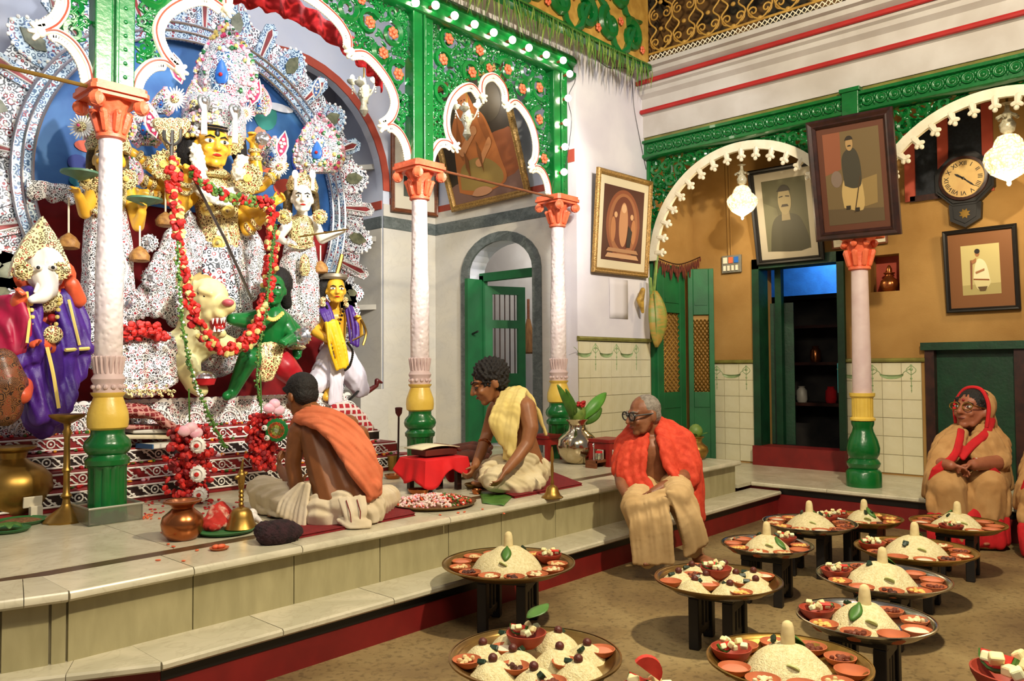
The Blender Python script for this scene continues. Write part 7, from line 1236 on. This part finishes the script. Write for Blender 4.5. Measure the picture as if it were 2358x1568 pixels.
p=on(925,1075,.1); P('white_pot',G().lathe([(.05,0),(.08,.03),(.095,.09),(.08,.14),(.06,.15)],p+V((0,0,0)),20),mat('enamel_white','#d0ccc4','#2c2a2a',.4,vs=9,lo=.6,hi=.62),None,label='white enamel pot with dark pattern left of the middle column foot',cat='pot')
# red draped stand with open book
p=on(1000,1135,.18); c=p; t=T('book_stand','low stand draped with bright red cloth between the priests','stand',c); M=Matrix.Rotation(-.1,3,'Z')
P('stand_top',G().cbox(c+Z3*.235,(.34,.3,.03),M),DARKW,t,False)
for i in(-1,1):
    for k in(-1,1): P('leg',G().cbox(c+M@V((i*.14,k*.12,.11)),(.04,.04,.22),M),DARKW,t,False)
def dr(a,b):
    ang=2*PI*a; q=V((cos(ang),sin(ang),0)); mx=max(abs(q.x)/.2,abs(q.y)/.175); e=q/mx; ln=.20*(.75+.25*sin(ang*2+.6)+.18*sin(ang*5)); 
    if b<.4: return c+M@(e*(b/.4))+Z3*.256
    s_=(b-.4)/.6; return c+M@(e*(1+.18*s_+.06*s_*sin(ang*11)))+Z3*(.256-ln*s_)
P('red_cloth',G().grid(dr,90,14),mat('scarlet_cloth','#e0161c','#cc1018',.8,vs=5,bump=.15,bs=200),t,solid=.006)
b=c+V((.0,.0,.262)); t=T('book','open palm leaf book with cream page on the red draped stand','book',b); P('cover',G().cbox(b+Z3*.035,(.3,.2,.05),M).cbox(b+V((.14,.0,.055)),(.14,.2,.02),M@Matrix.Rotation(.35,3,'Y')),mat('leather_red','#6a2418','#50180f',.6),t,False,bev=.006); P('page',G().grid(lambda u,v:b+M@V(((u-.5)*.36-.02,(v-.5)*.24,.066+.02*sin(PI*u))),10,3),mat('cream_page','#e4dcb8',rough=.8),t,solid=.006)
p=on(1045,1030,.0)+V((0,0,.0)); p=pz(1040,1062,ZP); t=T('bundle_heap','heap of brown wrapped cloth bundles behind the book stand','bundle',p); 
for k in range(4): a=p+V((-.25+.12*k,.1*k-.1,.05+.04*(k%2))); P('wrapped_roll',G().chain((a,.045),(a+V((.3,-.1,.02)),.06),(a+V((.5,-.15,.0)),.035)),mat('brown_cloth','#5c2c1c','#3e1c12',.9,vs=8),t)
P('support',G().cbox(p+V((.05,.0,.015)),(.6,.25,.03)),DARKW,t,False)
P('cream_cloth',G().grid(lambda u,v:on(1062,1100,.05)+V((.3*(u-.5),.3*(v-.5),.02+.1*sin(PI*u)*sin(PI*v)+.01*sin(u*20))),14,10),COTTON,None,solid=.006,label='cream cloth spread between the red stand and the priest in profile',cat='cloth')
P('banana_leaf_mat',G().grid(lambda u,v:V((*lerp(lerp(pz(1110,1160,ZP),pz(1160,1166,ZP),u),lerp(pz(1105,1135,ZP),pz(1185,1140,ZP),u),v).xy,ZP+.004+.004*sin(u*9))),10,6),LEAF,None,solid=.003,label='green banana leaf piece with petals at the edge before the priest in profile',cat='leaf')
p=on(1272,1149,.06); t=T('hand_bell','small brass hand bell with long thin handle on the edge right of the maroon mat','bell',p); P('bell_cup',G().lathe([(.078,0),(.08,.006),(.062,.018),(.05,.04),(.04,.075),(.018,.09),(.01,.095)],p,26),BRASS,t); P('handle',G().lathe([(.01,.09),(.014,.11),(.009,.13),(.012,.2),(.008,.25),(.014,.28),(.012,.33),(.003,.37)],p,12),BRASS,t)
# silver vase with coconut and leaves
p=on(1330,1071,.14); t=T('silver_vase','large polished silver vase holding a coconut and big green leaves','vase',p); SV=mat('polished_vase','#cfc0a0','#b8a888',.14,1,vs=3); P('vase_body',G().lathe([(.09,0),(.11,.01),(.14,.03),(.19,.1),(.205,.17),(.19,.24),(.14,.295),(.095,.325),(.08,.36),(.085,.40),(.11,.425),(.112,.435),(.09,.436)],p,34),SV,t)
P('coconut',G().ell(p+Z3*.50,(.095,.09,.10)),PALE,t)
for bx,by,tx,ty,w_ in((1340,965,1395,905,.06),(1325,960,1302,895,.035),(1318,962,1283,885,.04),(1345,975,1385,940,.06)): big_leaf('leaf',pY(bx,by,p.y),pY(tx,ty,p.y-.1),w_,(-.7,-.7,.2),LEAF if tx<1390 else mat('bright_leaf','#5a9a34','#478228',.4),t)
g=G(); 
for k in range(16): g.ell(p+V((U3(-.08,.04),U3(-.1,-.02),.56+U3(0,.05))),(.018,.018,.015),None,6,4)
P('red_flowers',g,RED,t)
for k,(px,py,l) in enumerate(((1400,1075,'red painted stool behind the wooden box near the elderly man'),(1262,1062,'red painted stool partly hidden behind the priest in profile'))):
    p=on(px,py,.15); t=T('stool',l,'stool',p); P('seat',G().cbox(p+Z3*.24,(.3,.26,.035)),mat('stool_red','#8c1a16','#74120f',.4),t,False,bev=.008)
    for i in(-1,1):
        for j in(-1,1): P('leg',G().cbox(p+V((i*.12,j*.1,.11)),(.045,.045,.22)),mat('stool_red','#8c1a16'),t,False)
    P('apron',G().cbox(p+V((0,-.105,.19)),(.24,.02,.06)).cbox(p+V((-.125,0,.19)),(.02,.2,.06)),mat('stool_red','#8c1a16'),t,False)
p=on(1375,1078,.07); t=T('wooden_box','small plain wooden box in front of the red stool','box',p); P('box',G().cbox(p+Z3*.06,(.2,.12,.02)).cbox(p+V((-.09,0,.035)),(.02,.12,.07)).cbox(p+V((.09,0,.035)),(.02,.12,.07)).cbox(p+V((0,.055,.035)),(.2,.015,.07)),BROWNW,t,False)
p=p+Z3*.07; t=T('jar','little glass jar with red lid on the small wooden box','jar',p+V((.03,0,0))); q=p+V((.03,0,0)); P('glass',G().lathe([(.03,0),(.038,.01),(.038,.055),(.03,.065)],q,16),GP,t); P('lid',G().lathe([(.034,.062),(.034,.08),(.001,.082)],q,16),REDCL,t)
P('spoon',G().tube([p+V((-.05,0,0)),p+V((-.05,0,.13))],.006,6).ell(p+V((-.05,0,.14)),(.016,.008,.022)),SILVER,None,label='small pale spoon standing on the wooden box left of the jar',cat='spoon')
for px,py,l in((1672,1050,'round brass pot topped with a green coconut at the far end of the platform'),(1605,1052,'brass pot with coconut half hidden behind the elderly man')):
    p=V((7.22,4.12,ZP)) if px>1650 else V((6.85,4.3,ZP)); t=T('brass_pot',l,'pot',p); P('pot_body',G().lathe([(.07,0),(.1,.03),(.125,.085),(.115,.13),(.07,.165),(.058,.185),(.065,.215),(.085,.225),(.085,.232),(.06,.23)],p,26),BRASS,t); P('coconut',G().ell(p+Z3*.285,(.075,.07,.075)),PALE,t)
    for k in range(4): a=k*1.57+.3; big_leaf('mango_leaf',p+V((.03*cos(a),.03*sin(a),.22)),p+V((.12*cos(a),.12*sin(a),.27)),.03,(0,0,1),LEAF,t)
# cloth pile and books on the altar steps
p=pY(345,985,6.02); CH=checks('red_check_cloth','#7a1a1c','#c08a7c',28,(1,1,1),.22)
for k,(dx,dz,w_,m,l) in enumerate(((-.03,.0,.42,mat('cream_fold','#d8ccb0','#c8ba98',.9),'cream folded cloth at the bottom of the pile on the altar steps'),(.06,.035,.4,mat('white_fold','#d4d0c4','#c4c0b0',.9),'white folded cloth with blue edge in the pile on the altar steps'),(.0,.07,.44,CH,'red checked folded cloth in the pile beside the nearest column'),(-.08,.155,.34,mat('red_stripe_fold','#9a2a24','#b86a5a',.9,vs=12,stretch=(1,12,1)),'topmost red striped folded cloth in the pile beside the nearest column'))):
    q=V((p.x+dx,6.08,1.0+dz)); M=Matrix.Rotation(U3(-.15,.15),3,'Z')@Matrix.Rotation(.06,3,'Y'); P('folded_cloth',G().cbox(q,(w_,.24,.032),M),m,None,False,label=l,cat='cloth',bev=.012)
g=G(); a=pY(290,955,6.0); b=pY(395,985,5.98); drape(g,[a+V((0,.12,.06)),a.lerp(b,.5)+V((0,.12,.10)),b+V((.02,.1,.0))],[a+V((0,-.06,.02)),a.lerp(b,.5)+V((0,-.1,.04)),b+V((.06,-.1,-.07))],7,.028); blob('checked_cloth',g,CH,None,.009,1,folds(.005,80),label='crumpled red checked cloth heaped on the folded pile by the nearest column',cat='cloth')
q=V((pY(375,1015,5.95).x,5.99,.935)); t=T('book','thin white book with blue spine lying on the altar steps','book',q); P('pages',G().cbox(q,(.26,.2,.03),Matrix.Rotation(.2,3,'Z')),mat('paper_white','#dcd8cc',rough=.8),t,False); P('spine',G().cbox(q+V((-.13,-.03,0)),(.012,.2,.034),Matrix.Rotation(.2,3,'Z')),mat('spine_blue','#2a5a8a',rough=.6),t,False)
p=pY(808,950,6.15); g=G(); drape(g,[p+V((-.2,.0,.06)),p+V((-.08,-.03,.08)),p+V((.05,-.04,.02))],[p+V((-.16,.0,-.08)),p+V((.02,-.06,-.1)),p+V((.2,-.06,-.18))],7,.035); blob('checked_cloth',g,checks('red_white_check','#a8202a','#d8c8c0',17,(1,0,1),.35),None,.01,1,folds(.004,70),label='red and white checked cloth draped at the right end of the altar',cat='cloth')
p=pY(885,1070,5.95); q=V((p.x,5.75,ZP)); t=T('rose_stick','dried red flower on a tall thin stick beside the altar steps','flower',q); P('stem',G().tube([q,q+V((.01,0,.52))],.009,6),DARKW,t); P('flower_head',G().lathe([(.01,.5),(.03,.53),(.035,.58),(.02,.585)],q+V((.01,0,0)),8),mat('dry_red','#6a1c18','#4a120f',.8),t)
a=pY(845,900,6.6); P('curved_horn',G().chain((a+V((-.1,0,-.02)),.015),(a+V((.02,0,0)),.028),(a+V((.12,0,.05)),.022),(a+V((.13,0,.1)),.028),(a+V((.19,0,.08)),.012)),mat('dark_red_gloss','#5c1614','#420e0d',.3),None,label='dark red curved horn shaped object on the marble ledge right of the altar',cat='ornament')
P('black_cord',G().tube(spl([pY(800,925,6.3),pY(825,900,6.35),pY(842,872,6.4),pY(835,855,6.42)]),.012,6),BLACKP,None,label='black curved cord behind the white dhoti of the youth statue',cat='cord')
# brass pot in the wall niche, broom, store shelf
q=V((XB+.12,pX(2040,660,XB).y,nz0)); t=T('brass_pot','small copper pot in the square niche of the ochre wall','pot',q); P('pot_body',G().lathe([(.05,0),(.085,.03),(.1,.08),(.085,.13),(.045,.165),(.04,.19),(.06,.21),(.06,.215),(.03,.22),(.03,.26),(.01,.3)],q,22),COPPER,t)
q=V((XD+1.2,6.1,1.45)); q=pX(1217,760,XD+1.3); t=T('broom','straw broom hanging on the white store room wall behind the barred door','broom',q); P('handle',G().tube([q+Z3*.1,q+Z3*.42],.02,6),BROWNW,t); P('bristles',G().lathe([(.03,.15),(.07,.0),(.12,-.2),(.13,-.3),(.09,-.32)],q,14,Matrix.Diagonal((.6,1,1))),mat('straw','#8a6034','#6a4522',.9,vs=40,bump=.8,bs=80,stretch=(1,1,.1)),t)
# shelf things in the dark room
sh=T('shelf_unit','dark shelf unit of jars seen through the dark doorway','shelf',(10.9,(dA+dB)/2,.3)); yc=(dA+dB)/2+.45
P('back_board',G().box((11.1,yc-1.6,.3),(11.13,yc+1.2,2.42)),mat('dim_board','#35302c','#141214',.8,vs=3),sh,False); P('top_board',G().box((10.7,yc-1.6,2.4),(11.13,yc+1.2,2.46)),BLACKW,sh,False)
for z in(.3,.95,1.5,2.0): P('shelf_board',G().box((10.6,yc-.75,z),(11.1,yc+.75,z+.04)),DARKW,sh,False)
for s_ in(-1,1): P('upright',G().box((10.6,yc+s_*.75-.03,.3),(11.1,yc+s_*.75+.03,2.05)),DARKW,sh,False)
for k in range(7):
    z=[.99,1.54][k%2]; q=V((10.8,yc-.6+.2*k,z)); P('shelf_jar',G().lathe([(.06,0),(.075,.04),(.07,.16),(.04,.2),(.05,.22)],q,14),[COPPER,mat('grey_jar','#8c8880'),REDCL][k%3],None,label=['copper','grey','red'][k%3]+' jar on the '+['middle','upper'][k%2]+' shelf in the dark room',cat='jar',group=['copper','grey','red'][k%3]+' jars on the '+['middle','upper'][k%2]+' dark room shelf')
D.scenes.remove(TMP)
